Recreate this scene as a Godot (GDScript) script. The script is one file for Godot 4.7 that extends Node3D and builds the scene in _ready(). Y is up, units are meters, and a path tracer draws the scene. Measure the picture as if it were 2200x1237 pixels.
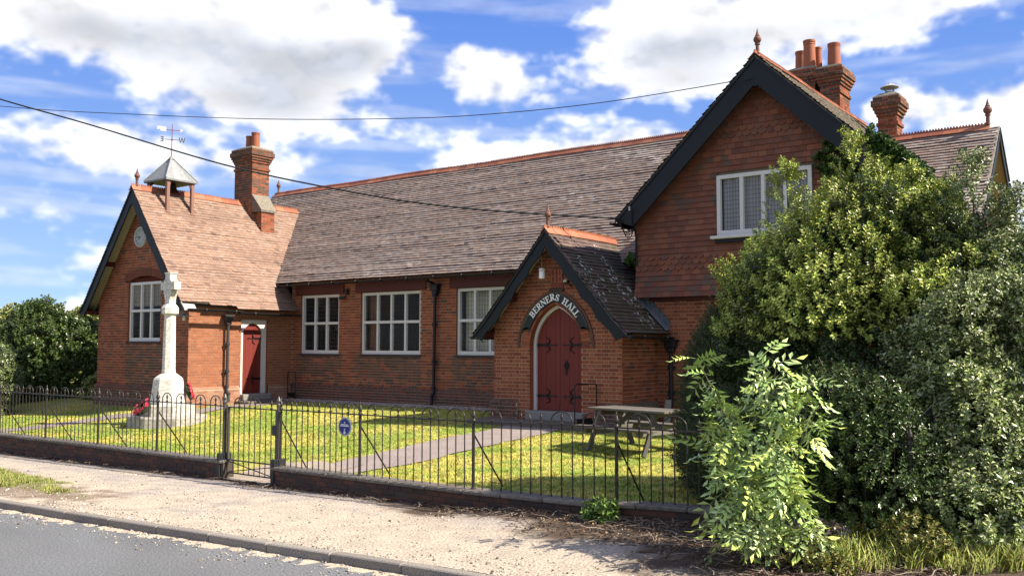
extends Node3D
# A brick village hall with a porch, a bell turret and a tile-hung wing, seen across the road over its railings.
# x runs along the hall to the right, z towards the road, y up, metres.

class MB:
	# collects triangles of one mesh: positions, normals, colours
	var v := PackedVector3Array()
	var n := PackedVector3Array()
	var c := PackedColorArray()

	func q(a: Vector3, b: Vector3, d: Vector3, e: Vector3, col: Color, nn: Vector3) -> void:
		col.a = 1.0
		if (b - a).cross(d - a).dot(nn) > 0.0 or (d - a).cross(e - a).dot(nn) > 0.0:
			v.append_array(PackedVector3Array([a, d, b, a, e, d]))
		else:
			v.append_array(PackedVector3Array([a, b, d, a, d, e]))
		for i in 6:
			n.append(nn)
			c.append(col)

	func t(a: Vector3, b: Vector3, d: Vector3, col: Color, nn: Vector3) -> void:
		col.a = 1.0
		if (b - a).cross(d - a).dot(nn) > 0.0:
			v.append_array(PackedVector3Array([a, d, b]))
		else:
			v.append_array(PackedVector3Array([a, b, d]))
		for i in 3:
			n.append(nn)
			c.append(col)

	func box(o: Vector3, a: Vector3, b: Vector3, e: Vector3, col: Color) -> void:
		var ax := [[a, b, e], [b, e, a], [e, a, b]]
		for s in ax:
			var p: Vector3 = s[0]
			var r: Vector3 = s[1]
			var k: Vector3 = s[2]
			var nn := r.cross(k).normalized()
			if nn.dot(p) < 0.0:
				nn = -nn
			q(o, o + r, o + r + k, o + k, col, -nn)
			q(o + p, o + p + r, o + p + r + k, o + p + k, col, nn)

	func cb(center: Vector3, size: Vector3, col: Color, b := Basis.IDENTITY) -> void:
		var h := size * 0.5
		box(center + b * (-h), b.x * size.x, b.y * size.y, b.z * size.z, col)

	# a box with chamfered vertical and horizontal edges (outer skin only, good for stones and slabs)
	func stone(center: Vector3, size: Vector3, ch: float, col: Color, b := Basis.IDENTITY) -> void:
		var h := size * 0.5
		var lo := -h
		for ax in 3:
			for s in [-1.0, 1.0]:
				var u := (ax + 1) % 3
				var w := (ax + 2) % 3
				var pts := []
				for k in [[-1.0, -1.0], [1.0, -1.0], [1.0, 1.0], [-1.0, 1.0]]:
					var p := Vector3.ZERO
					p[ax] = h[ax] * s
					p[u] = (h[u] - ch) * k[0]
					p[w] = (h[w] - ch) * k[1]
					pts.append(center + b * p)
				var nn := Vector3.ZERO
				nn[ax] = s
				q(pts[0], pts[1], pts[2], pts[3], col, b * nn)
		for ax in 3:
			var u := (ax + 1) % 3
			var w := (ax + 2) % 3
			for su in [-1.0, 1.0]:
				for sw in [-1.0, 1.0]:
					var pp := []
					for e in [[-1.0, 0], [1.0, 0], [1.0, 1], [-1.0, 1]]:
						var p := Vector3.ZERO
						p[ax] = (h[ax] - ch) * e[0]
						p[u] = (h[u] - (0.0 if e[1] == 0 else ch)) * su
						p[w] = (h[w] - (ch if e[1] == 0 else 0.0)) * sw
						pp.append(center + b * p)
					var nn := Vector3.ZERO
					nn[u] = su
					nn[w] = sw
					q(pp[0], pp[1], pp[2], pp[3], col, (b * nn).normalized())
		for sx in [-1.0, 1.0]:
			for sy in [-1.0, 1.0]:
				for sz in [-1.0, 1.0]:
					var sg := Vector3(sx, sy, sz)
					var p0 := center + b * (Vector3(h.x, h.y - ch, h.z - ch) * sg)
					var p1 := center + b * (Vector3(h.x - ch, h.y, h.z - ch) * sg)
					var p2 := center + b * (Vector3(h.x - ch, h.y - ch, h.z) * sg)
					t(p0, p1, p2, col, (b * sg).normalized())

	func tube(pts: Array, rad: Variant, sides: int, col: Color, caps := true) -> void:
		var m := pts.size()
		var rings := []
		var nrms := []
		var ref := Vector3.UP
		var d0: Vector3 = (pts[1] - pts[0]).normalized()
		if absf(d0.dot(ref)) > 0.9:
			ref = Vector3.RIGHT
		var side := d0.cross(ref).normalized()
		for i in m:
			var d: Vector3
			if i == 0:
				d = pts[1] - pts[0]
			elif i == m - 1:
				d = pts[i] - pts[i - 1]
			else:
				d = (pts[i + 1] - pts[i]).normalized() + (pts[i] - pts[i - 1]).normalized()
			d = d.normalized()
			side = (side - d * side.dot(d)).normalized()
			var up := d.cross(side)
			var r: float = rad[i] if rad is Array else rad
			var ring := PackedVector3Array()
			var nr := PackedVector3Array()
			for k in sides:
				var a := TAU * k / sides
				var w := side * cos(a) + up * sin(a)
				nr.append(w)
				ring.append(pts[i] + w * r)
			rings.append(ring)
			nrms.append(nr)
		for i in m - 1:
			for k in sides:
				var k2 := (k + 1) % sides
				sq(rings[i][k], rings[i][k2], rings[i + 1][k2], rings[i + 1][k], nrms[i][k], nrms[i][k2], nrms[i + 1][k2], nrms[i + 1][k], col)
		if caps:
			for e in [0, m - 1]:
				var nn: Vector3 = (pts[1] - pts[0]).normalized() * -1.0 if e == 0 else (pts[m - 1] - pts[m - 2]).normalized()
				for k in range(1, sides - 1):
					t(rings[e][0], rings[e][k], rings[e][k + 1], col, nn)

	# quad with a normal for each corner
	func sq(a: Vector3, b: Vector3, d: Vector3, e: Vector3, na: Vector3, nb: Vector3, nd: Vector3, ne: Vector3, col: Color) -> void:
		col.a = 1.0
		if (b - a).cross(d - a).dot(na + nb + nd + ne) > 0.0 or (d - a).cross(e - a).dot(na + nb + nd + ne) > 0.0:
			v.append_array(PackedVector3Array([a, d, b, a, e, d]))
			n.append_array(PackedVector3Array([na, nd, nb, na, ne, nd]))
		else:
			v.append_array(PackedVector3Array([a, b, d, a, d, e]))
			n.append_array(PackedVector3Array([na, nb, nd, na, nd, ne]))
		for i in 6:
			c.append(col)

	# turned shape: profile of Vector2(radius, height) above base; axis up
	func lathe(base: Vector3, prof: Array, sides: int, col: Color, flat := false) -> void:
		for i in prof.size() - 1:
			var p: Vector2 = prof[i]
			var r: Vector2 = prof[i + 1]
			var tn := Vector2(r.y - p.y, p.x - r.x)
			if tn.length() < 1e-6:
				continue
			tn = tn.normalized()
			for k in sides:
				var a := TAU * (k + 0.5) / sides
				var b := TAU * (k + 1.5) / sides
				var m := (a + b) * 0.5
				var da := Vector3(cos(a), 0, sin(a))
				var db := Vector3(cos(b), 0, sin(b))
				var na := (da * tn.x + Vector3.UP * tn.y).normalized()
				var nb := (db * tn.x + Vector3.UP * tn.y).normalized()
				if flat:
					na = (Vector3(cos(m), 0, sin(m)) * tn.x + Vector3.UP * tn.y).normalized()
					nb = na
				sq(base + da * p.x + Vector3.UP * p.y, base + db * p.x + Vector3.UP * p.y, base + db * r.x + Vector3.UP * r.y, base + da * r.x + Vector3.UP * r.y, na, nb, nb, na, col)

	# a flat outline given in plane axes (u, w) at o, made d thick along k
	func slab(o: Vector3, u: Vector3, w: Vector3, k: Vector3, poly: PackedVector2Array, d: float, col: Color) -> void:
		var idx := Geometry2D.triangulate_polygon(poly)
		for i in range(0, idx.size(), 3):
			var p := []
			for j in 3:
				var g := poly[idx[i + j]]
				p.append(o + u * g.x + w * g.y)
			t(p[0] + k * d, p[1] + k * d, p[2] + k * d, col, k)
			t(p[0], p[1], p[2], col, -k)
		var area := 0.0
		for i in poly.size():
			area += poly[i].cross(poly[(i + 1) % poly.size()])
		for i in poly.size():
			var a := poly[i]
			var b := poly[(i + 1) % poly.size()]
			var e := b - a
			var nn := Vector2(e.y, -e.x) * signf(area)
			var p := o + u * a.x + w * a.y
			var r := o + u * b.x + w * b.y
			q(p, r, r + k * d, p + k * d, col, (u * nn.x + w * nn.y).normalized())

	func mesh(mat: Material) -> ArrayMesh:
		var m := ArrayMesh.new()
		var arr := []
		arr.resize(Mesh.ARRAY_MAX)
		arr[Mesh.ARRAY_VERTEX] = v
		arr[Mesh.ARRAY_NORMAL] = n
		arr[Mesh.ARRAY_COLOR] = c
		m.add_surface_from_arrays(Mesh.PRIMITIVE_TRIANGLES, arr)
		m.surface_set_material(0, mat)
		return m


var rng := RandomNumberGenerator.new()
var taken := {}
var M := {}                      # materials
var fbm := FastNoiseLite.new()   # broad patches
var UP := Vector3.UP
var mesh_cache := {}

# ---- naming and tagging -------------------------------------------------------------------------------------------
func numbered(called: String) -> String:
	if not taken.has(called):
		taken[called] = 0
		return called
	taken[called] += 1
	return "%s_%03d" % [called, taken[called]]

func tag(o: Node, label: String, category: String, group := "") -> void:
	o.set_meta("label", label)
	o.set_meta("category", category)
	if group != "":
		o.set_meta("group", group)

func thing(called: String, at: Vector3, label: String, category: String, group := "") -> Node3D:
	var o := Node3D.new()
	o.name = numbered(called)
	add_child(o)
	o.position = at
	tag(o, label, category, group)
	return o

# one named mesh under parent; the triangles are in world places, so the node is moved back by its ancestors' places
func part(parent: Node3D, called: String, mb: MB, mat: Material) -> MeshInstance3D:
	var o := MeshInstance3D.new()
	o.name = called
	o.mesh = mb.mesh(mat)
	parent.add_child(o, true)
	o.position = -_base(parent)
	return o

func _base(p: Node3D) -> Vector3:
	var s := Vector3.ZERO
	var k: Node = p
	while k != self and k is Node3D:
		s += (k as Node3D).position
		k = k.get_parent()
	return s

func holder(parent: Node3D, called: String) -> Node3D:
	var o := Node3D.new()
	o.name = called
	parent.add_child(o, true)
	return o

# a shared mesh placed with a transform in world places
func put(parent: Node3D, called: String, mesh: Mesh, xf: Transform3D) -> MeshInstance3D:
	var o := MeshInstance3D.new()
	o.name = called
	o.mesh = mesh
	parent.add_child(o, true)
	o.transform = Transform3D(xf.basis, xf.origin - _base(parent))
	return o

func structure(called: String, mb: MB, mat: Material, label := "") -> MeshInstance3D:
	var o := MeshInstance3D.new()
	o.name = called
	o.mesh = mb.mesh(mat)
	add_child(o)
	o.set_meta("kind", "structure")
	if label != "":
		o.set_meta("label", label)
	return o

func swarm(parent: Node, called: String, mesh: Mesh, xf: Array, cols: Array) -> MultiMeshInstance3D:
	var mm := MultiMesh.new()
	mm.transform_format = MultiMesh.TRANSFORM_3D
	mm.use_colors = true
	mm.mesh = mesh
	mm.instance_count = xf.size()
	var back := Vector3.ZERO
	if parent != self:
		back = _base(parent)
	for i in xf.size():
		var x: Transform3D = xf[i]
		x.origin -= back
		mm.set_instance_transform(i, x)
		var ic: Color = cols[i]
		ic.a = 1.0
		mm.set_instance_color(i, ic)
	var o := MultiMeshInstance3D.new()
	o.name = called
	o.multimesh = mm
	parent.add_child(o, true)
	return o

func vary(col: Color, amt: float) -> Color:
	var k := 1.0 + rng.randf_range(-amt, amt)
	var w := rng.randf_range(-amt, amt) * 0.35
	return Color(clampf(col.r * k * (1.0 + w), 0, 1), clampf(col.g * k, 0, 1), clampf(col.b * k * (1.0 - w), 0, 1))

func pick(list: Array) -> Color:
	return list[rng.randi() % list.size()]

# ---- textures and materials ---------------------------------------------------------------------------------------
func noise_image(freq: float, sd: int, octaves: int, lo: float, hi: float, size := 512, kind := FastNoiseLite.TYPE_SIMPLEX_SMOOTH) -> Image:
	var f := FastNoiseLite.new()
	f.seed = sd
	f.noise_type = kind
	f.frequency = freq
	f.fractal_type = FastNoiseLite.FRACTAL_FBM
	f.fractal_octaves = octaves
	var im := f.get_seamless_image(size, size)
	im.convert(Image.FORMAT_L8)
	var data := im.get_data()
	for i in data.size():
		data[i] = mini(255, int(255.0 * lerpf(lo, hi, data[i] / 255.0)))
	return Image.create_from_data(size, size, false, Image.FORMAT_L8, data)

func bump(im: Image, strength: float) -> ImageTexture:
	var b := im.duplicate() as Image
	b.convert(Image.FORMAT_RGBA8)
	b.bump_map_to_normal_map(strength)
	return ImageTexture.create_from_image(b)

func mat(called: String, rough: float, tex: Texture2D = null, per_m := 1.0, nrm: Texture2D = null, nscale := 1.0) -> StandardMaterial3D:
	var m := StandardMaterial3D.new()
	m.resource_name = called
	m.vertex_color_use_as_albedo = true
	m.roughness = rough
	m.metallic_specular = 0.4
	if tex or nrm:
		m.uv1_triplanar = true
		m.uv1_world_triplanar = true
		m.uv1_scale = Vector3.ONE * per_m
	if tex:
		m.albedo_texture = tex
	if nrm:
		m.normal_enabled = true
		m.normal_texture = nrm
		m.normal_scale = nscale
	M[called] = m
	return m

func make_materials() -> void:
	var grain := noise_image(0.035, 3, 5, 0.74, 1.0)
	var coarse := noise_image(0.012, 9, 4, 0.72, 1.0)
	var speck := noise_image(0.07, 21, 5, 0.62, 1.08)
	var tg := ImageTexture.create_from_image(grain)
	var tc := ImageTexture.create_from_image(coarse)
	var ts := ImageTexture.create_from_image(speck)
	var stain := noise_image(0.02, 33, 5, 0.70, 1.08)
	var tst := ImageTexture.create_from_image(stain)
	var ng := bump(grain, 6.0)
	var ns := bump(speck, 5.0)
	mat("brick", 0.9, tg, 2.6, ng, 0.9)
	mat("mortar", 0.95, tg, 5.0, ng, 0.6)
	mat("tile", 0.82, tg, 2.2, ng, 0.8)
	mat("terracotta", 0.7, tg, 2.0, ng, 0.5)
	mat("stone", 0.92, tst, 1.1, ng, 1.0)
	mat("lead", 0.55, tc, 2.0, ng, 0.4)
	mat("paint", 0.5, tg, 3.0, ng, 0.25)
	mat("old_paint", 0.6, tg, 4.0, ng, 0.5)
	mat("black_paint", 0.5, tg, 2.0, ng, 0.3)
	mat("iron", 0.42, tg, 6.0, ng, 0.5)
	M["iron"].metallic = 0.25
	mat("door_paint", 0.55, tg, 2.0, ng, 0.3)
	mat("timber", 1.0, tg, 3.0, ng, 1.2)
	mat("plain", 0.7)
	mat("cloth", 0.95)
	mat("cable", 0.6)
	mat("asphalt", 0.88, ts, 0.85, ns, 1.0)
	mat("sand", 0.95, ts, 0.7, ns, 0.9)
	mat("soil", 0.97, tg, 3.0, ng, 1.4)
	mat("concrete", 0.92, ts, 1.2, ns, 0.6)
	mat("bark", 0.95, tg, 5.0, ng, 1.5)
	var holly := mat("holly_leaf", 0.34)
	holly.backlight = Color(0.24, 0.30, 0.07)
	holly.metallic_specular = 0.5
	var soft := mat("soft_leaf", 0.38)
	soft.backlight = Color(0.8, 0.9, 0.25)
	var needle := mat("needle", 0.75)
	needle.backlight = Color(0.25, 0.32, 0.08)
	var grass := mat("grass", 0.7)
	grass.backlight = Color(0.3, 0.36, 0.06)
	var glass := StandardMaterial3D.new()
	glass.transparency = BaseMaterial3D.TRANSPARENCY_ALPHA
	glass.albedo_color = Color(0.05, 0.055, 0.06, 0.12)
	glass.roughness = 0.05
	glass.metallic_specular = 0.16
	M["glass"] = glass
	var opal := StandardMaterial3D.new()
	opal.albedo_color = Color(0.88, 0.88, 0.86)
	opal.roughness = 0.25
	M["opal"] = opal
	fbm.seed = 5
	fbm.frequency = 0.5
	fbm.fractal_octaves = 4

# ---- camera, sky, sun -----------------------------------------------------------------------------------------------
const SUN := Vector3(1.0, 1.0, -0.37)

# soft heaps of cloud: azimuth and elevation in degrees, half sizes, weight
const HEAPS := [
	[-56.0, 18.8, 11.0, 3.6, 1.25], [-50.0, 17.0, 6.0, 4.2, 1.1], [-46.2, 18.4, 3.2, 2.0, 1.0], [-62.5, 17.8, 5.0, 2.2, 1.0], [-53.5, 14.6, 6.0, 1.7, 0.9],
	[-63.0, 11.2, 6.0, 2.2, 0.72], [-56.0, 10.4, 6.0, 1.9, 0.66], [-64.0, 7.4, 5.0, 1.4, 0.64], [-60.5, 4.6, 4.0, 1.0, 0.6], [-63.0, 2.0, 5.0, 0.8, 0.5], [-48.0, 10.6, 4.0, 1.4, 0.52],
	[-39.2, 16.9, 3.0, 1.9, 0.9], [-37.0, 15.4, 3.6, 1.4, 0.65], [-43.0, 13.0, 9.0, 1.0, 0.34], [-34.0, 13.9, 7.0, 0.8, 0.34], [-40.0, 11.4, 3.0, 1.3, 0.5],
	[-21.5, 18.9, 9.5, 3.0, 1.2], [-27.5, 18.6, 4.5, 2.6, 1.1], [-12.0, 19.4, 6.0, 1.6, 0.8], [-25.5, 15.9, 4.4, 1.1, 0.7], [-31.0, 15.9, 3.0, 1.0, 0.5],
	[-29.0, 12.6, 4.6, 0.95, 1.05], [-36.3, 11.6, 2.8, 0.75, 0.95], [-33.0, 11.9, 2.0, 0.7, 0.75], [-13.6, 13.5, 3.0, 1.5, 1.1], [-8.0, 12.0, 3.0, 3.2, 1.1], [-8.5, 8.0, 4.0, 2.4, 0.8],
	[2.0, 16.0, 8.0, 4.0, 1.0], [14.0, 12.0, 9.0, 3.0, 0.9], [-78.0, 15.0, 9.0, 4.0, 1.0], [-90.0, 11.0, 10.0, 3.0, 0.9]]

func make_sky() -> Image:
	var w := 4096
	var h := 2048
	var f := FastNoiseLite.new()
	f.seed = 11
	f.frequency = 1.0
	f.fractal_octaves = 5
	f.fractal_gain = 0.5
	var g := FastNoiseLite.new()
	g.seed = 4
	g.frequency = 1.0
	g.fractal_octaves = 3
	# fine over the part of the sky the street sees, coarser elsewhere, then enlarged
	var small := Image.create(1024, 512, false, Image.FORMAT_RGBF)
	for y in 512:
		var el := 90.0 - (y + 0.5) / 512.0 * 180.0
		for x in 1024:
			if el < -1.0:
				small.set_pixel(x, y, Color(0.2, 0.2, 0.17))
			else:
				small.set_pixel(x, y, sky_color(wrapf((x + 0.5) / 1024.0 * 360.0, -180.0, 180.0), el, f, g))
	small.resize(w, h, Image.INTERPOLATE_CUBIC)
	# the left edge of the panorama looks along -z
	var x0 := int((-78.0 + 360.0) / 360.0 * w)
	var x1 := int((-0.3 + 360.0) / 360.0 * w)
	var y0 := int((90.0 - 27.0) / 180.0 * h)
	var y1 := int((90.0 + 0.5) / 180.0 * h)
	for y in range(y0, y1):
		for x in range(x0, x1):
			small.set_pixel(x, y, sky_color((x + 0.5) / w * 360.0 - 360.0, 90.0 - (y + 0.5) / h * 180.0, f, g))
	small.convert(Image.FORMAT_RGBH)
	return small

func sky_color(az: float, el: float, f: FastNoiseLite, g: FastNoiseLite) -> Color:
	var e := maxf(el, 0.0)
	var k := 1.0 - exp(-e / 13.0)
	var col := Color(0.26, 0.38, 0.52).lerp(Color(0.012, 0.074, 0.335), k)
	col = col.lerp(Color(0.014, 0.07, 0.31), clampf((e - 18.0) / 60.0, 0, 1))
	var a := deg_to_rad(az)
	# cloud layer seen from below: nearer overhead the same cloud is larger
	var r := 1.0 / (sin(deg_to_rad(e)) + 0.10)
	var px := sin(a) * r
	var pz := -cos(a) * r
	var n1 := f.get_noise_3d(px * 0.55 + 3.0, pz * 0.55, 0.0)
	var fx := az * 0.16
	var fy := e * 0.27
	var n2 := f.get_noise_3d(fx, fy, 7.0)
	var n3 := g.get_noise_3d(fx * 3.1, fy * 3.1, 2.0)
	var near := clampf((az + 96.0) / 14.0, 0, 1) * clampf((24.0 - az) / 14.0, 0, 1) * clampf((27.0 - el) / 5.0, 0, 1)
	var d := 0.0
	var low := 0.0
	if near > 0.0:
		for b in HEAPS:
			var dx: float = (az - b[0]) / b[2]
			var dy: float = (el - b[1]) / b[3]
			var s := dx * dx + dy * dy
			if s < 2.4:
				var wgt: float = b[4] * exp(-s * 1.25)
				d += wgt * (1.0 - 0.25 * d)
				low += wgt * clampf(-dy * 0.9 + 0.2, -0.6, 1.0)
		d = (d - 0.40) + n2 * 0.66 + n3 * 0.26
	var gen := n1 * 1.9 + n3 * 0.22 - 0.02
	d = lerpf(gen, d, near)
	low = lerpf(0.35 + n1 * 0.5, low, near)
	var cover := smoothstep(-0.10, 0.46, d)
	# thin streaks of high cloud
	var streak := f.get_noise_3d(az * 0.07 + e * 0.10, e * 0.55, 31.0)
	cover = maxf(cover, smoothstep(0.0, 0.6, streak + 0.12) * 0.34 * clampf(1.2 - e / 40.0, 0.2, 1.0))
	var grey := clampf((d - 0.25) * 1.15, 0, 1) * clampf(low * 1.25 + n3 * 0.5 + 0.08, 0, 1)
	var cl := Color(0.56, 0.56, 0.57).lerp(Color(0.25, 0.27, 0.31), grey * 0.85)
	var tw := clampf(0.9 + n2 * 0.35 + n3 * 0.25, 0.65, 1.05)
	cl = Color(cl.r * tw, cl.g * tw, cl.b * tw)
	cover *= 1.0 - 0.35 * exp(-e / 1.2)
	return col.lerp(cl, clampf(cover, 0, 1) * 0.97)

func set_stage() -> void:
	var cam := Camera3D.new()
	cam.name = "camera"
	cam.position = Vector3(0, 1.5, 0)
	cam.rotation = Vector3(0.0628, 0.6422, 0.002)
	cam.fov = 34.69
	cam.far = 3000.0
	cam.near = 0.1
	add_child(cam)
	cam.current = true
	var env := Environment.new()
	env.background_mode = Environment.BG_SKY
	var sm := PanoramaSkyMaterial.new()
	sm.panorama = ImageTexture.create_from_image(make_sky())
	var sky := Sky.new()
	sky.sky_material = sm
	env.sky = sky
	env.tonemap_mode = Environment.TONE_MAPPER_LINEAR
	env.tonemap_exposure = 2.3
	env.sdfgi_enabled = true
	env.ssao_enabled = true
	env.ssil_enabled = true
	var we := WorldEnvironment.new()
	we.name = "world_environment"
	we.environment = env
	add_child(we)
	var sun := DirectionalLight3D.new()
	sun.name = "sun"
	sun.light_energy = 1.6
	sun.light_color = Color(1.0, 0.955, 0.88)
	sun.light_angular_distance = 0.53
	sun.shadow_enabled = true
	add_child(sun)
	sun.look_at_from_position(SUN * 50.0, Vector3.ZERO)

# ---- ground ---------------------------------------------------------------------------------------------------------
func grid_at(xs: Array, row: Array, x: float) -> float:
	if x <= xs[0]:
		return row[0]
	for i in xs.size() - 1:
		if x <= xs[i + 1]:
			var t: float = (x - xs[i]) / (xs[i + 1] - xs[i])
			return lerpf(row[i], row[i + 1], t * t * (3.0 - 2.0 * t))
	return row[-1]

const LX := [-30.0, -20.0, -14.0, -10.0, -6.0, 0.0]
const LZ := [-9.2, -11.0, -13.0, -15.0, -18.0]
const LY := [[-0.60, -0.50, -0.42, -0.38, -0.33, -0.33], [-0.60, -0.52, -0.39, -0.36, -0.33, -0.32], [-0.48, -0.41, -0.22, -0.25, -0.30, -0.3], [-0.2, -0.16, -0.11, -0.13, -0.25, -0.25], [-0.1, -0.09, -0.07, -0.06, -0.1, -0.1]]

func lawn_y(x: float, z: float) -> float:
	# the ground falls to the pavement at the gate
	var dip := clampf((z + 10.9) / 1.8, 0.0, 1.0) * clampf(2.2 - absf(x + 11.85) / 0.75, 0.0, 1.0)
	if dip > 0.0:
		dip = dip * dip * (3.0 - 2.0 * dip)
	return lerpf(lawn_flat(x, z), grid_at(PX, PF, x), dip)

func lawn_flat(x: float, z: float) -> float:
	if z >= LZ[0]:
		return grid_at(LX, LY[0], x)
	for i in LZ.size() - 1:
		if z >= LZ[i + 1]:
			var t: float = (z - LZ[i]) / (LZ[i + 1] - LZ[i])
			return lerpf(grid_at(LX, LY[i], x), grid_at(LX, LY[i + 1], x), t)
	return grid_at(LX, LY[-1], x)

const PX := [-40.0, -20.0, -12.0, -8.0, -6.0, -4.4, 0.0, 12.0]
const PF := [-0.80, -0.70, -0.61, -0.55, -0.43, -0.36, -0.34, -0.3]   # beside the boundary wall
const PK := [-0.72, -0.65, -0.62, -0.59, -0.575, -0.565, -0.52, -0.42]    # at the kerb

func kerb_z(x: float) -> float:
	return -6.04 - 0.0755 * (x + 12.47)

func pave_y(x: float, z: float) -> float:
	var zk := kerb_z(x)
	var t := clampf((z - zk) / (-9.05 - zk), 0.0, 1.3)
	return lerpf(grid_at(PX, PK, x), grid_at(PX, PF, x), t)

func sheet(mb: MB, x0: float, x1: float, z0: Callable, z1: Callable, nx: int, nz: int, hy: Callable, colr: Callable) -> void:
	var rows := []
	for i in nx + 1:
		var x := lerpf(x0, x1, float(i) / nx)
		var col := []
		for j in nz + 1:
			var z := lerpf(z0.call(x), z1.call(x), float(j) / nz)
			col.append(Vector3(x, hy.call(x, z), z))
		rows.append(col)
	for i in nx:
		for j in nz:
			var a: Vector3 = rows[i][j]
			var b: Vector3 = rows[i + 1][j]
			var d: Vector3 = rows[i + 1][j + 1]
			var e: Vector3 = rows[i][j + 1]
			var nn := (b - a).cross(e - a).normalized()
			if nn.y < 0.0:
				nn = -nn
			var k := mb.c.size()
			mb.q(a, b, d, e, Color.WHITE, nn)
			for m in range(k, mb.c.size()):
				var cv: Color = colr.call(mb.v[m].x, mb.v[m].z)
				cv.a = 1.0
				mb.c[m] = cv

func path_x(z: float) -> Vector2:
	# left and right edge of the path from the porch to the railings
	var l := -11.35 + 0.05 * sin(z * 2.1) + 0.07 * fbm.get_noise_1d(z * 5.0)
	var r := -10.05 + 0.05 * sin(z * 1.7 + 1.0) + 0.07 * fbm.get_noise_1d(z * 5.0 + 90.0)
	if z > -10.6:
		var t := (z + 10.6) / 1.4
		l -= 1.1 * t * t
		r += 0.1 * t
	return Vector2(l, r)

const SIDE_PATH := [Vector2(-22.6, -9.3), Vector2(-22.9, -11.4), Vector2(-23.1, -13.2), Vector2(-22.2, -13.95), Vector2(-21.0, -14.2), Vector2(-20.9, -16.0), Vector2(-20.9, -17.6)]

func side_path_dist(x: float, z: float) -> float:
	var best := 99.0
	var p := Vector2(x, z)
	for i in SIDE_PATH.size() - 1:
		best = minf(best, p.distance_to(Geometry2D.get_closest_point_to_segment(p, SIDE_PATH[i], SIDE_PATH[i + 1])))
	return best

func on_path(x: float, z: float) -> bool:
	var e := path_x(z)
	if z < -9.2 and z > -15.3 and x > e.x and x < e.y:
		return true
	if x > -12.9 and x < -10.6 and z > -10.05:
		return true
	return side_path_dist(x, z) < 0.42

func pave_col(x: float, z: float) -> Color:
	var zk := kerb_z(x)
	var t := (z - zk) / (-9.05 - zk)       # 0 at the kerb, 1 at the wall
	var n := fbm.get_noise_2d(x * 0.9, z * 1.6)
	var f := fbm.get_noise_2d(x * 5.0 + 40.0, z * 5.0)
	var tar := Color(0.42, 0.365, 0.32)
	var sand := Color(0.50, 0.425, 0.335)
	# loose sand lies over the tarmac, thickest along the kerb, with ragged tongues
	var k := smoothstep(-0.25, 0.25, 0.62 - t + n * 0.9 + f * 0.25)
	if x > -10.0:
		k = maxf(k, smoothstep(-0.3, 0.3, 0.95 - t + n * 0.8 + f * 0.3))
	var c := tar.lerp(sand, k)
	# soil and leaf litter washed out from under the hedge
	var soil := smoothstep(-0.12, 0.22, (x + 8.6) * 0.13 + (t - 0.86) * 1.3 + n * 0.4 + f * 0.25)
	soil = maxf(soil, smoothstep(0.9, 1.0, t + f * 0.1) * 0.8)
	c = c.lerp(Color(0.085, 0.058, 0.04), clampf(soil, 0, 1))
	# earth round the verge grass
	var verge := smoothstep(0.2, -0.25, Vector2((x + 16.6) / 4.4, (z + 6.85) / 0.75).length() - 1.0 + n * 0.5 + f * 0.4)
	c = c.lerp(Color(0.22, 0.16, 0.11), verge * 0.85)
	return c * (1.0 + f * 0.22)

func lawn_col(x: float, z: float) -> Color:
	var n := fbm.get_noise_2d(x * 0.7, z * 0.7)
	var f := fbm.get_noise_2d(x * 4.0, z * 4.0 + 9.0)
	var c := Color(0.28, 0.30, 0.05).lerp(Color(0.40, 0.36, 0.10), smoothstep(-0.35, 0.45, n + f * 0.7))
	return c * (1.0 + f * 0.3)

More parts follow.
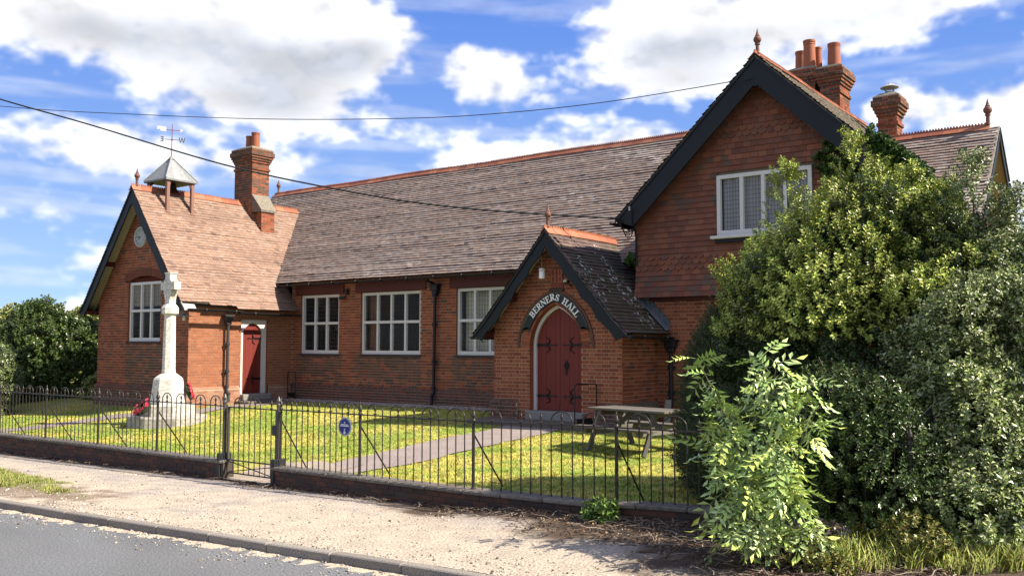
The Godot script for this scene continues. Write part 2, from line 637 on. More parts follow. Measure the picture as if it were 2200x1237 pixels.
func build_ground() -> void:
	var mb := MB.new()
	mb.q(Vector3(-900, -1.0, -900), Vector3(900, -1.0, -900), Vector3(900, -1.0, 900), Vector3(-900, -1.0, 900), Color(0.10, 0.12, 0.04), UP)
	structure("ground", mb, M.soil)
	# road
	mb = MB.new()
	sheet(mb, -60.0, 40.0, func(x): return kerb_z(x) + 0.02, func(_x): return 9.0, 200, 40, func(x, z): return grid_at(PX, PK, x) - 0.088 + 0.03 * smoothstep(0.0, 3.0, z - kerb_z(x)), func(x, z):
		var n := fbm.get_noise_2d(x * 0.5, z * 1.4)
		var f := fbm.get_noise_2d(x * 4.0, z * 4.0)
		var g := 0.18 * (1.0 + 0.18 * n + 0.15 * f)
		return Color(g * 0.97, g, g * 1.04))
	structure("road", mb, M.asphalt)
	# sand washed into the channel beside the kerb
	mb = MB.new()
	sheet(mb, -30.0, 4.0, func(x): return kerb_z(x) + 0.021, func(x): return kerb_z(x) + 0.24 + 0.12 * fbm.get_noise_1d(x * 1.1) + 0.03 * fbm.get_noise_1d(x * 14.0), 1800, 2, func(x, z): return grid_at(PX, PK, x) - 0.083 + 0.012 * fbm.get_noise_2d(x * 6.0, z * 6.0) - 0.03 * (z - kerb_z(x)), func(x, z): return Color(0.55, 0.46, 0.35) * (1.0 + 0.25 * fbm.get_noise_2d(x * 9.0, z * 9.0)))
	var ch := structure("channel_sand", mb, M.sand)
	ch.set_meta("label", "loose pale sand lying in the channel beside the kerb")
	# pavement
	mb = MB.new()
	sheet(mb, -30.0, 3.0, func(x): return kerb_z(x) - 0.10, func(_x): return -9.5, 330, 44, func(x, z): return pave_y(x, z) + 0.006 * fbm.get_noise_2d(x * 4.0, z * 4.0), pave_col)
	structure("pavement", mb, M.sand)
	# lawn
	mb = MB.new()
	sheet(mb, -46.0, -1.2, func(_x): return -9.12, func(_x): return -19.0, 220, 60, func(x, z): return lawn_y(x, z), lawn_col)
	structure("lawn", mb, M.soil)
	mb = MB.new()
	sheet(mb, -60.0, 30.0, func(_x): return -19.0, func(_x): return -70.0, 40, 20, func(x, z): return lawn_y(x, z) - 0.002, lawn_col)
	structure("field", mb, M.soil)
	# side lane on the right with its ragged grass edge
	mb = MB.new()
	sheet(mb, -1.2, 4.0, func(_x): return -9.0, func(_x): return -40.0, 26, 100, func(x, z): return lerpf(-0.35, -0.1, clampf((-9.0 - z) / 12.0, 0, 1)) + 0.03 * fbm.get_noise_2d(x, z), func(x, z):
		var f := fbm.get_noise_2d(x * 3.0, z * 3.0)
		return (Color(0.28, 0.22, 0.17) * (1.0 + 0.3 * f)) if x + 0.35 * f > -0.9 else Color(0.12, 0.11, 0.05))
	structure("side_lane", mb, M.sand)
	# paths over the lawn, 4 mm and more above it
	mb = MB.new()
	sheet(mb, 0.0, 1.0, func(_u): return -9.15, func(_u): return -15.1, 8, 60, func(_u, z): return z, func(_u, _z): return Color.WHITE)
	for i in mb.v.size():
		var p := mb.v[i]
		var e := path_x(p.z)
		var x := lerpf(e.x, e.y, p.x)
		mb.v[i] = Vector3(x, lawn_y(x, p.z) + 0.022, p.z)
		mb.n[i] = UP
		mb.c[i] = Color(0.33, 0.275, 0.255) * (1.0 + 0.22 * fbm.get_noise_2d(x * 3.0, p.z * 3.0))
	structure("path", mb, M.sand)
	mb = MB.new()
	sheet(mb, -12.6, -10.6, func(_x): return -9.0, func(x): return -10.3 + 0.1 * sin(x * 5.0), 20, 12, func(x, z): return lerpf(pave_y(x, -9.05), lawn_y(x, z), clampf((-9.06 - z) / 0.5, 0, 1)) + 0.026, func(x, z): return Color(0.42, 0.35, 0.28) * (1.0 + 0.25 * fbm.get_noise_2d(x * 4.0, z * 4.0)))
	structure("gateway_path", mb, M.sand)
	mb = MB.new()
	for i in SIDE_PATH.size() - 1:
		var a: Vector2 = SIDE_PATH[i]
		var b: Vector2 = SIDE_PATH[i + 1]
		var da: Vector2 = (b - (SIDE_PATH[i - 1] if i > 0 else a)).normalized().orthogonal() * 0.4
		var db: Vector2 = ((SIDE_PATH[i + 2] if i + 2 < SIDE_PATH.size() else b) - a).normalized().orthogonal() * 0.4
		for k in 6:
			var p := a.lerp(b, k / 6.0)
			var r := a.lerp(b, (k + 1) / 6.0)
			var dp: Vector2 = da.lerp(db, k / 6.0)
			var dr: Vector2 = da.lerp(db, (k + 1) / 6.0)
			var f := func(t: Vector2): return Vector3(t.x, lawn_y(t.x, t.y) + 0.02, t.y)
			mb.q(f.call(p - dp), f.call(p + dp), f.call(r + dr), f.call(r - dr), vary(Color(0.30, 0.25, 0.23), 0.1), UP)
	structure("side_path", mb, M.sand)
	# kerb of single stones
	var kerb := Node3D.new()
	kerb.name = "kerb"
	kerb.set_meta("kind", "structure")
	add_child(kerb)
	var kx := -24.42
	while kx < 1.5:
		var tone := Color(0.29, 0.26, 0.23) * rng.randf_range(0.85, 1.12)
		var stone := MB.new()
		stone.stone(Vector3.ZERO, Vector3(0.908, 0.24, 0.125), 0.012, tone)
		var a := Vector3(kx, grid_at(PX, PK, kx), kerb_z(kx))
		var b := Vector3(kx + 0.912, grid_at(PX, PK, kx + 0.912), kerb_z(kx + 0.912))
		var d := (b - a).normalized()
		var bs := Basis(d, UP, d.cross(UP)).orthonormalized()
		put(kerb, "kerb_stone", stone.mesh(M.concrete), Transform3D(bs, (a + b) * 0.5 + Vector3(0, -0.114 + rng.randf_range(-0.002, 0.004), -0.045)))
		kx += 0.912
	# loose grit on the pavement, thickest along the kerb and in the channel
	var grit := MB.new()
	grit.lathe(Vector3.ZERO, [Vector2(0.001, -0.4), Vector2(0.5, -0.1), Vector2(0.4, 0.25), Vector2(0.001, 0.42)], 5, Color.WHITE)
	var gx := []
	var gc := []
	for i in 7000:
		var x := rng.randf_range(-17.0, -3.0)
		var o := rng.randf()
		var z := kerb_z(x) - 0.12 - 2.6 * o * o
		var y := pave_y(x, z) + 0.004
		if rng.randf() < 0.22:
			z = kerb_z(x) + 0.03 + absf(rng.randfn(0.0, 0.28))
			y = grid_at(PX, PK, x) - 0.084 + 0.03 * smoothstep(0.0, 3.0, z - kerb_z(x)) + 0.003
		if fbm.get_noise_2d(x * 1.3, z * 2.0) < rng.randf_range(-0.5, 0.35):
			continue
		var s := rng.randf_range(0.006, 0.02) if rng.randf() > 0.06 else rng.randf_range(0.02, 0.035)
		gx.append(Transform3D(Basis.from_euler(Vector3(rng.randf(), rng.randf() * TAU, rng.randf())).scaled_local(Vector3(s * 1.3, s, s)), Vector3(x, y, z)))
		gc.append(pick([Color(0.60, 0.52, 0.42), Color(0.45, 0.38, 0.30), Color(0.30, 0.26, 0.22), Color(0.66, 0.62, 0.56), Color(0.16, 0.13, 0.11)]))
	var gr := swarm(self, "grit", grit.mesh(M.stone), gx, gc)
	gr.set_meta("kind", "stuff")
	tag(gr, "loose sandy grit scattered over pavement and kerb channel", "grit")
	# shingle strip along the hall
	mb = MB.new()
	sheet(mb, -21.7, -12.4, func(_x): return -17.35, func(_x): return -18.05, 60, 6, func(x, z): return lawn_y(x, z) + 0.02, func(x, z): return Color(0.34, 0.29, 0.25) * (1.0 + 0.3 * fbm.get_noise_2d(x * 8.0, z * 8.0)))
	structure("shingle_bed", mb, M.soil)
	var pebble := MB.new()
	pebble.lathe(Vector3.ZERO, [Vector2(0.001, -0.5), Vector2(0.42, -0.3), Vector2(0.55, 0.0), Vector2(0.36, 0.33), Vector2(0.001, 0.45)], 6, Color.WHITE)
	var xf := []
	var cols := []
	for i in 4200:
		var x := rng.randf_range(-21.6, -12.4)
		var z := rng.randf_range(-18.05, -17.35 + 0.12 * fbm.get_noise_1d(x * 4.0))
		var s := rng.randf_range(0.025, 0.06)
		xf.append(Transform3D(Basis.from_euler(Vector3(rng.randf() * 0.6, rng.randf() * TAU, rng.randf() * 0.6)).scaled(Vector3(s * 1.3, s * 0.8, s)), Vector3(x, lawn_y(x, z) + 0.03, z)))
		cols.append(Color(0.34, 0.29, 0.25) * rng.randf_range(0.45, 1.5))
	var sh := swarm(self, "shingle", pebble.mesh(M.stone), xf, cols)
	sh.set_meta("kind", "stuff")
	tag(sh, "loose grey flint shingle along the foot of the hall wall", "gravel")

# ---- the hall -------------------------------------------------------------------------------------------------------
const LWX := -24.03     # ridge line of the clock wing
const PRX := -10.68     # of the porch
const RWX := -6.7       # of the tile-hung wing
const LW_PROF := [Vector2(2.62, 2.50), Vector2(2.36, 2.80), Vector2(0.0, 5.95)]
const PR_PROF := [Vector2(1.88, 1.74), Vector2(1.55, 2.06), Vector2(0.0, 3.87)]
const RW_PROF := [Vector2(3.12, 4.15), Vector2(2.80, 4.44), Vector2(0.0, 7.10)]
const MAIN_PROF := [Vector2(3.37, 3.33), Vector2(0.0, 6.84)]
const CROSS_PROF := [Vector2(2.35, 3.77), Vector2(0.0, 6.05)]
const BRICKS := [Color(0.32, 0.095, 0.045), Color(0.36, 0.112, 0.052), Color(0.28, 0.080, 0.040), Color(0.33, 0.100, 0.047), Color(0.24, 0.070, 0.038), Color(0.38, 0.130, 0.065)]
const GRIMY := [Color(0.150, 0.082, 0.056), Color(0.185, 0.088, 0.055), Color(0.125, 0.074, 0.055), Color(0.21, 0.092, 0.055)]
const MORTAR := Color(0.60, 0.44, 0.31)
var hall: Node3D
var solo_bricks := 0
var solo_tiles := 0
var solo_hung := 0

func prof_d(prof: Array, y: float) -> float:
	# distance from the ridge line where the roof has height y
	for i in prof.size() - 1:
		var a: Vector2 = prof[i]
		var b: Vector2 = prof[i + 1]
		if y <= b.y:
			return a.x + (b.x - a.x) * (y - a.y) / (b.y - a.y)
	return 0.0

func main_u(y: float) -> float:
	# how far back (as -z) a roof running back meets the main roof at height y
	return 21.1 - prof_d(MAIN_PROF, y) if y > 3.35 else 18.08

func one_brick(parent: Node3D, o: Vector3, ud: Vector3, nd: Vector3, w: float, h: float, col: Color, idx: int) -> void:
	var key := "b%d_%d_%d" % [roundi(w * 200.0), roundi(h * 200.0), idx]
	if not mesh_cache.has(key):
		var mb := MB.new()
		mb.stone(Vector3.ZERO, Vector3(roundi(w * 200.0) / 200.0, h, 0.04), 0.003, col)
		mesh_cache[key] = mb.mesh(M.brick)
	put(parent, "brick", mesh_cache[key], Transform3D(Basis(ud, UP, nd), o + ud * (w * 0.5) + UP * (h * 0.5) - nd * (0.02 - rng.randf_range(0.0, 0.003))))

# Flemish bond on an upright face; spans(v) gives the stretches of wall at height v
func lay_bricks(o: Vector3, ud: Vector3, nd: Vector3, v0: float, v1: float, spans: Callable, tone: Callable, mb: MB, mort: MB, solo: Node3D = null, shift := 0.0) -> void:
	var ch := 0.075
	var rows := int(ceil((v1 - v0) / ch - 0.05))
	for r in rows:
		var va := v0 + r * ch
		var vb := minf(va + ch, v1)
		for sp: Vector2 in spans.call((va + vb) * 0.5):
			if sp.y - sp.x < 0.02:
				continue
			var back := nd * -0.005
			mort.q(o + ud * sp.x + UP * va + back, o + ud * sp.y + UP * va + back, o + ud * sp.y + UP * vb + back, o + ud * sp.x + UP * vb + back, vary(MORTAR, 0.1), nd)
			var x := floorf((sp.x - shift) / 0.3375) * 0.3375 + shift - (0.16875 if r % 2 == 1 else 0.0) - 0.3375
			var k := 0
			while x < sp.y:
				var w := 0.215 if k % 2 == 0 else 0.1025
				var a := maxf(x, sp.x)
				var b := minf(x + w, sp.y)
				x += w + 0.010
				k += 1
				if b - a < 0.028:
					continue
				var j := rng.randf_range(-0.001, 0.001)
				var h := vb - va - 0.010
				if h < 0.02:
					continue
				var col: Color = tone.call((a + b) * 0.5, (va + vb) * 0.5)
				if solo and solo_bricks < 300 and b - a > 0.09:
					solo_bricks += 1
					var idx := rng.randi() % 6
					one_brick(solo, o + ud * a + UP * (va + 0.005), ud, nd, b - a, h, vary(BRICKS[idx], 0.04), idx)
					continue
				var p := nd * rng.randf_range(0.0, 0.003)
				var q0 := o + ud * a + UP * (va + 0.005 + j)
				var q1 := o + ud * b + UP * (va + 0.005 - j)
				var q2 := q1 + UP * h
				var q3 := q0 + UP * h
				mb.q(q0 + p, q1 + p, q2 + p, q3 + p, col, nd)
				var e := nd * -0.008
				mb.q(q0 + p, q1 + p, q1 + e, q0 + e, col, -UP)
				mb.q(q3 + p, q2 + p, q2 + e, q3 + e, col, UP)
				mb.q(q1 + p, q2 + p, q2 + e, q1 + e, col, ud)
				mb.q(q0 + p, q3 + p, q3 + e, q0 + e, col, -ud)

func red(_u: float, _v: float) -> Color:
	return vary(pick(BRICKS), 0.12) if rng.randf() > 0.06 else vary(pick(GRIMY), 0.15)

func minus(list: Array, a: float, b: float) -> Array:
	var out := []
	for s: Vector2 in list:
		if b <= s.x or a >= s.y:
			out.append(s)
		else:
			if a > s.x:
				out.append(Vector2(s.x, a))
			if b < s.y:
				out.append(Vector2(b, s.y))
	return out

# the weathered plinth: proud bricks below, a sloping course on top
func plinth(o: Vector3, ud: Vector3, nd: Vector3, spans: Array, mb: MB, mort: MB, tones: Array, top := 0.37, bottom := -0.3) -> void:
	for sp: Vector2 in spans:
		lay_bricks(o + nd * 0.06, ud, nd, bottom, top - 0.07, func(_v): return [sp], func(_u, _v): return vary(pick(tones), 0.15), mb, mort)
		var x := sp.x
		while x < sp.y - 0.02:
			var b := minf(x + 0.222, sp.y)
			var col := vary(pick(tones), 0.18)
			var p0 := o + ud * (x + 0.004) + nd * 0.062 + UP * (top - 0.066)
			var p1 := o + ud * (b - 0.004) + nd * 0.062 + UP * (top - 0.066)
			var p2 := o + ud * (b - 0.004) + nd * 0.002 + UP * (top + 0.003)
			var p3 := o + ud * (x + 0.004) + nd * 0.002 + UP * (top + 0.003)
			mb.q(p0, p1, p2, p3, col, (nd + UP).normalized())
			x += 0.225
		mort.q(o + ud * sp.x + nd * 0.058 + UP * (top - 0.072), o + ud * sp.y + nd * 0.058 + UP * (top - 0.072), o + ud * sp.y + UP * top - nd * 0.004, o + ud * sp.x + UP * top - nd * 0.004, MORTAR * 0.8, (nd + UP).normalized())
		for e in [sp.x, sp.y]:
			mort.q(o + ud * e, o + ud * e + nd * 0.058, o + ud * e + nd * 0.058 + UP * (top - 0.07), o + ud * e + UP * top, MORTAR * 0.8, ud)

func reveal(mb: MB, o: Vector3, ud: Vector3, nd: Vector3, u0: float, u1: float, v0: float, v1: float, deep: float, col: Color) -> void:
	var d := nd * -deep
	mb.q(o + ud * u0 + UP * v0, o + ud * u0 + UP * v1, o + ud * u0 + UP * v1 + d, o + ud * u0 + UP * v0 + d, col, ud)
	mb.q(o + ud * u1 + UP * v0, o + ud * u1 + UP * v1, o + ud * u1 + UP * v1 + d, o + ud * u1 + UP * v0 + d, col, -ud)
	mb.q(o + ud * u0 + UP * v1, o + ud * u1 + UP * v1, o + ud * u1 + UP * v1 + d, o + ud * u0 + UP * v1 + d, col, -UP)
	mb.q(o + ud * u0 + UP * v0, o + ud * u1 + UP * v0, o + ud * u1 + UP * v0 + d, o + ud * u0 + UP * v0 + d, col, UP)

# timber window with leaded lights: outer frame, mullions, transom; each light a pane
func window(o: Vector3, ud: Vector3, nd: Vector3, w: float, h: float, cols: int, rows: int, set_back: float, lead_w: float, lead_h: float, style := "") -> Node3D:
	var win := holder(hall, "window")
	var fr := MB.new()
	var white := Color(0.80, 0.79, 0.76)
	var f := o - nd * set_back
	var dp := -nd * 0.10
	var ew := 0.075
	fr.box(f, ud * ew, UP * h, dp, white)
	fr.box(f + ud * (w - ew), ud * ew, UP * h, dp, white)
	fr.box(f + ud * ew + nd * -0.001, ud * (w - 2 * ew), UP * 0.10, dp * 0.98, white)
	fr.box(f + ud * ew + UP * (h - ew) + nd * -0.001, ud * (w - 2 * ew), UP * ew, dp * 0.98, white)
	var cw := (w - 2 * ew) / cols
	var rh := (h - ew - 0.10) / rows
	var split := rh * (1.02 if rows > 1 else 1.0)
	for c in range(1, cols):
		fr.box(f + ud * (ew + cw * c - 0.035) + UP * 0.10 - nd * 0.004, ud * 0.07, UP * (h - ew - 0.10), dp * 0.9, white)
	if rows > 1:
		fr.box(f + ud * ew + UP * (0.10 + split - 0.036) + nd * 0.008, ud * (w - 2 * ew), UP * 0.072, dp * 0.85, white)
	var lead := MB.new()
	var lc := Color(0.11, 0.115, 0.12)
	for c in cols:
		for r in rows:
			var x0 := ew + cw * c + (0.035 if c > 0 else 0.0)
			var x1 := ew + cw * (c + 1) - (0.035 if c < cols - 1 else 0.0)
			var y0 := 0.10 + (split + 0.036 if r > 0 else 0.0)
			var y1 := 0.10 + (split - 0.036 if r == 0 and rows > 1 else h - ew - 0.10)
			var g := f - nd * 0.05
			# inner bead that throws the light's own small shadow
			fr.box(g + ud * x0 + UP * y0 + nd * 0.006, ud * 0.014, UP * (y1 - y0), -nd * 0.02, white * 0.9)
			fr.box(g + ud * (x1 - 0.014) + UP * y0 + nd * 0.006, ud * 0.014, UP * (y1 - y0), -nd * 0.02, white * 0.9)
			var pane := MB.new()
			pane.box(g + ud * x0 + UP * y0, ud * (x1 - x0), UP * (y1 - y0), -nd * 0.004, Color.WHITE)
			part(win, "pane", pane, M.glass)
			var k := x0 + lead_w
			while k < x1 - 0.02:
				lead.box(g + ud * (k - 0.004) + UP * y0 + nd * 0.001, ud * 0.008, UP * (y1 - y0), nd * 0.004, lc)
				k += lead_w
			k = y0 + lead_h
			while k < y1 - 0.02:
				lead.box(g + ud * x0 + UP * (k - 0.004) + nd * 0.0015, ud * (x1 - x0), UP * 0.008, nd * 0.004, lc)
				k += lead_h
	part(win, "frame", fr, M.old_paint)
	part(win, "leading", lead, M.lead)
	var sill := MB.new()
	sill.stone(f + ud * (w * 0.5) + UP * -0.03 + nd * (set_back * 0.5 + 0.012), Vector3(w + 0.10, 0.055, set_back + 0.05), 0.006, Color(0.075, 0.058, 0.052), Basis(ud, UP, nd))
	part(win, "sill", sill, M.tile)
	if style != "":
		var cur := MB.new()
		var x := ew + 0.03
		var end := w - ew
		var deep := 0.22
		var cc := Color(0.30, 0.15, 0.11)
		if style == "curtain_or_light_sheet":
			end = ew + cw * 0.75
		elif style == "far_light_sheet":
			cc = Color(0.75, 0.72, 0.58)  # added pale sheet standing for far window light in the panes
		elif style == "sky_reflection_sheet":
			cc = Color(0.52, 0.53, 0.56)  # added pale sheet standing for sky reflected in the glass
			deep = 0.10
		var i := 0
		while x < end:
			var a := 0.018 * sin(i * 1.3)
			var b := 0.018 * sin((i + 1) * 1.3)
			var q0 := f + ud * x - nd * (deep + a) + UP * 0.12
			var q1 := f + ud * (x + 0.035) - nd * (deep + b) + UP * 0.12
			cur.q(q0, q1, q1 + UP * (h - 0.2), q0 + UP * (h - 0.2), vary(cc, 0.12), nd)
			x += 0.035
			i += 1
		part(win, "curtain_or_light_sheet", cur, M.cloth)  # real cloth in the middle hall window, elsewhere the added pale sheet
	return win

# plain clay tiles in courses. P(u, d, y) = c + ax * u + od * d + up * y
func lay_tiles(c: Vector3, ax: Vector3, od: Vector3, prof: Array, spans: Callable, tone: Callable, mb: MB, under: MB, solo: Node3D = null, gauge := 0.100, tw := 0.165) -> void:
	var cum := [0.0]
	for i in prof.size() - 1:
		cum.append(cum[i] + (prof[i + 1] - prof[i]).length())
	var total: float = cum[-1]
	var at := func(s: float) -> Vector2:
		for i in prof.size() - 1:
			if s <= cum[i + 1] or i == prof.size() - 2:
				return (prof[i] as Vector2) + ((prof[i + 1] as Vector2) - (prof[i] as Vector2)) * ((s - cum[i]) / (cum[i + 1] - cum[i]))
		return prof[-1]
	var rows := int(total / gauge) + 1
	for r in rows:
		var s0 := r * gauge
		var p0: Vector2 = at.call(s0)
		var p1: Vector2 = at.call(minf(s0 + gauge, total))
		var p2: Vector2 = at.call(minf(s0 + gauge + 0.03, total))
		var tg := (p1 - p0).normalized()
		var nn2 := Vector2(-tg.y, tg.x)
		if nn2.y < 0.0:
			nn2 = -nn2
		var nn := (od * nn2.x + UP * nn2.y).normalized()
		var sa: Array = spans.call(p0.x, p0.y)
		var sb: Array = spans.call(p1.x, p1.y)
		var same := sa.size() == sb.size()
		for k in sa.size():
			var ua: Vector2 = sa[k]
			var ub: Vector2 = sb[k] if same else ua
			under.q(c + ax * ua.x + od * p0.x + UP * p0.y, c + ax * ua.y + od * p0.x + UP * p0.y, c + ax * ub.y + od * p1.x + UP * p1.y, c + ax * ub.x + od * p1.x + UP * p1.y, Color(0.03, 0.025, 0.022), nn)
			var um := (ua + ub) * 0.5
			if um.y - um.x < 0.03:
				continue
			var x := floorf(um.x / tw) * tw - (tw * 0.5 if r % 2 == 1 else 0.0)
			var sag := 0.012 * fbm.get_noise_2d(r * 0.4, 3.0)
			while x < um.y:
				var a := maxf(x + 0.0015, um.x)
				var b := minf(x + tw - 0.0015, um.y)
				x += tw
				if b - a < 0.03:
					continue
				var col: Color = tone.call((a + b) * 0.5, p0.x, p0.y)
				var lift := 0.038 + rng.randf_range(-0.003, 0.005) + (0.012 if rng.randf() < 0.02 else 0.0)
				var ske := rng.randf_range(-0.004, 0.004)
				var wav := sag + 0.010 * fbm.get_noise_2d(a * 0.8, r * 0.25)
				var tail := c + od * p0.x + UP * p0.y + nn * (lift + wav)
				var head := c + od * p2.x + UP * p2.y + nn * (0.012 + wav)
				if solo and solo_tiles < 300 and b - a > 0.14:
					solo_tiles += 1
					var key := "t%d" % (rng.randi() % 5)
					if not mesh_cache.has(key):
						var tm := MB.new()
						tm.stone(Vector3.ZERO, Vector3(tw - 0.003, 0.013, gauge + 0.045), 0.003, col)
						mesh_cache[key] = tm.mesh(M.tile)
					var zz := (tail - head).normalized()
					var bs := Basis(ax, zz.cross(ax) * signf(zz.cross(ax).y), zz)
					if bs.determinant() < 0.0:
						bs.x = -bs.x
					put(solo, "roof_tile", mesh_cache[key], Transform3D(bs, (tail + head) * 0.5 + ax * ((a + b) * 0.5) - bs.y * 0.006 - zz * 0.006))
					continue
				var th := nn * -0.015
				var q0 := tail + ax * a + od * ske
				var q1 := tail + ax * b - od * ske
				var q2 := head + ax * b
				var q3 := head + ax * a
				mb.q(q0, q1, q2, q3, col, ((q1 - q0).cross(q3 - q0).normalized() * signf((q1 - q0).cross(q3 - q0).y)))
				mb.q(q0, q1, q1 + th, q0 + th, col * 0.9, od)
				mb.q(q1, q1 + th, q2 + th, q2, col * 0.9, ax)

func crest_mesh(idx: int, steep: float) -> ArrayMesh:
	var key := "ridge%d_%d" % [idx, roundi(steep * 100)]
	if mesh_cache.has(key):
		return mesh_cache[key]
	var col: Color = [Color(0.40, 0.145, 0.075), Color(0.35, 0.12, 0.06), Color(0.45, 0.18, 0.10), Color(0.31, 0.10, 0.055)][idx]
	var mb := MB.new()
	var L := 0.146
	for s in [-1.0, 1.0]:
		var dn := Vector3(0, -steep, s).normalized() * 0.17
		var k := Vector3(0, 1.0, s * steep).normalized()
		mb.box(Vector3(-L, 0.045, 0.0) + k * 0.0, Vector3(2 * L, 0, 0), dn, k * 0.014, col)
		mb.box(Vector3(-L, 0.045, 0.0) + dn * 0.9 + k * 0.010, Vector3(2 * L, 0, 0), dn * 0.12, k * 0.012, col)
	mb.box(Vector3(-L, 0.03, -0.011), Vector3(2 * L, 0, 0), Vector3(0, 0.05, 0), Vector3(0, 0, 0.022), col)
	var n := 5
	for i in n:
		var x := -L + (i + 0.5) * 2.0 * L / n
		var tooth := PackedVector2Array([Vector2(x - 0.018, 0.078), Vector2(x + 0.018, 0.078), Vector2(x + 0.016, 0.100), Vector2(x + 0.007, 0.112), Vector2(x - 0.007, 0.112), Vector2(x - 0.016, 0.100)])
		mb.slab(Vector3(0, 0, -0.010), Vector3(1, 0, 0), UP, Vector3(0, 0, 1), tooth, 0.020, col)
	mesh_cache[key] = mb.mesh(M.terracotta)
	return mesh_cache[key]

func ridge(parent: Node3D, a: Vector3, b: Vector3, steep: float) -> void:
	var n := int((b - a).length() / 0.298)
	var d := (b - a).normalized()
	var bs := Basis(d, UP, d.cross(UP))
	for i in n:
		var p := a + d * (0.149 + i * 0.298) + UP * (0.012 * sin(i * 0.35) + rng.randf_range(-0.003, 0.003))
		put(parent, "ridge_tile", crest_mesh(rng.randi() % 4, steep), Transform3D(bs.rotated(UP, rng.randf_range(-0.01, 0.01)), p))

func finial(at: Vector3, s: float) -> void:
	var mb := MB.new()
	var pr := []
	for p in [[0.055, 0.0], [0.045, 0.03], [0.040, 0.19], [0.062, 0.20], [0.062, 0.225], [0.040, 0.235], [0.060, 0.25], [0.085, 0.285], [0.092, 0.325], [0.080, 0.365], [0.052, 0.395], [0.058, 0.41], [0.040, 0.43], [0.022, 0.50], [0.004, 0.58]]:
		pr.append(Vector2(p[0] * s, p[1] * s))
	mb.lathe(at, pr, 14, Color(0.22, 0.105, 0.075))
	part(hall, "finial", mb, M.terracotta)

# bargeboards of one gable, in the plane (ax, up) at c; two boards meeting under the ridge
func bargeboards(c: Vector3, ax: Vector3, front: Vector3, prof: Array, deep: float, scallop: float) -> void:
	for s in [-1.0, 1.0]:
		var top := PackedVector2Array()
		var bot := PackedVector2Array()
		var pts := []
		for i in prof.size() - 1:
			var n := 6 if i == 0 else 36
			for k in n:
				pts.append((prof[i] as Vector2).lerp(prof[i + 1], float(k) / n))
		pts.append(prof[-1])
		for i in pts.size():
			var p: Vector2 = pts[i]
			top.append(Vector2(p.x * s, p.y - 0.022))
			var tg: Vector2 = (pts[mini(i + 1, pts.size() - 1)] - pts[maxi(i - 1, 0)]).normalized()
			var nr := Vector2(-absf(tg.y), -absf(tg.x))
			var sc := 0.0
			if scallop > 0.0:
				sc = scallop * absf(sin(i * 0.36))
			var e := p + nr * (deep - sc)
			if e.x < 0.0:
				e = Vector2(0.0, p.y + nr.y * (deep - sc) / maxf(0.5, 1.0) * 1.35)
			bot.append(Vector2(maxf(e.x, 0.0) * s, e.y))
		# the foot is cut level
		bot[0] = Vector2(top[0].x - s * deep * 1.05, top[0].y - 0.14)
		var mb := MB.new()
		var navy := Color(0.006, 0.008, 0.014)
		var P := func(q: Vector2, k: float) -> Vector3: return c + ax * q.x + UP * q.y + front * k
		for i in top.size() - 1:
			mb.q(P.call(top[i], 0.035), P.call(top[i + 1], 0.035), P.call(bot[i + 1], 0.035), P.call(bot[i], 0.035), navy, front)
			mb.q(P.call(top[i], 0.0), P.call(top[i + 1], 0.0), P.call(bot[i + 1], 0.0), P.call(bot[i], 0.0), navy, -front)
			mb.q(P.call(bot[i], 0.0), P.call(bot[i + 1], 0.0), P.call(bot[i + 1], 0.035), P.call(bot[i], 0.035), navy, -UP)
			mb.q(P.call(top[i], 0.0), P.call(top[i + 1], 0.0), P.call(top[i + 1], 0.035), P.call(top[i], 0.035), navy, UP)
		mb.q(P.call(top[0], 0.0), P.call(bot[0], 0.0), P.call(bot[0], 0.035), P.call(top[0], 0.035), navy, ax * s)
		# moulded upper fillet
		var fl := PackedVector2Array()
		for i in top.size():
			fl.append(top[i])
		for i in range(top.size() - 1, -1, -1):
			fl.append(top[i] + Vector2(0, -0.05))
		mb.slab(c + front * 0.036, ax, UP, front, fl, 0.02, Color(0.007, 0.009, 0.015))
		# lichened mortar bedding under the edge tiles
		var vm := PackedVector2Array()
		for i in top.size():
			vm.append(top[i] + Vector2(0, 0.026 + 0.008 * sin(i * 2.3)))
		for i in range(top.size() - 1, -1, -1):
			vm.append(top[i] + Vector2(0, 0.002))
		var vb := MB.new()
		vb.slab(c + front * 0.004, ax, UP, front, vm, 0.035, Color(0.34, 0.32, 0.27))
		part(hall, "verge_mortar", vb, M.stone)
		part(hall, "bargeboard", mb, M.black_paint)

func soffit(c: Vector3, ax: Vector3, back: Vector3, prof: Array, depth: float, col: Color) -> void:
	var mb := MB.new()
	for s in [-1.0, 1.0]:
		for i in prof.size() - 1:
			var a: Vector2 = prof[i]
			var b: Vector2 = prof[i + 1]
			var k := Vector3.UP * -0.075
			var p: Vector3 = c + ax * (a.x * s) + UP * a.y + k
			var r: Vector3 = c + ax * (b.x * s) + UP * b.y + k
			mb.q(p, r, r + back * depth, p + back * depth, col, -UP)
	part(hall, "soffit", mb, M.old_paint)

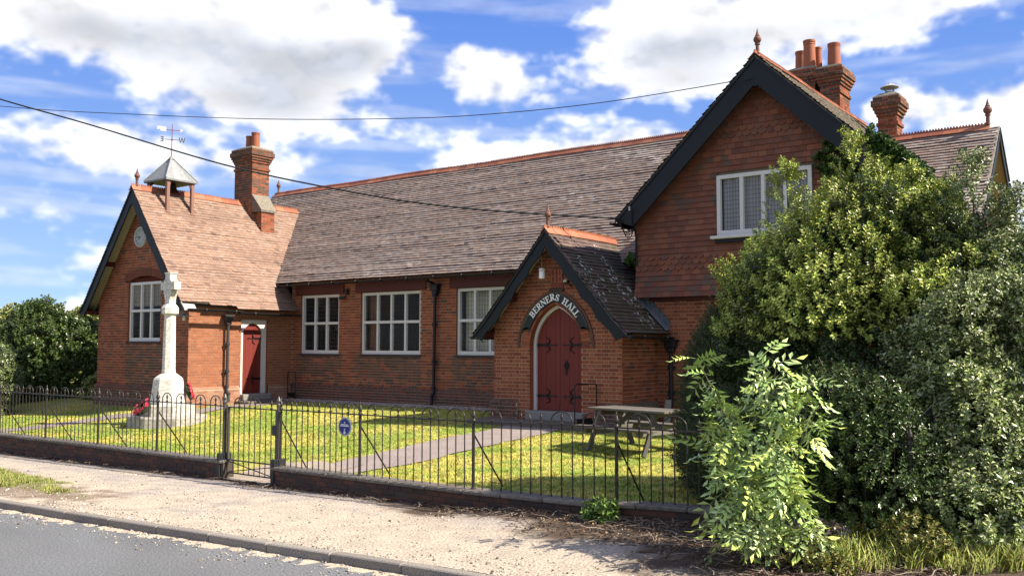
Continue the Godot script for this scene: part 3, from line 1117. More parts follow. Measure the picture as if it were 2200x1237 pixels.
func gutter(a: Vector3, b: Vector3, out: Vector3) -> void:
	var mb := MB.new()
	var d := (b - a).normalized()
	var n := 8
	for i in n:
		var t0 := PI * i / n
		var t1 := PI * (i + 1) / n
		var p := out * (-cos(t0) * 0.058) - UP * (sin(t0) * 0.058)
		var r := out * (-cos(t1) * 0.058) - UP * (sin(t1) * 0.058)
		mb.sq(a + p, a + r, b + r, b + p, p.normalized(), r.normalized(), r.normalized(), p.normalized(), Color(0.016, 0.018, 0.022))
	mb.box(a + out * 0.054 - UP * 0.012, b - a, UP * 0.014, out * 0.008, Color(0.02, 0.022, 0.026))
	for e in [a, b]:
		var prev: Vector3 = e - out * 0.058
		for i in n:
			var t1 := PI * (i + 1) / n
			var r: Vector3 = e + out * (-cos(t1) * 0.058) - UP * (sin(t1) * 0.058)
			mb.t(e, prev, r, Color(0.016, 0.018, 0.022), d if e == b else -d)
			prev = r
	var L := (b - a).length()
	var x := 0.5
	while x < L:
		mb.box(a + d * x - out * 0.06 - UP * 0.066, d * 0.025, UP * 0.07, out * 0.128, Color(0.02, 0.022, 0.026))
		mb.cb(a + d * (x + 0.012) + out * 0.066, Vector3(0.02, 0.02, 0.02), Color(0.3, 0.3, 0.3))
		x += 0.95
	part(hall, "gutter", mb, M.black_paint)

func downpipe(top: Vector3, foot: Vector3, wall_n: Vector3, hopper: bool, col: Color) -> void:
	var mb := MB.new()
	var r := 0.042
	mb.tube([top, foot + UP * 0.42], r, 10, col)
	mb.tube([foot + UP * 0.44, foot + UP * 0.36, foot + UP * 0.24 + wall_n * 0.07, foot + UP * 0.02 + wall_n * 0.08], r, 10, col)
	for k in [0.42, 0.22]:
		mb.lathe(foot + UP * k + (wall_n * 0.075 if k < 0.4 else Vector3.ZERO), [Vector2(r, 0.0), Vector2(r + 0.016, 0.005), Vector2(r + 0.016, 0.06), Vector2(r, 0.065)], 10, col)
	var h := top.y - foot.y
	for k in [0.36, 0.68, 0.93]:
		var p: Vector3 = foot + UP * (h * k)
		mb.lathe(p, [Vector2(r, 0.0), Vector2(r + 0.016, 0.006), Vector2(r + 0.016, 0.085), Vector2(r, 0.09)], 10, col)
		var sd := wall_n.cross(UP)
		mb.cb(p + UP * 0.045 - wall_n * 0.03, Vector3(0.17, 0.06, 0.02), col, Basis(sd, UP, wall_n))
	if hopper:
		var sd := wall_n.cross(UP)
		var bs := Basis(sd, UP, wall_n)
		mb.stone(top + UP * 0.02, Vector3(0.24, 0.13, 0.17), 0.012, col, bs)
		mb.stone(top + UP * 0.10, Vector3(0.30, 0.05, 0.20), 0.010, col, bs)
		mb.stone(top - UP * 0.09, Vector3(0.17, 0.12, 0.12), 0.02, col, bs)
	part(hall, "downpipe", mb, M.black_paint)

func pot(ch: Node3D, at: Vector3, r: float, h: float) -> void:
	var mb := MB.new()
	mb.lathe(at, [Vector2(r * 1.08, 0), Vector2(r * 1.04, h * 0.12), Vector2(r * 0.98, h * 0.6), Vector2(r * 0.94, h * 0.84), Vector2(r * 1.0, h * 0.86), Vector2(r * 0.95, h * 0.89), Vector2(r * 1.03, h * 0.93), Vector2(r * 1.03, h), Vector2(r * 0.86, h), Vector2(r * 0.82, h * 0.5)], 18, Color(0.40, 0.13, 0.065) * rng.randf_range(0.85, 1.1))
	part(ch, "chimney_pot", mb, M.terracotta)

# brick stack with stepped head; pots as [x, z, radius, height]
func chimney(x0: float, x1: float, z0: float, z1: float, y0: float, y1: float, pots: Array, grime: float) -> Node3D:
	var ch := holder(hall, "chimney")
	var bk := MB.new()
	var mo := MB.new()
	var tone := func(_u, v): return vary(pick(GRIMY), 0.2) if rng.randf() < grime + 0.4 * smoothstep(y1 - 0.7, y1, v) else vary(pick(BRICKS), 0.15)
	var head := y1 - 0.45
	var lev := [[y0, head - 0.225, 0.0], [head - 0.225, head - 0.15, 0.03], [head - 0.15, head, 0.0], [head, head + 0.075, 0.03], [head + 0.075, head + 0.15, 0.06], [head + 0.15, head + 0.225, 0.09], [head + 0.225, head + 0.36, 0.12], [head + 0.36, y1, 0.085]]
	for l in lev:
		var g: float = l[2]
		var a0 := x0 - g
		var a1 := x1 + g
		var b0 := z0 - g
		var b1 := z1 + g
		lay_bricks(Vector3(a0, 0, b1), Vector3.RIGHT, Vector3.BACK, l[0], l[1], func(_v): return [Vector2(0, a1 - a0)], tone, bk, mo)
		lay_bricks(Vector3(a1, 0, b1), Vector3.FORWARD, Vector3.RIGHT, l[0], l[1], func(_v): return [Vector2(0, b1 - b0)], tone, bk, mo)
		lay_bricks(Vector3(a0, 0, b0), Vector3.BACK, Vector3.LEFT, l[0], l[1], func(_v): return [Vector2(0, b1 - b0)], tone, bk, mo)
		lay_bricks(Vector3(a1, 0, b0), Vector3.LEFT, Vector3.FORWARD, l[0], l[1], func(_v): return [Vector2(0, a1 - a0)], tone, bk, mo)
		mo.q(Vector3(a0, l[1], b0), Vector3(a1, l[1], b0), Vector3(a1, l[1], b1), Vector3(a0, l[1], b1), Color(0.1, 0.085, 0.07), UP)
		mo.q(Vector3(a0, l[0], b0), Vector3(a1, l[0], b0), Vector3(a1, l[0], b1), Vector3(a0, l[0], b1), Color(0.1, 0.085, 0.07), -UP)
	part(ch, "mortar", mo, M.mortar)
	var b := part(ch, "brickwork", bk, M.brick)
	b.set_meta("kind", "stuff")
	var cap := MB.new()
	var cx := (x0 + x1) * 0.5
	var cz := (z0 + z1) * 0.5
	var hx := (x1 - x0) * 0.5 + 0.08
	var hz := (z1 - z0) * 0.5 + 0.08
	var cc := Color(0.27, 0.25, 0.20)
	var tp := Vector3(cx, y1 + 0.10, cz)
	var cs := [Vector3(cx - hx, y1 + 0.004, cz - hz), Vector3(cx + hx, y1 + 0.004, cz - hz), Vector3(cx + hx, y1 + 0.004, cz + hz), Vector3(cx - hx, y1 + 0.004, cz + hz)]
	for i in 4:
		var p: Vector3 = cs[i]
		var r: Vector3 = cs[(i + 1) % 4]
		var m := Vector3(0, y1 + 0.10, 0)
		var pi := Vector3(lerpf(p.x, cx, 0.45), m.y, lerpf(p.z, cz, 0.45))
		var ri := Vector3(lerpf(r.x, cx, 0.45), m.y, lerpf(r.z, cz, 0.45))
		cap.q(p, r, ri, pi, vary(cc, 0.1), ((p + r) * 0.5 - Vector3(cx, y1 - 0.3, cz)).normalized())
		cap.t(pi, ri, tp, cc, UP)
	part(ch, "flaunching", cap, M.stone)
	for p in pots:
		pot(ch, Vector3(p[0], y1 + 0.05, p[1]), p[2], p[3])
	return ch

func tile_main(u: float, d: float, y: float) -> Color:
	var n := fbm.get_noise_2d(u * 0.5, y * 1.1)
	var base: Color = pick([Color(0.30, 0.235, 0.20), Color(0.335, 0.262, 0.225), Color(0.275, 0.205, 0.172), Color(0.31, 0.222, 0.18), Color(0.30, 0.245, 0.215)])
	var c := vary(base, 0.11)
	# lichen bleaches the upper right of the slope and speckles the rest
	var li := smoothstep(0.15, 0.6, n + 0.12 * (u + 16.0) * 0.25 - 0.25 + rng.randf_range(-0.35, 0.35))
	c = c.lerp(Color(0.58, 0.53, 0.47), li * 0.6)
	if rng.randf() < 0.02:
		c = c.lerp(Color(0.10, 0.075, 0.065), 0.6)
	return c

func tile_clock(u: float, d: float, y: float) -> Color:
	var n := fbm.get_noise_2d(u * 0.7 + 20.0, y * 1.2)
	var base: Color = pick([Color(0.345, 0.225, 0.172), Color(0.37, 0.248, 0.192), Color(0.315, 0.20, 0.15), Color(0.355, 0.22, 0.16)])
	var c := vary(base, 0.09)
	c = c.lerp(Color(0.25, 0.16, 0.12), smoothstep(0.12, 0.5, n + rng.randf_range(-0.2, 0.2)) * 0.7)
	if rng.randf() < 0.04:
		c = c.lerp(Color(0.14, 0.09, 0.07), 0.6)
	return c

func tile_porch(u: float, d: float, y: float) -> Color:
	var c := vary(pick([Color(0.16, 0.108, 0.096), Color(0.19, 0.13, 0.112), Color(0.135, 0.092, 0.084), Color(0.21, 0.142, 0.118)]), 0.15)
	# moss in the lower corner by the lead
	var m := smoothstep(0.0, 0.5, (u - 16.55) * 0.5 + (d - 0.9) * 0.55 + rng.randf_range(-0.25, 0.25))
	return c.lerp(Color(0.085, 0.080, 0.042), m * 0.8)

func tile_wing(u: float, d: float, y: float) -> Color:
	return vary(pick([Color(0.17, 0.135, 0.11), Color(0.20, 0.16, 0.125), Color(0.15, 0.125, 0.10), Color(0.13, 0.125, 0.085)]), 0.2)

func build_roofs() -> void:
	var slopes := holder(hall, "main_roof")
	var t := MB.new()
	var un := MB.new()
	var lwspan := func(d, y): return [Vector2(14.19 if d < 2.53 else 15.9, main_u(y))]
	lay_tiles(Vector3(0, 0, -21.1), Vector3.RIGHT, Vector3.BACK, MAIN_PROF, func(d, y):
		var out := []
		var dl := prof_d(LW_PROF, y) if y < 5.95 else -1.0
		var x1 := -9.53
		if y > 4.15:
			x1 = RWX - prof_d(RW_PROF, y)
		if dl < 0.0:
			out.append(Vector2(-26.45, x1))
		else:
			out.append(Vector2(LWX + dl, x1))
			out.append(Vector2(-26.45, maxf(LWX - dl, -26.45)))
		return out, tile_main, t, un)
	# back slope
	un.q(Vector3(-26.45, 6.84, -21.1), Vector3(-6.8, 6.84, -21.1), Vector3(-6.8, 3.33, -24.47), Vector3(-26.45, 3.33, -24.47), Color(0.2, 0.13, 0.1), Vector3(0, 0.7, -0.7))
	var o := part(slopes, "roof_tiles", t, M.tile)
	o.set_meta("kind", "stuff")
	part(slopes, "underlay", un, M.plain)
	ridge(slopes, Vector3(-26.4, 6.84, -21.1), Vector3(-6.95, 6.84, -21.1), 1.04)
	finial(Vector3(-26.2, 6.92, -21.1), 0.85)
	# clock wing
	slopes = holder(hall, "clock_wing_roof")
	t = MB.new()
	un = MB.new()
	lay_tiles(Vector3(LWX, 0, 0), Vector3.FORWARD, Vector3.RIGHT, LW_PROF, lwspan, tile_clock, t, un)
	lay_tiles(Vector3(LWX, 0, 0), Vector3.FORWARD, Vector3.LEFT, LW_PROF, func(d, y): return [Vector2(14.19, main_u(y))], tile_clock, t, un)
	o = part(slopes, "roof_tiles", t, M.tile)
	o.set_meta("kind", "stuff")
	part(slopes, "underlay", un, M.plain)
	ridge(slopes, Vector3(LWX, 5.95, -14.17), Vector3(LWX, 5.95, -20.2), 1.33)
	finial(Vector3(LWX, 6.02, -14.35), 0.85)
	# porch
	slopes = holder(hall, "porch_roof")
	t = MB.new()
	un = MB.new()
	lay_tiles(Vector3(PRX, 0, 0), Vector3.FORWARD, Vector3.RIGHT, PR_PROF, func(d, y):
		if d < 1.14:
			return [Vector2(15.38, main_u(y))]
		return [Vector2(15.38, 17.10 if y > 2.5 else 17.20)], tile_porch, t, un, slopes)
	lay_tiles(Vector3(PRX, 0, 0), Vector3.FORWARD, Vector3.LEFT, PR_PROF, func(d, y): return [Vector2(15.38, main_u(y))], tile_porch, t, un)
	o = part(slopes, "roof_tiles", t, M.tile)
	o.set_meta("kind", "stuff")
	part(slopes, "underlay", un, M.plain)
	ridge(slopes, Vector3(PRX, 3.87, -15.36), Vector3(PRX, 3.87, -18.35), 1.17)
	finial(Vector3(PRX, 3.94, -15.5), 0.8)
	# lichen scales on the porch slope, thin crusts of their own
	var li := MB.new()
	for i in 420:
		var s := rng.randf()
		var d := lerpf(0.15, 1.8, rng.randf())
		var u := 15.45 + rng.randf() * 1.6
		var dens := fbm.get_noise_2d(u * 1.6, d * 1.6 + 4.0) + 0.25 - absf(d - 0.95) * 0.25
		if dens < 0.22:
			continue
		var y := 0.0
		for k in PR_PROF.size() - 1:
			if d <= PR_PROF[k].x and d >= PR_PROF[k + 1].x:
				y = PR_PROF[k].y + (PR_PROF[k + 1].y - PR_PROF[k].y) * (PR_PROF[k].x - d) / (PR_PROF[k].x - PR_PROF[k + 1].x)
		var nn := Vector3(0.76, 0.65, 0)
		var c := Vector3(PRX + d, y, -u) + nn * 0.036
		var r := lerpf(0.012, 0.042, s * s)
		var ax := Vector3(0.65, -0.76, 0)
		var pts := []
		for k in 7:
			var a := TAU * k / 7.0
			pts.append(c + (ax * cos(a) + Vector3.FORWARD * sin(a)) * r * rng.randf_range(0.6, 1.2))
		for k in range(1, 6):
			li.t(pts[0], pts[k], pts[k + 1], Color(0.60, 0.60, 0.55) * rng.randf_range(0.7, 1.1), nn)
	part(slopes, "lichen", li, M.stone).set_meta("kind", "stuff")
	# tile-hung wing
	slopes = holder(hall, "wing_roof")
	t = MB.new()
	un = MB.new()
	lay_tiles(Vector3(RWX, 0, 0), Vector3.FORWARD, Vector3.RIGHT, RW_PROF, func(d, y): return [Vector2(16.73, 24.4 if y > 6.05 else 21.1 - prof_d(CROSS_PROF, maxf(y, 3.8)))], tile_wing, t, un)
	lay_tiles(Vector3(RWX, 0, 0), Vector3.FORWARD, Vector3.LEFT, RW_PROF, func(d, y): return [Vector2(16.73, main_u(y) if y < 6.84 else 24.4)], tile_wing, t, un)
	lay_tiles(Vector3(0, 0, -21.1), Vector3.RIGHT, Vector3.BACK, CROSS_PROF, func(d, y): return [Vector2(RWX + prof_d(RW_PROF, maxf(y, 4.2)), -3.2)], tile_main, t, un)
	un.q(Vector3(-6.7, 6.05, -21.1), Vector3(-3.2, 6.05, -21.1), Vector3(-3.2, 3.77, -23.45), Vector3(-6.7, 3.77, -23.45), Color(0.2, 0.13, 0.1), Vector3(0, 0.7, -0.7))
	o = part(slopes, "roof_tiles", t, M.tile)
	o.set_meta("kind", "stuff")
	part(slopes, "underlay", un, M.plain)
	ridge(slopes, Vector3(RWX, 7.10, -16.72), Vector3(RWX, 7.10, -24.4), 0.95)
	ridge(slopes, Vector3(-5.75, 6.05, -21.1), Vector3(-3.18, 6.05, -21.1), 0.97)
	finial(Vector3(RWX, 7.17, -16.9), 0.85)
	finial(Vector3(-3.4, 6.12, -21.1), 0.95)
	# boards under the verges
	bargeboards(Vector3(LWX, 0, -14.235), Vector3.RIGHT, Vector3.BACK, LW_PROF, 0.26, 0.0)
	soffit(Vector3(LWX, 0, -14.24), Vector3.RIGHT, Vector3.FORWARD, LW_PROF, 0.38, Color(0.78, 0.78, 0.76))
	bargeboards(Vector3(PRX, 0, -15.43), Vector3.RIGHT, Vector3.BACK, PR_PROF, 0.27, 0.055)
	soffit(Vector3(PRX, 0, -15.435), Vector3.RIGHT, Vector3.FORWARD, PR_PROF, 0.35, Color(0.75, 0.75, 0.73))
	bargeboards(Vector3(RWX, 0, -16.79), Vector3.RIGHT, Vector3.BACK, RW_PROF, 0.40, 0.0)
	soffit(Vector3(RWX, 0, -16.80), Vector3.RIGHT, Vector3.FORWARD, RW_PROF, 0.42, Color(0.06, 0.06, 0.065))
	bargeboards(Vector3(-3.22, 0, -21.1), Vector3.FORWARD, Vector3.RIGHT, CROSS_PROF, 0.22, 0.0)
	soffit(Vector3(-3.23, 0, -21.1), Vector3.FORWARD, Vector3.LEFT, CROSS_PROF, 0.42, Color(0.5, 0.48, 0.44))
	# dark red corbel blocks at the feet of the verges
	var cr := Color(0.10, 0.018, 0.014)
	for p in [[Vector3(-26.50, 2.47, -14.42), Vector3(0.42, 0.09, 0.36)], [Vector3(-12.37, 1.735, -15.60), Vector3(0.22, 0.13, 0.32)], [Vector3(-8.99, 1.735, -15.60), Vector3(0.22, 0.13, 0.32)], [Vector3(-9.62, 4.10, -16.97), Vector3(0.22, 0.13, 0.34)], [Vector3(-25.55, 3.86, -14.42), Vector3(0.14, 0.14, 0.36)], [Vector3(-11.72, 2.52, -15.60), Vector3(0.16, 0.16, 0.32)]]:
		var mb := MB.new()
		mb.stone(p[0], p[1], 0.012, cr)
		part(hall, "corbel", mb, M.door_paint)
	# gutters and pipes
	gutter(Vector3(-21.9, 3.27, -17.66), Vector3(-12.2, 3.29, -17.66), Vector3.BACK)
	gutter(Vector3(-21.33, 2.47, -14.3), Vector3(-21.33, 2.45, -15.95), Vector3.RIGHT)
	gutter(Vector3(-21.34, 2.415, -15.9), Vector3(-21.34, 2.40, -18.05), Vector3.RIGHT)
	gutter(Vector3(-8.74, 1.70, -15.42), Vector3(-8.74, 1.685, -17.2), Vector3.RIGHT)
	gutter(Vector3(-12.62, 1.70, -15.42), Vector3(-12.62, 1.69, -18.0), Vector3.LEFT)
	gutter(Vector3(-26.72, 2.47, -14.25), Vector3(-26.72, 2.46, -20.0), Vector3.LEFT)
	gutter(Vector3(-9.9, 4.1, -16.75), Vector3(-9.9, 4.09, -18.3), Vector3.LEFT)
	gutter(Vector3(-3.5, 4.1, -16.75), Vector3(-3.5, 4.09, -19.0), Vector3.RIGHT)
	var black := Color(0.016, 0.018, 0.024)
	downpipe(Vector3(-15.97, 2.98, -18.0), Vector3(-16.0, -0.05, -18.0), Vector3.BACK, true, black)
	var mb := MB.new()
	mb.tube([Vector3(-15.97, 3.24, -17.68), Vector3(-15.97, 3.17, -17.72), Vector3(-15.97, 3.10, -17.98)], 0.04, 8, black)
	part(hall, "swan_neck", mb, M.black_paint)
	downpipe(Vector3(-21.64, 2.22, -15.77), Vector3(-21.64, -0.08, -15.77), Vector3.RIGHT, true, Color(0.055, 0.055, 0.06))
	downpipe(Vector3(-8.74, 1.52, -17.13), Vector3(-8.74, -0.05, -17.13), Vector3.BACK, true, black)
	# lead flashing where the porch slope meets the wing
	var ld := MB.new()
	var lead := Color(0.16, 0.18, 0.21)
	for k in 14:
		var d0 := 1.14 + k * 0.053
		var d1 := d0 + 0.056
		var y0 := lerpf(2.52, 1.76, (d0 - 1.14) / 0.74)
		var y1 := lerpf(2.52, 1.76, (d1 - 1.14) / 0.74)
		ld.q(Vector3(PRX + d0, y0 + 0.06, -17.04), Vector3(PRX + d1, y1 + 0.06, -17.04), Vector3(PRX + d1, y1 + 0.10, -17.205), Vector3(PRX + d0, y0 + 0.10, -17.205), vary(lead, 0.15), Vector3(0.6, 0.7, 0.2).normalized())
		ld.q(Vector3(PRX + d0, y0 + 0.08, -17.205), Vector3(PRX + d1, y1 + 0.08, -17.205), Vector3(PRX + d1, y0 + 0.24, -17.205), Vector3(PRX + d0, y0 + 0.24, -17.205), vary(lead * 0.8, 0.15), Vector3.BACK)
	part(hall, "flashing", ld, M.lead)

func build_walls() -> void:
	var bk := MB.new()
	var mo := MB.new()
	# long wall of the hall
	var wins := [Vector2(-21.34, -19.71), Vector2(-18.81, -16.57), Vector2(-15.32, -13.69)]
	var grime := func(u, v):
		for w: Vector2 in wins:
			if v < 1.26 and u > w.x - 0.18 and u < w.y + 0.12:
				if rng.randf() < 0.86 - 0.35 * smoothstep(0.75, 0.45, v):
					return vary(pick(GRIMY), 0.18)
		return red(u, v)
	var zm := Vector3(0, 0, -18.1)
	lay_bricks(zm, Vector3.RIGHT, Vector3.BACK, 0.37, 3.36, func(v):
		var s := [Vector2(-21.75, -9.5)]
		for w: Vector2 in wins:
			if v > 1.23 and v < 2.98:
				s = minus(s, w.x, w.y)
		return s, grime, bk, mo)
	var dark := [Color(0.16, 0.070, 0.052), Color(0.13, 0.075, 0.058), Color(0.19, 0.070, 0.050), Color(0.11, 0.070, 0.055)]
	plinth(zm, Vector3.RIGHT, Vector3.BACK, [Vector2(-21.70, -12.33)], bk, mo, dark)
	var rv := MB.new()
	for i in 3:
		var w: Vector2 = wins[i]
		reveal(rv, zm, Vector3.RIGHT, Vector3.BACK, w.x, w.y, 1.235, 2.975, 0.16, Color(0.32, 0.10, 0.047))
		window(zm + Vector3(w.x, 1.265, 0), Vector3.RIGHT, Vector3.BACK, w.y - w.x, 1.705, 4 if i == 1 else 3, 2, 0.045, 0.085, 0.115, ["", "curtain_or_light_sheet", "far_light_sheet"][i])
		# red painted board between window and eaves
		var fb := MB.new()
		fb.stone(Vector3((w.x + w.y) * 0.5, 3.135, -18.085), Vector3(w.y - w.x + 0.42, 0.30, 0.05), 0.006, Color(0.105, 0.022, 0.018))
		for k in 6:
			fb.cb(Vector3(lerpf(w.x, w.y, k / 5.0), 3.2, -18.055), Vector3(0.018, 0.03, 0.02), Color(0.03, 0.015, 0.013))
		part(hall, "fascia_board", fb, M.door_paint)
	# clock wing, gable
	var zc := Vector3(0, 0, -14.6)
	var arc := func(x): return 3.33 + 0.13 * (1.0 - pow((x + 23.905) / 0.82, 2.0))
	var cgrime := func(u, v):
		if v < 1.6 and u > -24.85 and u < -22.95 and rng.randf() < 0.8:
			return vary(pick(GRIMY), 0.2)
		return red(u, v)
	lay_bricks(zc, Vector3.RIGHT, Vector3.BACK, 0.37, 5.7, func(v):
		var hw := 2.28
		if v > 2.7:
			hw = minf(2.28, prof_d(LW_PROF, v + 0.08))
		var s := [Vector2(LWX - hw, LWX + hw)]
		if v > 1.575 and v < 3.68:
			if v < 3.33:
				s = minus(s, -24.72, -23.09)
			else:
				# inside the ring of arch bricks
				var out := 0.88 * sqrt(maxf(0.0, 1.0 - (v - 3.33) / 0.345))
				s = minus(s, -23.905 - maxf(out, 0.0) - 0.10, -23.905 + maxf(out, 0.0) + 0.10)
		return s, cgrime, bk, mo)
	plinth(zc, Vector3.RIGHT, Vector3.BACK, [Vector2(-26.37, -21.69)], bk, mo, dark, 0.37, -0.45)
	reveal(rv, zc, Vector3.RIGHT, Vector3.BACK, -24.72, -23.09, 1.58, 3.40, 0.16, Color(0.32, 0.10, 0.047))
	window(zc + Vector3(-24.715, 1.61, 0), Vector3.RIGHT, Vector3.BACK, 1.62, 1.68, 3, 2, 0.05, 0.085, 0.115)
	# segmental arch of bricks on end
	for i in 27:
		var x := -24.86 + i * 0.0735
		var y: float = arc.call(clampf(x, -24.72, -23.09)) - 0.0
		var tilt := (x + 23.905) * 0.28
		bk.stone(Vector3(x + tilt * 0.11, y + 0.105, -14.605), Vector3(0.064, 0.215, 0.03), 0.003, vary(pick([Color(0.20, 0.07, 0.045), Color(0.24, 0.08, 0.05)]), 0.12), Basis(Vector3.BACK, -tilt))
	mo.box(Vector3(-24.9, 3.46, -14.62), Vector3(1.99, 0, 0), Vector3(0, 0.20, 0), Vector3(0, 0, 0.008), MORTAR)
	rv.box(Vector3(-24.72, 3.29, -14.72), Vector3(1.63, 0, 0), Vector3(0, 0.2, 0), Vector3(0, 0, 0.02), Color(0.16, 0.028, 0.022))
	# clock wing, sunny side with the side door; sunlight put into paler bricks and plinth
	var xs := Vector3(-21.75, 0, 0)
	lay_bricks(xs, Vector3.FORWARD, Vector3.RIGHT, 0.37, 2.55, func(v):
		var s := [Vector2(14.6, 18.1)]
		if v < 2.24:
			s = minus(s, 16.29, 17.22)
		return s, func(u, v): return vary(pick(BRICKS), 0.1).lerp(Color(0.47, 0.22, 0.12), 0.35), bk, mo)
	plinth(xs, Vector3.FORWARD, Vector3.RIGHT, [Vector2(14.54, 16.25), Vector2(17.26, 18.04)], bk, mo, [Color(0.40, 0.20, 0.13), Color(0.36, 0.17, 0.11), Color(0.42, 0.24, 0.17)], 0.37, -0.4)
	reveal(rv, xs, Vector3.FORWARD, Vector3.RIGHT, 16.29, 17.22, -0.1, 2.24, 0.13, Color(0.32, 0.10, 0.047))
	# porch front and flanks
	var zp := Vector3(0, 0, -15.77)
	var door_a := 0.64
	var door_R := 0.925
	var porch_wall := holder(hall, "porch_wall")
	lay_bricks(zp, Vector3.RIGHT, Vector3.BACK, -0.06, 3.62, func(v):
		var hw := 1.59
		if v > 2.0:
			hw = minf(1.59, prof_d(PR_PROF, v + 0.08))
		var s := [Vector2(PRX - hw, PRX + hw)]
		if v < 1.48:
			s = minus(s, PRX - door_a, PRX + door_a)
			if v > 1.02:
				s = minus(s, PRX - door_a - 0.0, PRX + door_a + 0.0)
		elif v < 2.66:
			var dy: float = v - 1.48
			var rr := door_R + 0.29
			var h := sqrt(maxf(rr * rr - dy * dy, 0.0)) - (door_R - door_a)
			if h > 0.0:
				s = minus(s, PRX - h, PRX + h)
		if v > 2.64 and v < 3.10:
			s = minus(s, PRX - 0.10, PRX + 0.21)
		return s, red, bk, mo, porch_wall, 0.05)
	# low buttress plinths beside the steps
	plinth(zp, Vector3.RIGHT, Vector3.BACK, [Vector2(-12.33, -11.62), Vector2(-9.66, -9.03)], bk, mo, dark, 0.37, -0.15)
	var xp := Vector3(PRX + 1.59, 0, 0)
	lay_bricks(xp, Vector3.FORWARD, Vector3.RIGHT, 0.37, 1.9, func(_v): return [Vector2(15.77, 17.23)], red, bk, mo)
	plinth(xp, Vector3.FORWARD, Vector3.RIGHT, [Vector2(15.71, 17.17)], bk, mo, [Color(0.16, 0.14, 0.095), Color(0.19, 0.155, 0.11), Color(0.14, 0.12, 0.085)], 0.37, -0.2)
	lay_bricks(Vector3(PRX - 1.59, 0, 0), Vector3.FORWARD, Vector3.LEFT, -0.1, 1.9, func(_v): return [Vector2(15.77, 18.1)], red, bk, mo)
	# ring of bricks round the doorway: below the sign they show, above they carry the hood
	for side in [-1.0, 1.0]:
		for i in 24:
			var a := i * 0.0715
			if a > 1.25:
				break
			var cx: float = PRX + side * (door_a - door_R)
			var dir := Vector3(side * cos(a), sin(a), 0)
			var c := Vector3(cx, 1.48, -15.785) + dir * (door_R + 0.115)
			if side * (c.x - PRX) < 0.02:
				continue
			bk.stone(c, Vector3(0.215, 0.066, 0.035), 0.003, vary(pick(BRICKS), 0.15), Basis(Vector3.BACK, side * a) if side > 0 else Basis(Vector3.BACK, -a))
	var ring := MB.new()
	ring_band(ring, door_a, door_R, 0.0, 0.30, -15.80, 0.012, MORTAR * 0.75, 1.48)
	part(hall, "arch_backing", ring, M.mortar)
	var hood := MB.new()
	ring_band(hood, door_a, door_R, 0.258, 0.31, -15.775, 0.03, Color(0.17, 0.075, 0.05), 1.46)
	part(hall, "hood_mould", hood, M.tile)
	# jambs and soffit of the doorway
	var jm := MB.new()
	var arcpts := arch_points(door_a, door_R, 0.0, 14, -0.1)
	for i in arcpts.size() - 1:
		var p: Vector2 = arcpts[i]
		var r: Vector2 = arcpts[i + 1]
		var mid := (p + r) * 0.5
		jm.q(Vector3(PRX + p.x, p.y, -15.77), Vector3(PRX + r.x, r.y, -15.77), Vector3(PRX + r.x, r.y, -15.98), Vector3(PRX + p.x, p.y, -15.98), vary(Color(0.32, 0.10, 0.047), 0.1), Vector3(-mid.x, 1.2 - mid.y, 0).normalized())
	part(hall, "door_reveal", jm, M.brick)
	# terracotta tablet with raised monogram
	var tab := MB.new()
	tab.stone(Vector3(PRX + 0.055, 2.88, -15.775), Vector3(0.31, 0.40, 0.05), 0.012, Color(0.24, 0.07, 0.04))
	tab.stone(Vector3(PRX + 0.055, 2.655, -15.765), Vector3(0.36, 0.05, 0.09), 0.01, Color(0.07, 0.055, 0.05))
	var tb := part(hall, "monogram_tablet", tab, M.terracotta)
	var mono := text_mesh("HB", 0.36, 0.03, true)
	mono.material = M_color("monogram", Color(0.27, 0.08, 0.045), 0.8)
	put(tb, "lettering", mono, Transform3D(Basis.IDENTITY.scaled(Vector3(0.62, 1.0, 1.0)), Vector3(PRX + 0.055, 2.93, -15.745)))
	var boss := MB.new()
	for k in 4:
		boss.stone(Vector3(PRX - 0.05 + k * 0.07, 2.735, -15.748), Vector3(0.045, 0.06, 0.02), 0.01, Color(0.27, 0.08, 0.045))
	part(tb, "border", boss, M.terracotta)
	# lower wall of the tile-hung wing
	lay_bricks(Vector3(0, 0, -17.23), Vector3.RIGHT, Vector3.BACK, -0.3, 2.47, func(_v): return [Vector2(-9.15, -3.9)], red, bk, mo)
	lay_bricks(Vector3(-3.9, 0, 0), Vector3.FORWARD, Vector3.RIGHT, -0.3, 2.47, func(_v): return [Vector2(17.23, 20.0)], red, bk, mo)
	lay_bricks(Vector3(-3.62, 0, 0), Vector3.FORWARD, Vector3.RIGHT, -0.3, 5.9, func(v):
		var hw := 2.0 if v < 3.8 else minf(2.0, prof_d(CROSS_PROF, v + 0.1))
		return [Vector2(21.1 - hw, 21.1 + hw)], red, bk, mo)
	var fa := MB.new()
	fa.stone(Vector3(-6.55, 2.475, -17.20), Vector3(5.4, 0.085, 0.09), 0.008, Color(0.10, 0.02, 0.016))
	part(hall, "fascia_board", fa, M.door_paint)
	part(hall, "mortar", mo, M.mortar)
	part(hall, "brickwork", bk, M.brick).set_meta("kind", "stuff")
	part(hall, "reveals", rv, M.brick)
	# plain inner shell: closes the rooms behind the windows
	var sh := MB.new()
	var wc := Color(0.42, 0.37, 0.30)
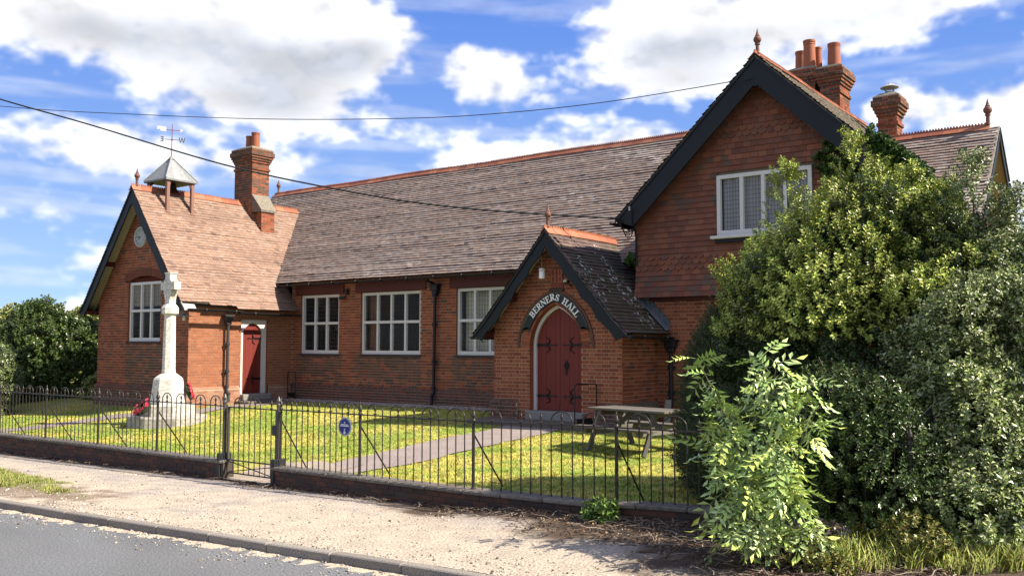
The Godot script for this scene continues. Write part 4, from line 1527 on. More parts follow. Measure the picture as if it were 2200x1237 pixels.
	var shell := [[Vector3(-26.3, -0.3, -24.3), Vector3(22.7, 3.78, 0.2)], [Vector3(-26.3, 3.4, -24.1), Vector3(22.7, 0.36, 0.1)], [Vector3(-26.3, -0.3, -24.2), Vector3(0.2, 3.6, 6.3)], [Vector3(-26.3, -0.3, -17.9), Vector3(0.2, 3.12, 3.2)], [Vector3(-3.95, -0.3, -24.2), Vector3(0.15, 4.7, 6.9)], [Vector3(-26.3, -0.3, -24.2), Vector3(22.5, 0.25, 6.0)], [Vector3(-26.2, -0.3, -18.2), Vector3(4.3, 0.25, 3.5)], [Vector3(-9.4, -0.3, -18.2), Vector3(5.5, 0.25, 0.85)], [Vector3(-9.5, 0.0, -24.2), Vector3(0.15, 4.4, 6.9)]]
	for s in shell:
		sh.box(s[0], Vector3(s[1].x, 0, 0), Vector3(0, s[1].y, 0), Vector3(0, 0, s[1].z), wc)
	# rear skins of the front walls, with the openings left out
	var panel := func(x0, x1, y0, y1, z): sh.box(Vector3(x0, y0, z), Vector3(x1 - x0, 0, 0), Vector3(0, y1 - y0, 0), Vector3(0, 0, 0.04), wc)
	var last := -21.75
	for w: Vector2 in wins:
		panel.call(last, w.x, -0.2, 3.86, -18.3)
		panel.call(w.x, w.y, -0.2, 1.25, -18.3)
		panel.call(w.x, w.y, 2.96, 3.86, -18.3)
		last = w.y
	panel.call(last, -9.5, -0.2, 3.86, -18.3)
	panel.call(-26.3, -24.72, -0.3, 2.6, -14.8)
	panel.call(-23.09, -21.8, -0.3, 2.6, -14.8)
	panel.call(-24.72, -23.09, -0.3, 1.58, -14.8)
	panel.call(-24.72, -23.09, 3.28, 3.6, -14.8)
	panel.call(-9.5, -3.9, -0.3, 3.7, -17.4)
	sh.t(Vector3(-26.3, 3.3, -24.3), Vector3(-26.3, 3.3, -17.9), Vector3(-26.3, 6.8, -21.1), wc, Vector3.LEFT)
	sh.t(Vector3(-26.25, 2.6, -14.72), Vector3(-21.8, 2.6, -14.72), Vector3(LWX, 5.8, -14.72), wc, Vector3.BACK)
	sh.t(Vector3(-12.2, 1.9, -16.15), Vector3(-9.1, 1.9, -16.15), Vector3(PRX, 3.75, -16.15), wc, Vector3.BACK)
	sh.q(Vector3(-21.9, -0.3, -14.7), Vector3(-21.9, -0.3, -18.2), Vector3(-21.9, 3.04, -18.2), Vector3(-21.9, 3.04, -14.7), wc, Vector3.RIGHT)
	sh.q(Vector3(-9.5, -0.3, -17.3), Vector3(-9.5, -0.3, -18.2), Vector3(-9.5, 4.15, -18.2), Vector3(-9.5, 4.15, -17.3), wc, Vector3.LEFT)
	sh.t(Vector3(-9.7, 4.2, -24.25), Vector3(-3.7, 4.2, -24.25), Vector3(RWX, 7.05, -24.25), wc, Vector3.FORWARD)
	part(hall, "inner_shell", sh, M.plain)

func arch_points(a: float, R: float, off: float, n: int, foot: float) -> Array:
	# outline of a pointed arch (x about its middle, y), from the left foot over the point to the right foot
	var out := [Vector2(-a - off, foot)]
	var rr := R + off
	var top := acos(clampf((R - a) / rr, -1, 1))
	for i in n + 1:
		var t := top * i / n
		out.append(Vector2(-(rr * cos(t) - (R - a)), 1.48 + rr * sin(t)))
	for i in range(n - 1, -1, -1):
		var t := top * i / n
		out.append(Vector2(rr * cos(t) - (R - a), 1.48 + rr * sin(t)))
	out.append(Vector2(a + off, foot))
	return out

func ring_band(mb: MB, a: float, R: float, off0: float, off1: float, z: float, d: float, col: Color, foot: float) -> void:
	var p := arch_points(a, R, off0, 18, foot)
	var q := arch_points(a, R, off1, 18, foot)
	for i in p.size() - 1:
		var a0 := Vector3(PRX + p[i].x, p[i].y, z)
		var a1 := Vector3(PRX + p[i + 1].x, p[i + 1].y, z)
		var b0 := Vector3(PRX + q[i].x, q[i].y, z)
		var b1 := Vector3(PRX + q[i + 1].x, q[i + 1].y, z)
		var k := Vector3(0, 0, d)
		mb.q(a0 + k, a1 + k, b1 + k, b0 + k, col, Vector3.BACK)
		mb.q(b0, b1, b1 + k, b0 + k, col, ((b0 + b1) * 0.5 - Vector3(PRX, 1.3, z)).normalized())
		mb.q(a0, a1, a1 + k, a0 + k, col, -((a0 + a1) * 0.5 - Vector3(PRX, 1.3, z)).normalized())

func M_color(key: String, col: Color, rough: float) -> StandardMaterial3D:
	if not M.has(key):
		var m := StandardMaterial3D.new()
		m.albedo_color = col.linear_to_srgb()
		m.roughness = rough
		M[key] = m
	return M[key]

func text_mesh(s: String, size: float, depth: float, serif: bool) -> TextMesh:
	var tm := TextMesh.new()
	var f := SystemFont.new()
	f.font_names = PackedStringArray(["Droid Serif" if serif else "Droid Sans"])
	f.font_weight = 700
	tm.font = f
	tm.text = s
	tm.font_size = 32
	tm.pixel_size = size / 32.0
	tm.depth = depth
	tm.curve_step = 1.0
	return tm

func door_hinge(parent: Node3D, at: Vector3, along: Vector3, nd: Vector3, len: float) -> void:
	# black strap with a spear point and two curls
	var mb := MB.new()
	var c := Color(0.012, 0.013, 0.018)
	var d := 0.010
	mb.slab(at, along, UP, nd, PackedVector2Array([Vector2(0, -0.028), Vector2(len * 0.52, -0.022), Vector2(len * 0.56, -0.010), Vector2(len * 0.84, -0.008), Vector2(len * 0.88, -0.022), Vector2(len, 0), Vector2(len * 0.88, 0.022), Vector2(len * 0.84, 0.008), Vector2(len * 0.56, 0.010), Vector2(len * 0.52, 0.022), Vector2(0, 0.028)]), d, c)
	for s in [-1.0, 1.0]:
		var pts := []
		for k in 9:
			var t := k / 8.0
			pts.append(at + along * (len * 0.50 + 0.07 * sin(t * PI * 0.95) - 0.05 * t * t) + UP * s * (0.015 + 0.15 * t) + nd * 0.006)
		mb.tube(pts, [0.016, 0.017, 0.016, 0.014, 0.012, 0.011, 0.010, 0.009, 0.007], 6, c)
	part(parent, "hinge", mb, M.iron)

func build_doors() -> void:
	# double door of the porch
	var door := holder(hall, "porch_door")
	var a := 0.575
	var R := 0.86
	var redc := Color(0.20, 0.030, 0.022)
	var zf := -15.955
	for side in [-1.0, 1.0]:
		var leaf := MB.new()
		# boards, each its own depth
		var n := 5
		for i in n:
			var x0 := i * a / n + (0.004 if i == 0 else 0.002)
			var x1 := (i + 1) * a / n - 0.002
			var poly := PackedVector2Array([Vector2(side * x0, 0.16), Vector2(side * x1, 0.16)])
			for k in 5:
				var x := lerpf(x1, x0, k / 4.0)
				var cx := x + (R - a)
				poly.append(Vector2(side * x, 1.48 + sqrt(maxf(R * R - cx * cx, 0.0))))
			leaf.slab(Vector3(PRX, 0, zf - 0.04 + 0.002 * (i % 2)), Vector3.RIGHT, UP, Vector3.BACK, poly, 0.04, vary(redc, 0.06))
		leaf.stone(Vector3(PRX + side * a * 0.5, 0.235, zf + 0.006), Vector3(a - 0.012, 0.15, 0.02), 0.004, redc)
		part(door, "door_leaf", leaf, M.door_paint)
		for y in [0.46, 1.52]:
			door_hinge(door, Vector3(PRX + side * a, y, zf + 0.004), Vector3(-side, 0, 0), Vector3.BACK, 0.52)
	var gap := MB.new()
	gap.box(Vector3(PRX - 0.7, 0.0, zf - 0.08), Vector3(1.4, 0, 0), Vector3(0, 2.5, 0), Vector3(0, 0, 0.02), redc)
	part(door, "backing", gap, M.plain)
	var knob := MB.new()
	knob.slab(Vector3(PRX + 0.16, 1.10, zf), Vector3.RIGHT, UP, Vector3.BACK, PackedVector2Array([Vector2(0, -0.22), Vector2(0.03, -0.14), Vector2(0.012, -0.12), Vector2(0.05, -0.03), Vector2(0.05, 0.04), Vector2(0, 0.12), Vector2(-0.05, 0.04), Vector2(-0.05, -0.03), Vector2(-0.012, -0.12), Vector2(-0.03, -0.14)]), 0.012, Color(0.014, 0.014, 0.016))
	var loop := []
	for k in 15:
		loop.append(Vector3(PRX + 0.16 + 0.04 * sin(TAU * k / 14.0), 1.09 + 0.055 * cos(TAU * k / 14.0), zf + 0.022))
	knob.tube(loop, 0.008, 6, Color(0.02, 0.02, 0.022))
	part(door, "handle", knob, M.iron)
	var fr := MB.new()
	var white := Color(0.80, 0.79, 0.76)
	var p := arch_points(0.64, 0.925, -0.001, 16, 0.16)
	var q := arch_points(0.575, 0.86, 0.0, 16, 0.16)
	for i in p.size() - 1:
		var a0 := Vector3(PRX + p[i].x, p[i].y, -15.90)
		var a1 := Vector3(PRX + p[i + 1].x, p[i + 1].y, -15.90)
		var b0 := Vector3(PRX + q[i].x, q[i].y, -15.90)
		var b1 := Vector3(PRX + q[i + 1].x, q[i + 1].y, -15.90)
		fr.q(a0, a1, b1, b0, white, Vector3.BACK)
		var k := Vector3(0, 0, -0.10)
		fr.q(b0, b1, b1 + k, b0 + k, white, -((b0 + b1) * 0.5 - Vector3(PRX, 1.3, -15.9)).normalized())
	part(door, "frame", fr, M.paint)
	# steps
	var st := MB.new()
	st.stone(Vector3(PRX + 0.02, 0.065, -15.83), Vector3(1.42, 0.185, 0.36), 0.014, Color(0.30, 0.29, 0.27))
	part(hall, "doorstep", st, M.concrete)
	st = MB.new()
	st.stone(Vector3(PRX - 0.05, -0.10, -15.32), Vector3(3.3, 0.16, 0.72), 0.02, Color(0.15, 0.13, 0.115))
	part(hall, "landing_slab", st, M.concrete)
	# side door of the clock wing
	door = holder(hall, "side_door")
	var xf := -21.86
	var lf := MB.new()
	for i in 5:
		var u0 := 16.40 + i * 0.132
		var poly := PackedVector2Array([Vector2(u0 + 0.002, 0.15), Vector2(u0 + 0.130, 0.15)])
		for k in 4:
			var u := lerpf(u0 + 0.130, u0 + 0.002, k / 3.0)
			poly.append(Vector2(u, 2.12 - 0.22 * pow(absf(u - 16.73) / 0.34, 2.2)))
		lf.slab(Vector3(xf - 0.04, 0, 0), Vector3.FORWARD, UP, Vector3.RIGHT, poly, 0.04 + 0.002 * (i % 2), vary(Color(0.21, 0.032, 0.024), 0.06))
	part(door, "door_leaf", lf, M.door_paint)
	for y in [0.55, 1.70]:
		door_hinge(door, Vector3(xf + 0.004, y, -17.06), Vector3.BACK, Vector3.RIGHT, 0.5)
	fr = MB.new()
	var prev := Vector2.INF
	fr.box(Vector3(xf - 0.05, 0.13, -17.21), Vector3(0.10, 0, 0), Vector3(0, 2.10, 0), Vector3(0, 0, 0.14), white)
	fr.box(Vector3(xf - 0.05, 0.13, -16.40), Vector3(0.10, 0, 0), Vector3(0, 2.10, 0), Vector3(0, 0, 0.10), white)
	var head := PackedVector2Array([Vector2(16.40, 2.23), Vector2(17.07, 2.23)])
	for k in 13:
		var u := lerpf(17.07, 16.40, k / 12.0)
		head.append(Vector2(u, 2.13 - 0.23 * pow(absf(u - 16.735) / 0.335, 2.2)))
	fr.slab(Vector3(xf - 0.04, 0, 0), Vector3.FORWARD, UP, Vector3.RIGHT, head, 0.09, white)
	part(door, "frame", fr, M.paint)
	var bk := MB.new()
	bk.box(Vector3(xf - 0.08, 0.0, -17.3), Vector3(0.02, 0, 0), Vector3(0, 2.3, 0), Vector3(0, 0, 1.1), redc)
	part(door, "backing", bk, M.plain)
	st = MB.new()
	st.stone(Vector3(-21.72, 0.04, -16.74), Vector3(0.36, 0.17, 0.98), 0.012, Color(0.33, 0.31, 0.28))
	st.stone(Vector3(-21.4, -0.12, -16.74), Vector3(0.6, 0.14, 1.3), 0.02, Color(0.17, 0.15, 0.13))
	part(hall, "doorstep", st, M.concrete)

func build_tile_hanging() -> void:
	var wall := holder(hall, "tile_hung_gable")
	var z := -17.13
	var back := MB.new()
	var mb := MB.new()
	var tw := 0.158
	var g := 0.112
	var cols := [Color(0.255, 0.092, 0.054), Color(0.225, 0.082, 0.052), Color(0.29, 0.112, 0.066), Color(0.195, 0.080, 0.055), Color(0.245, 0.104, 0.07), Color(0.15, 0.098, 0.074)]
	back.slab(Vector3(0, 0, z - 0.06), Vector3.RIGHT, UP, Vector3.BACK, PackedVector2Array([Vector2(-9.50, 2.53), Vector2(-7.66, 2.53), Vector2(-7.66, 5.8), Vector2(-9.45, 4.2)]), 0.04, Color(0.22, 0.16, 0.11))
	back.slab(Vector3(0, 0, z - 0.06), Vector3.RIGHT, UP, Vector3.BACK, PackedVector2Array([Vector2(-7.66, 2.53), Vector2(-5.74, 2.53), Vector2(-5.74, 3.66), Vector2(-7.66, 3.66)]), 0.04, Color(0.22, 0.16, 0.11))
	back.slab(Vector3(0, 0, z - 0.06), Vector3.RIGHT, UP, Vector3.BACK, PackedVector2Array([Vector2(-7.66, 4.92), Vector2(-5.74, 4.92), Vector2(-5.74, 6.0), Vector2(-6.7, 6.95), Vector2(-7.66, 6.0)]), 0.04, Color(0.22, 0.16, 0.11))
	back.slab(Vector3(0, 0, z - 0.06), Vector3.RIGHT, UP, Vector3.BACK, PackedVector2Array([Vector2(-5.74, 2.53), Vector2(-3.9, 2.53), Vector2(-3.95, 4.2), Vector2(-5.74, 5.8)]), 0.04, Color(0.22, 0.16, 0.11))
	part(wall, "backing", back, M.plain)
	var rows := int((6.85 - 2.51) / g)
	for r in rows:
		var y := 2.51 + r * g
		var scal := (y > 3.06 and y < 3.33) or (y > 5.60 and y < 5.85) or (y > 6.20 and y < 6.45)
		var hw := 2.83
		if y > 3.9:
			hw = minf(2.83, prof_d(RW_PROF, y + 0.12))
		var flare := 0.10 * pow(maxf(0.0, 1.0 - (y - 2.51) / 0.5), 2.0)
		var flare2 := 0.10 * pow(maxf(0.0, 1.0 - (y + g - 2.51) / 0.5), 2.0)
		var spans := [Vector2(RWX - hw, RWX + hw)]
		if y > 3.55 and y < 4.90:
			spans = minus(spans, -7.66, -5.74)
		for sp: Vector2 in spans:
			var x := floorf(sp.x / tw) * tw - (tw * 0.5 if r % 2 == 1 else 0.0)
			while x < sp.y:
				var a := maxf(x + 0.001, sp.x)
				var b := minf(x + tw - 0.001, sp.y)
				x += tw
				if b - a < 0.03:
					continue
				var idx := rng.randi() % 5
				if y < 3.0 and rng.randf() < 0.35 or y > 4.3 and y < 4.7 and rng.randf() < 0.2 or rng.randf() < 0.03:
					idx = 5
				var w := b - a
				var tail := Vector3((a + b) * 0.5, y, z + 0.034 + flare + rng.randf_range(-0.002, 0.003))
				var head := Vector3((a + b) * 0.5, y + g + 0.035, z + 0.004 + flare2)
				var up := (head - tail).normalized()
				var bs := Basis(Vector3.RIGHT, up, Vector3.RIGHT.cross(up)).rotated(Vector3.BACK, rng.randf_range(-0.012, 0.012))
				var key := "h%d_%d_%d" % [roundi(w * 100), idx, int(scal)]
				if not mesh_cache.has(key):
					var tm := MB.new()
					var h := g + 0.035
					var rw := roundi(w * 100) / 100.0
					if scal and w > 0.12:
						var pl := PackedVector2Array([Vector2(rw * 0.5, h), Vector2(-rw * 0.5, h), Vector2(-rw * 0.5, 0.055)])
						for k in 9:
							var t := PI + PI * (k + 0.5) / 9.0
							pl.append(Vector2(cos(t) * rw * 0.5, 0.065 + sin(t) * 0.075))
						pl.append(Vector2(rw * 0.5, 0.055))
						tm.slab(Vector3(0, 0, -0.013), Vector3.RIGHT, UP, Vector3.BACK, pl, 0.013, cols[idx])
					else:
						tm.stone(Vector3(0, h * 0.5, -0.0065), Vector3(rw, h, 0.013), 0.003, cols[idx])
					mesh_cache[key] = tm.mesh(M.tile)
				if scal:
					put(wall, "scalloped_tile", mesh_cache[key], Transform3D(bs, tail))
				elif solo_hung < 300 and b < -5.9 and w > 0.12 and y > 2.6:
					solo_hung += 1
					put(wall, "hanging_tile", mesh_cache[key], Transform3D(bs, tail))
				else:
					mb.stone(tail + up * (g + 0.035) * 0.5 - bs.z * 0.0065, Vector3(w, g + 0.035, 0.013), 0.003, vary(cols[idx], 0.12), bs)
	part(wall, "hung_tiles", mb, M.tile).set_meta("kind", "stuff")
	window(Vector3(-7.655, 3.69, z + 0.075), Vector3.RIGHT, Vector3.BACK, 1.91, 1.21, 4, 1, 0.0, 0.062, 0.085, "sky_reflection_sheet")
	var sl := MB.new()
	sl.stone(Vector3(-6.7, 3.655, z + 0.09), Vector3(2.12, 0.06, 0.19), 0.008, Color(0.78, 0.77, 0.74))
	part(hall, "window_sill", sl, M.old_paint)
	sl = MB.new()
	sl.stone(Vector3(-6.7, 3.585, z + 0.045), Vector3(2.0, 0.075, 0.10), 0.006, Color(0.012, 0.014, 0.02))
	part(hall, "window_apron", sl, M.black_paint)

func build_chimneys() -> void:
	# stack by the clock wing: shaft, sloped shoulder and a lower stub standing on the slope
	var ch := chimney(-24.48, -23.60, -18.62, -17.97, 5.0, 7.68, [[-24.18, -18.30, 0.125, 0.44], [-23.90, -18.30, 0.13, 0.52]], 0.6)
	var sb := MB.new()
	var so := MB.new()
	lay_bricks(Vector3(-23.30, 0, -18.12), Vector3.FORWARD, Vector3.RIGHT, 4.95, 5.70, func(_v): return [Vector2(0, 0.50)], red, sb, so)
	lay_bricks(Vector3(-23.60, 0, -18.12), Vector3.RIGHT, Vector3.BACK, 4.95, 5.70, func(_v): return [Vector2(0, 0.30)], red, sb, so)
	part(ch, "brickwork", sb, M.brick).set_meta("kind", "stuff")
	part(ch, "mortar", so, M.mortar)
	var sl := MB.new()
	var w0 := [Vector3(-23.60, 6.22, -17.97), Vector3(-23.60, 6.22, -18.62), Vector3(-23.26, 5.72, -18.66), Vector3(-23.26, 5.72, -18.08)]
	sl.q(w0[0], w0[1], w0[2], w0[3], Color(0.24, 0.215, 0.17), Vector3(0.83, 0.55, 0))
	sl.q(w0[2], w0[3], w0[3] - UP * 0.07, w0[2] - UP * 0.07, Color(0.2, 0.18, 0.15), Vector3.RIGHT)
	sl.q(w0[0], w0[3], w0[3] - UP * 0.07, Vector3(-23.60, 5.65, -17.98), Color(0.2, 0.15, 0.12), Vector3.BACK)
	sl.q(Vector3(-23.60, 5.65, -18.08), Vector3(-23.26, 5.65, -18.08), Vector3(-23.26, 5.65, -18.66), Vector3(-23.60, 5.65, -18.66), Color(0.1, 0.09, 0.08), -UP)
	part(ch, "weathering", sl, M.stone)
	var ld := MB.new()
	ld.box(Vector3(-23.36, 4.90, -18.64), Vector3(0.10, -0.10, 0), Vector3(0.02, 0.09, 0), Vector3(0, 0, 0.54), Color(0.42, 0.43, 0.45))
	part(ch, "flashing", ld, M.lead)
	# the pair of tall stacks behind the wing's ridge
	chimney(-8.18, -7.52, -23.4, -22.7, 5.5, 8.48, [[-8.02, -23.15, 0.14, 0.55], [-7.72, -22.92, 0.15, 0.72], [-7.62, -23.28, 0.10, 0.62]], 0.4)
	chimney(-7.36, -6.88, -23.4, -22.6, 5.5, 8.38, [[-7.10, -22.92, 0.155, 0.62], [-7.25, -23.30, 0.10, 0.48]], 0.4)
	# small stack with a metal cowl
	var sm := chimney(-5.74, -5.33, -22.1, -21.62, 5.0, 7.18, [], 0.35)
	var cw := MB.new()
	cw.lathe(Vector3(-5.53, 7.23, -21.86), [Vector2(0.13, 0), Vector2(0.10, 0.06), Vector2(0.10, 0.10)], 14, Color(0.42, 0.42, 0.40))
	for k in 4:
		var a := TAU * k / 4.0 + 0.4
		var d := Vector3(cos(a), 0, sin(a))
		cw.tube([Vector3(-5.53, 7.28, -21.86) + d * 0.10, Vector3(-5.53, 7.44, -21.86) + d * 0.13], 0.012, 5, Color(0.4, 0.4, 0.38))
	cw.lathe(Vector3(-5.53, 7.42, -21.86), [Vector2(0.20, 0), Vector2(0.205, 0.015), Vector2(0.12, 0.065), Vector2(0.03, 0.10), Vector2(0.03, 0.12), Vector2(0.0, 0.13)], 16, Color(0.48, 0.48, 0.45))
	cw.lathe(Vector3(-5.53, 7.42, -21.86), [Vector2(0.20, 0), Vector2(0.0, 0.05)], 16, Color(0.3, 0.3, 0.28))
	part(sm, "cowl", cw, M.lead)

func build_turret() -> void:
	var tr := holder(hall, "bell_turret")
	var pc := Color(0.30, 0.155, 0.12)
	var zc := -15.42
	var ph := 0.40
	for sx in [-1.0, 1.0]:
		for sz in [-1.0, 1.0]:
			var x: float = LWX + sx * 0.47
			var z: float = zc + sz * ph
			var mb := MB.new()
			mb.stone(Vector3(x, 5.76, z), Vector3(0.10, 1.10, 0.10), 0.010, pc)
			# curved brackets at the head
			for d: Vector3 in [Vector3(-sx, 0, 0), Vector3(0, 0, -sz)]:
				var pl := PackedVector2Array([Vector2(0.04, 6.30), Vector2(0.24, 6.30), Vector2(0.15, 6.26), Vector2(0.09, 6.18), Vector2(0.055, 6.06), Vector2(0.04, 6.02)])
				var k := d.cross(UP).normalized()
				mb.slab(Vector3(x, 0, z) - k * 0.03, d, UP, k, pl, 0.06, pc)
			mb.stone(Vector3(x + sx * 0.02, 5.28, z), Vector3(0.14, 0.06, 0.15), 0.01, pc * 0.8)
			part(tr, "post", mb, M.door_paint)
	var bm := MB.new()
	bm.cb(Vector3(LWX, 6.26, zc), Vector3(1.06, 0.05, 0.92), Color(0.05, 0.035, 0.03))
	part(tr, "frame", bm, M.plain)
	# lead roof: four bent sheets with rolls on the hips
	var rf := MB.new()
	var e := 0.57
	var ez := 0.52
	var top := Vector3(LWX, 7.0, zc)
	var cs := [Vector3(LWX - e, 6.27, zc - ez), Vector3(LWX + e, 6.27, zc - ez), Vector3(LWX + e, 6.27, zc + ez), Vector3(LWX - e, 6.27, zc + ez)]
	for i in 4:
		var a: Vector3 = cs[i]
		var b: Vector3 = cs[(i + 1) % 4]
		var nn := (b - a).cross(top - a).normalized()
		if nn.y < 0.0:
			nn = -nn
		for k in 4:
			var p := a.lerp(b, k / 4.0)
			var r := a.lerp(b, (k + 1) / 4.0)
			rf.t(p, r, top, Color(0.30, 0.315, 0.32) * rng.randf_range(0.75, 1.2), nn)
		rf.q(a, b, b - UP * 0.05, a - UP * 0.05, Color(0.27, 0.285, 0.29), (a + b - top * 2.0 + UP * 1.4).normalized())
		rf.tube([a + UP * 0.01, top + UP * 0.01], 0.022, 6, Color(0.36, 0.37, 0.37))
		rf.t(a - UP * 0.05, b - UP * 0.05, Vector3(LWX, 6.22, zc), Color(0.05, 0.04, 0.04), -UP)
	rf.lathe(top - UP * 0.06, [Vector2(0.09, 0), Vector2(0.06, 0.06), Vector2(0.03, 0.10)], 10, Color(0.33, 0.31, 0.27))
	part(tr, "lead_roof", rf, M.lead)
	var bl := MB.new()
	bl.lathe(Vector3(LWX, 5.98, zc), [Vector2(0.235, 0), Vector2(0.215, 0.03), Vector2(0.165, 0.10), Vector2(0.145, 0.20), Vector2(0.11, 0.255), Vector2(0.0, 0.28)], 20, Color(0.05, 0.042, 0.03))
	bl.tube([Vector3(LWX, 6.28, zc), Vector3(LWX, 5.90, zc)], 0.02, 6, Color(0.03, 0.03, 0.03))
	bl.lathe(Vector3(LWX, 5.87, zc), [Vector2(0.0, 0.0), Vector2(0.05, 0.03), Vector2(0.0, 0.09)], 10, Color(0.03, 0.03, 0.03))
	part(tr, "bell", bl, M.iron)
	# weather vane
	var wv := thing("weather_vane", Vector3(LWX, 7.02, zc), "red iron weather vane with white arrow and compass letters on turret", "weather vane")
	var rod := MB.new()
	var rc := Color(0.30, 0.10, 0.08)
	var o := Vector3(LWX, 0, zc)
	rod.tube([o + UP * 6.98, o + UP * 7.99], [0.016, 0.008], 7, rc)
	rod.lathe(o + UP * 7.49, [Vector2(0.0, 0.0), Vector2(0.035, 0.035), Vector2(0.0, 0.07)], 10, rc)
	rod.lathe(o + UP * 7.78, [Vector2(0.0, 0.0), Vector2(0.025, 0.025), Vector2(0.0, 0.05)], 10, rc)
	var ew := Vector3(0.54, 0, -0.84)
	var ns := Vector3(0.84, 0, 0.54)
	rod.tube([o + UP * 7.525 - ew * 0.20, o + UP * 7.525 + ew * 0.20], 0.010, 6, rc)
	rod.tube([o + UP * 7.525 - ns * 0.20, o + UP * 7.525 + ns * 0.20], 0.010, 6, rc)
	part(wv, "rod", rod, M.iron)
	for l in [["E", ew * -0.27 + UP * 7.44, 1.0 + PI], ["W", ew * 0.28 + UP * 7.44, 1.0], ["S", ns * 0.26 + UP * 7.44, 1.0 + PI * 0.5], ["N", ns * -0.26 + UP * 7.44, 1.0 + PI * 0.5]]:
		var tm := text_mesh(l[0], 0.20, 0.02, false)
		tm.material = M_color("vane_letter", Color(0.06, 0.07, 0.09), 0.5)
		put(wv, "letter", tm, Transform3D(Basis(UP, l[2]), o + l[1] + UP * 0.085))
	var ar := MB.new()
	var wc := Color(0.8, 0.8, 0.78)
	var wd := Vector3(0.62, 0.0, -0.78)
	ar.slab(o + UP * 7.80 - Vector3(0, 0, 0.006), wd, UP, Vector3(0.78, 0, 0.62), PackedVector2Array([Vector2(-0.42, 0.12), Vector2(-0.42, 0.0), Vector2(-0.36, 0.03), Vector2(-0.30, -0.04), Vector2(-0.17, -0.04), Vector2(-0.17, 0.10)]), 0.012, wc)
	ar.tube([o + UP * 7.805 - wd * 0.2, o + UP * 7.805 + wd * 0.26], 0.009, 6, rc)
	ar.slab(o + UP * 7.805 - Vector3(0, 0, 0.006), wd, UP, Vector3(0.78, 0, 0.62), PackedVector2Array([Vector2(0.22, 0.05), Vector2(0.32, 0.0), Vector2(0.22, -0.05)]), 0.012, wc)
	part(wv, "arrow", ar, M.paint)

func build_hall() -> void:
	hall = thing("village_hall", Vector3(-15.0, -0.1, -18.1), "red brick village hall with porch, bell turret and tile-hung gable", "building")
	build_walls()
	build_doors()
	build_roofs()
	build_tile_hanging()
	build_chimneys()
	build_turret()

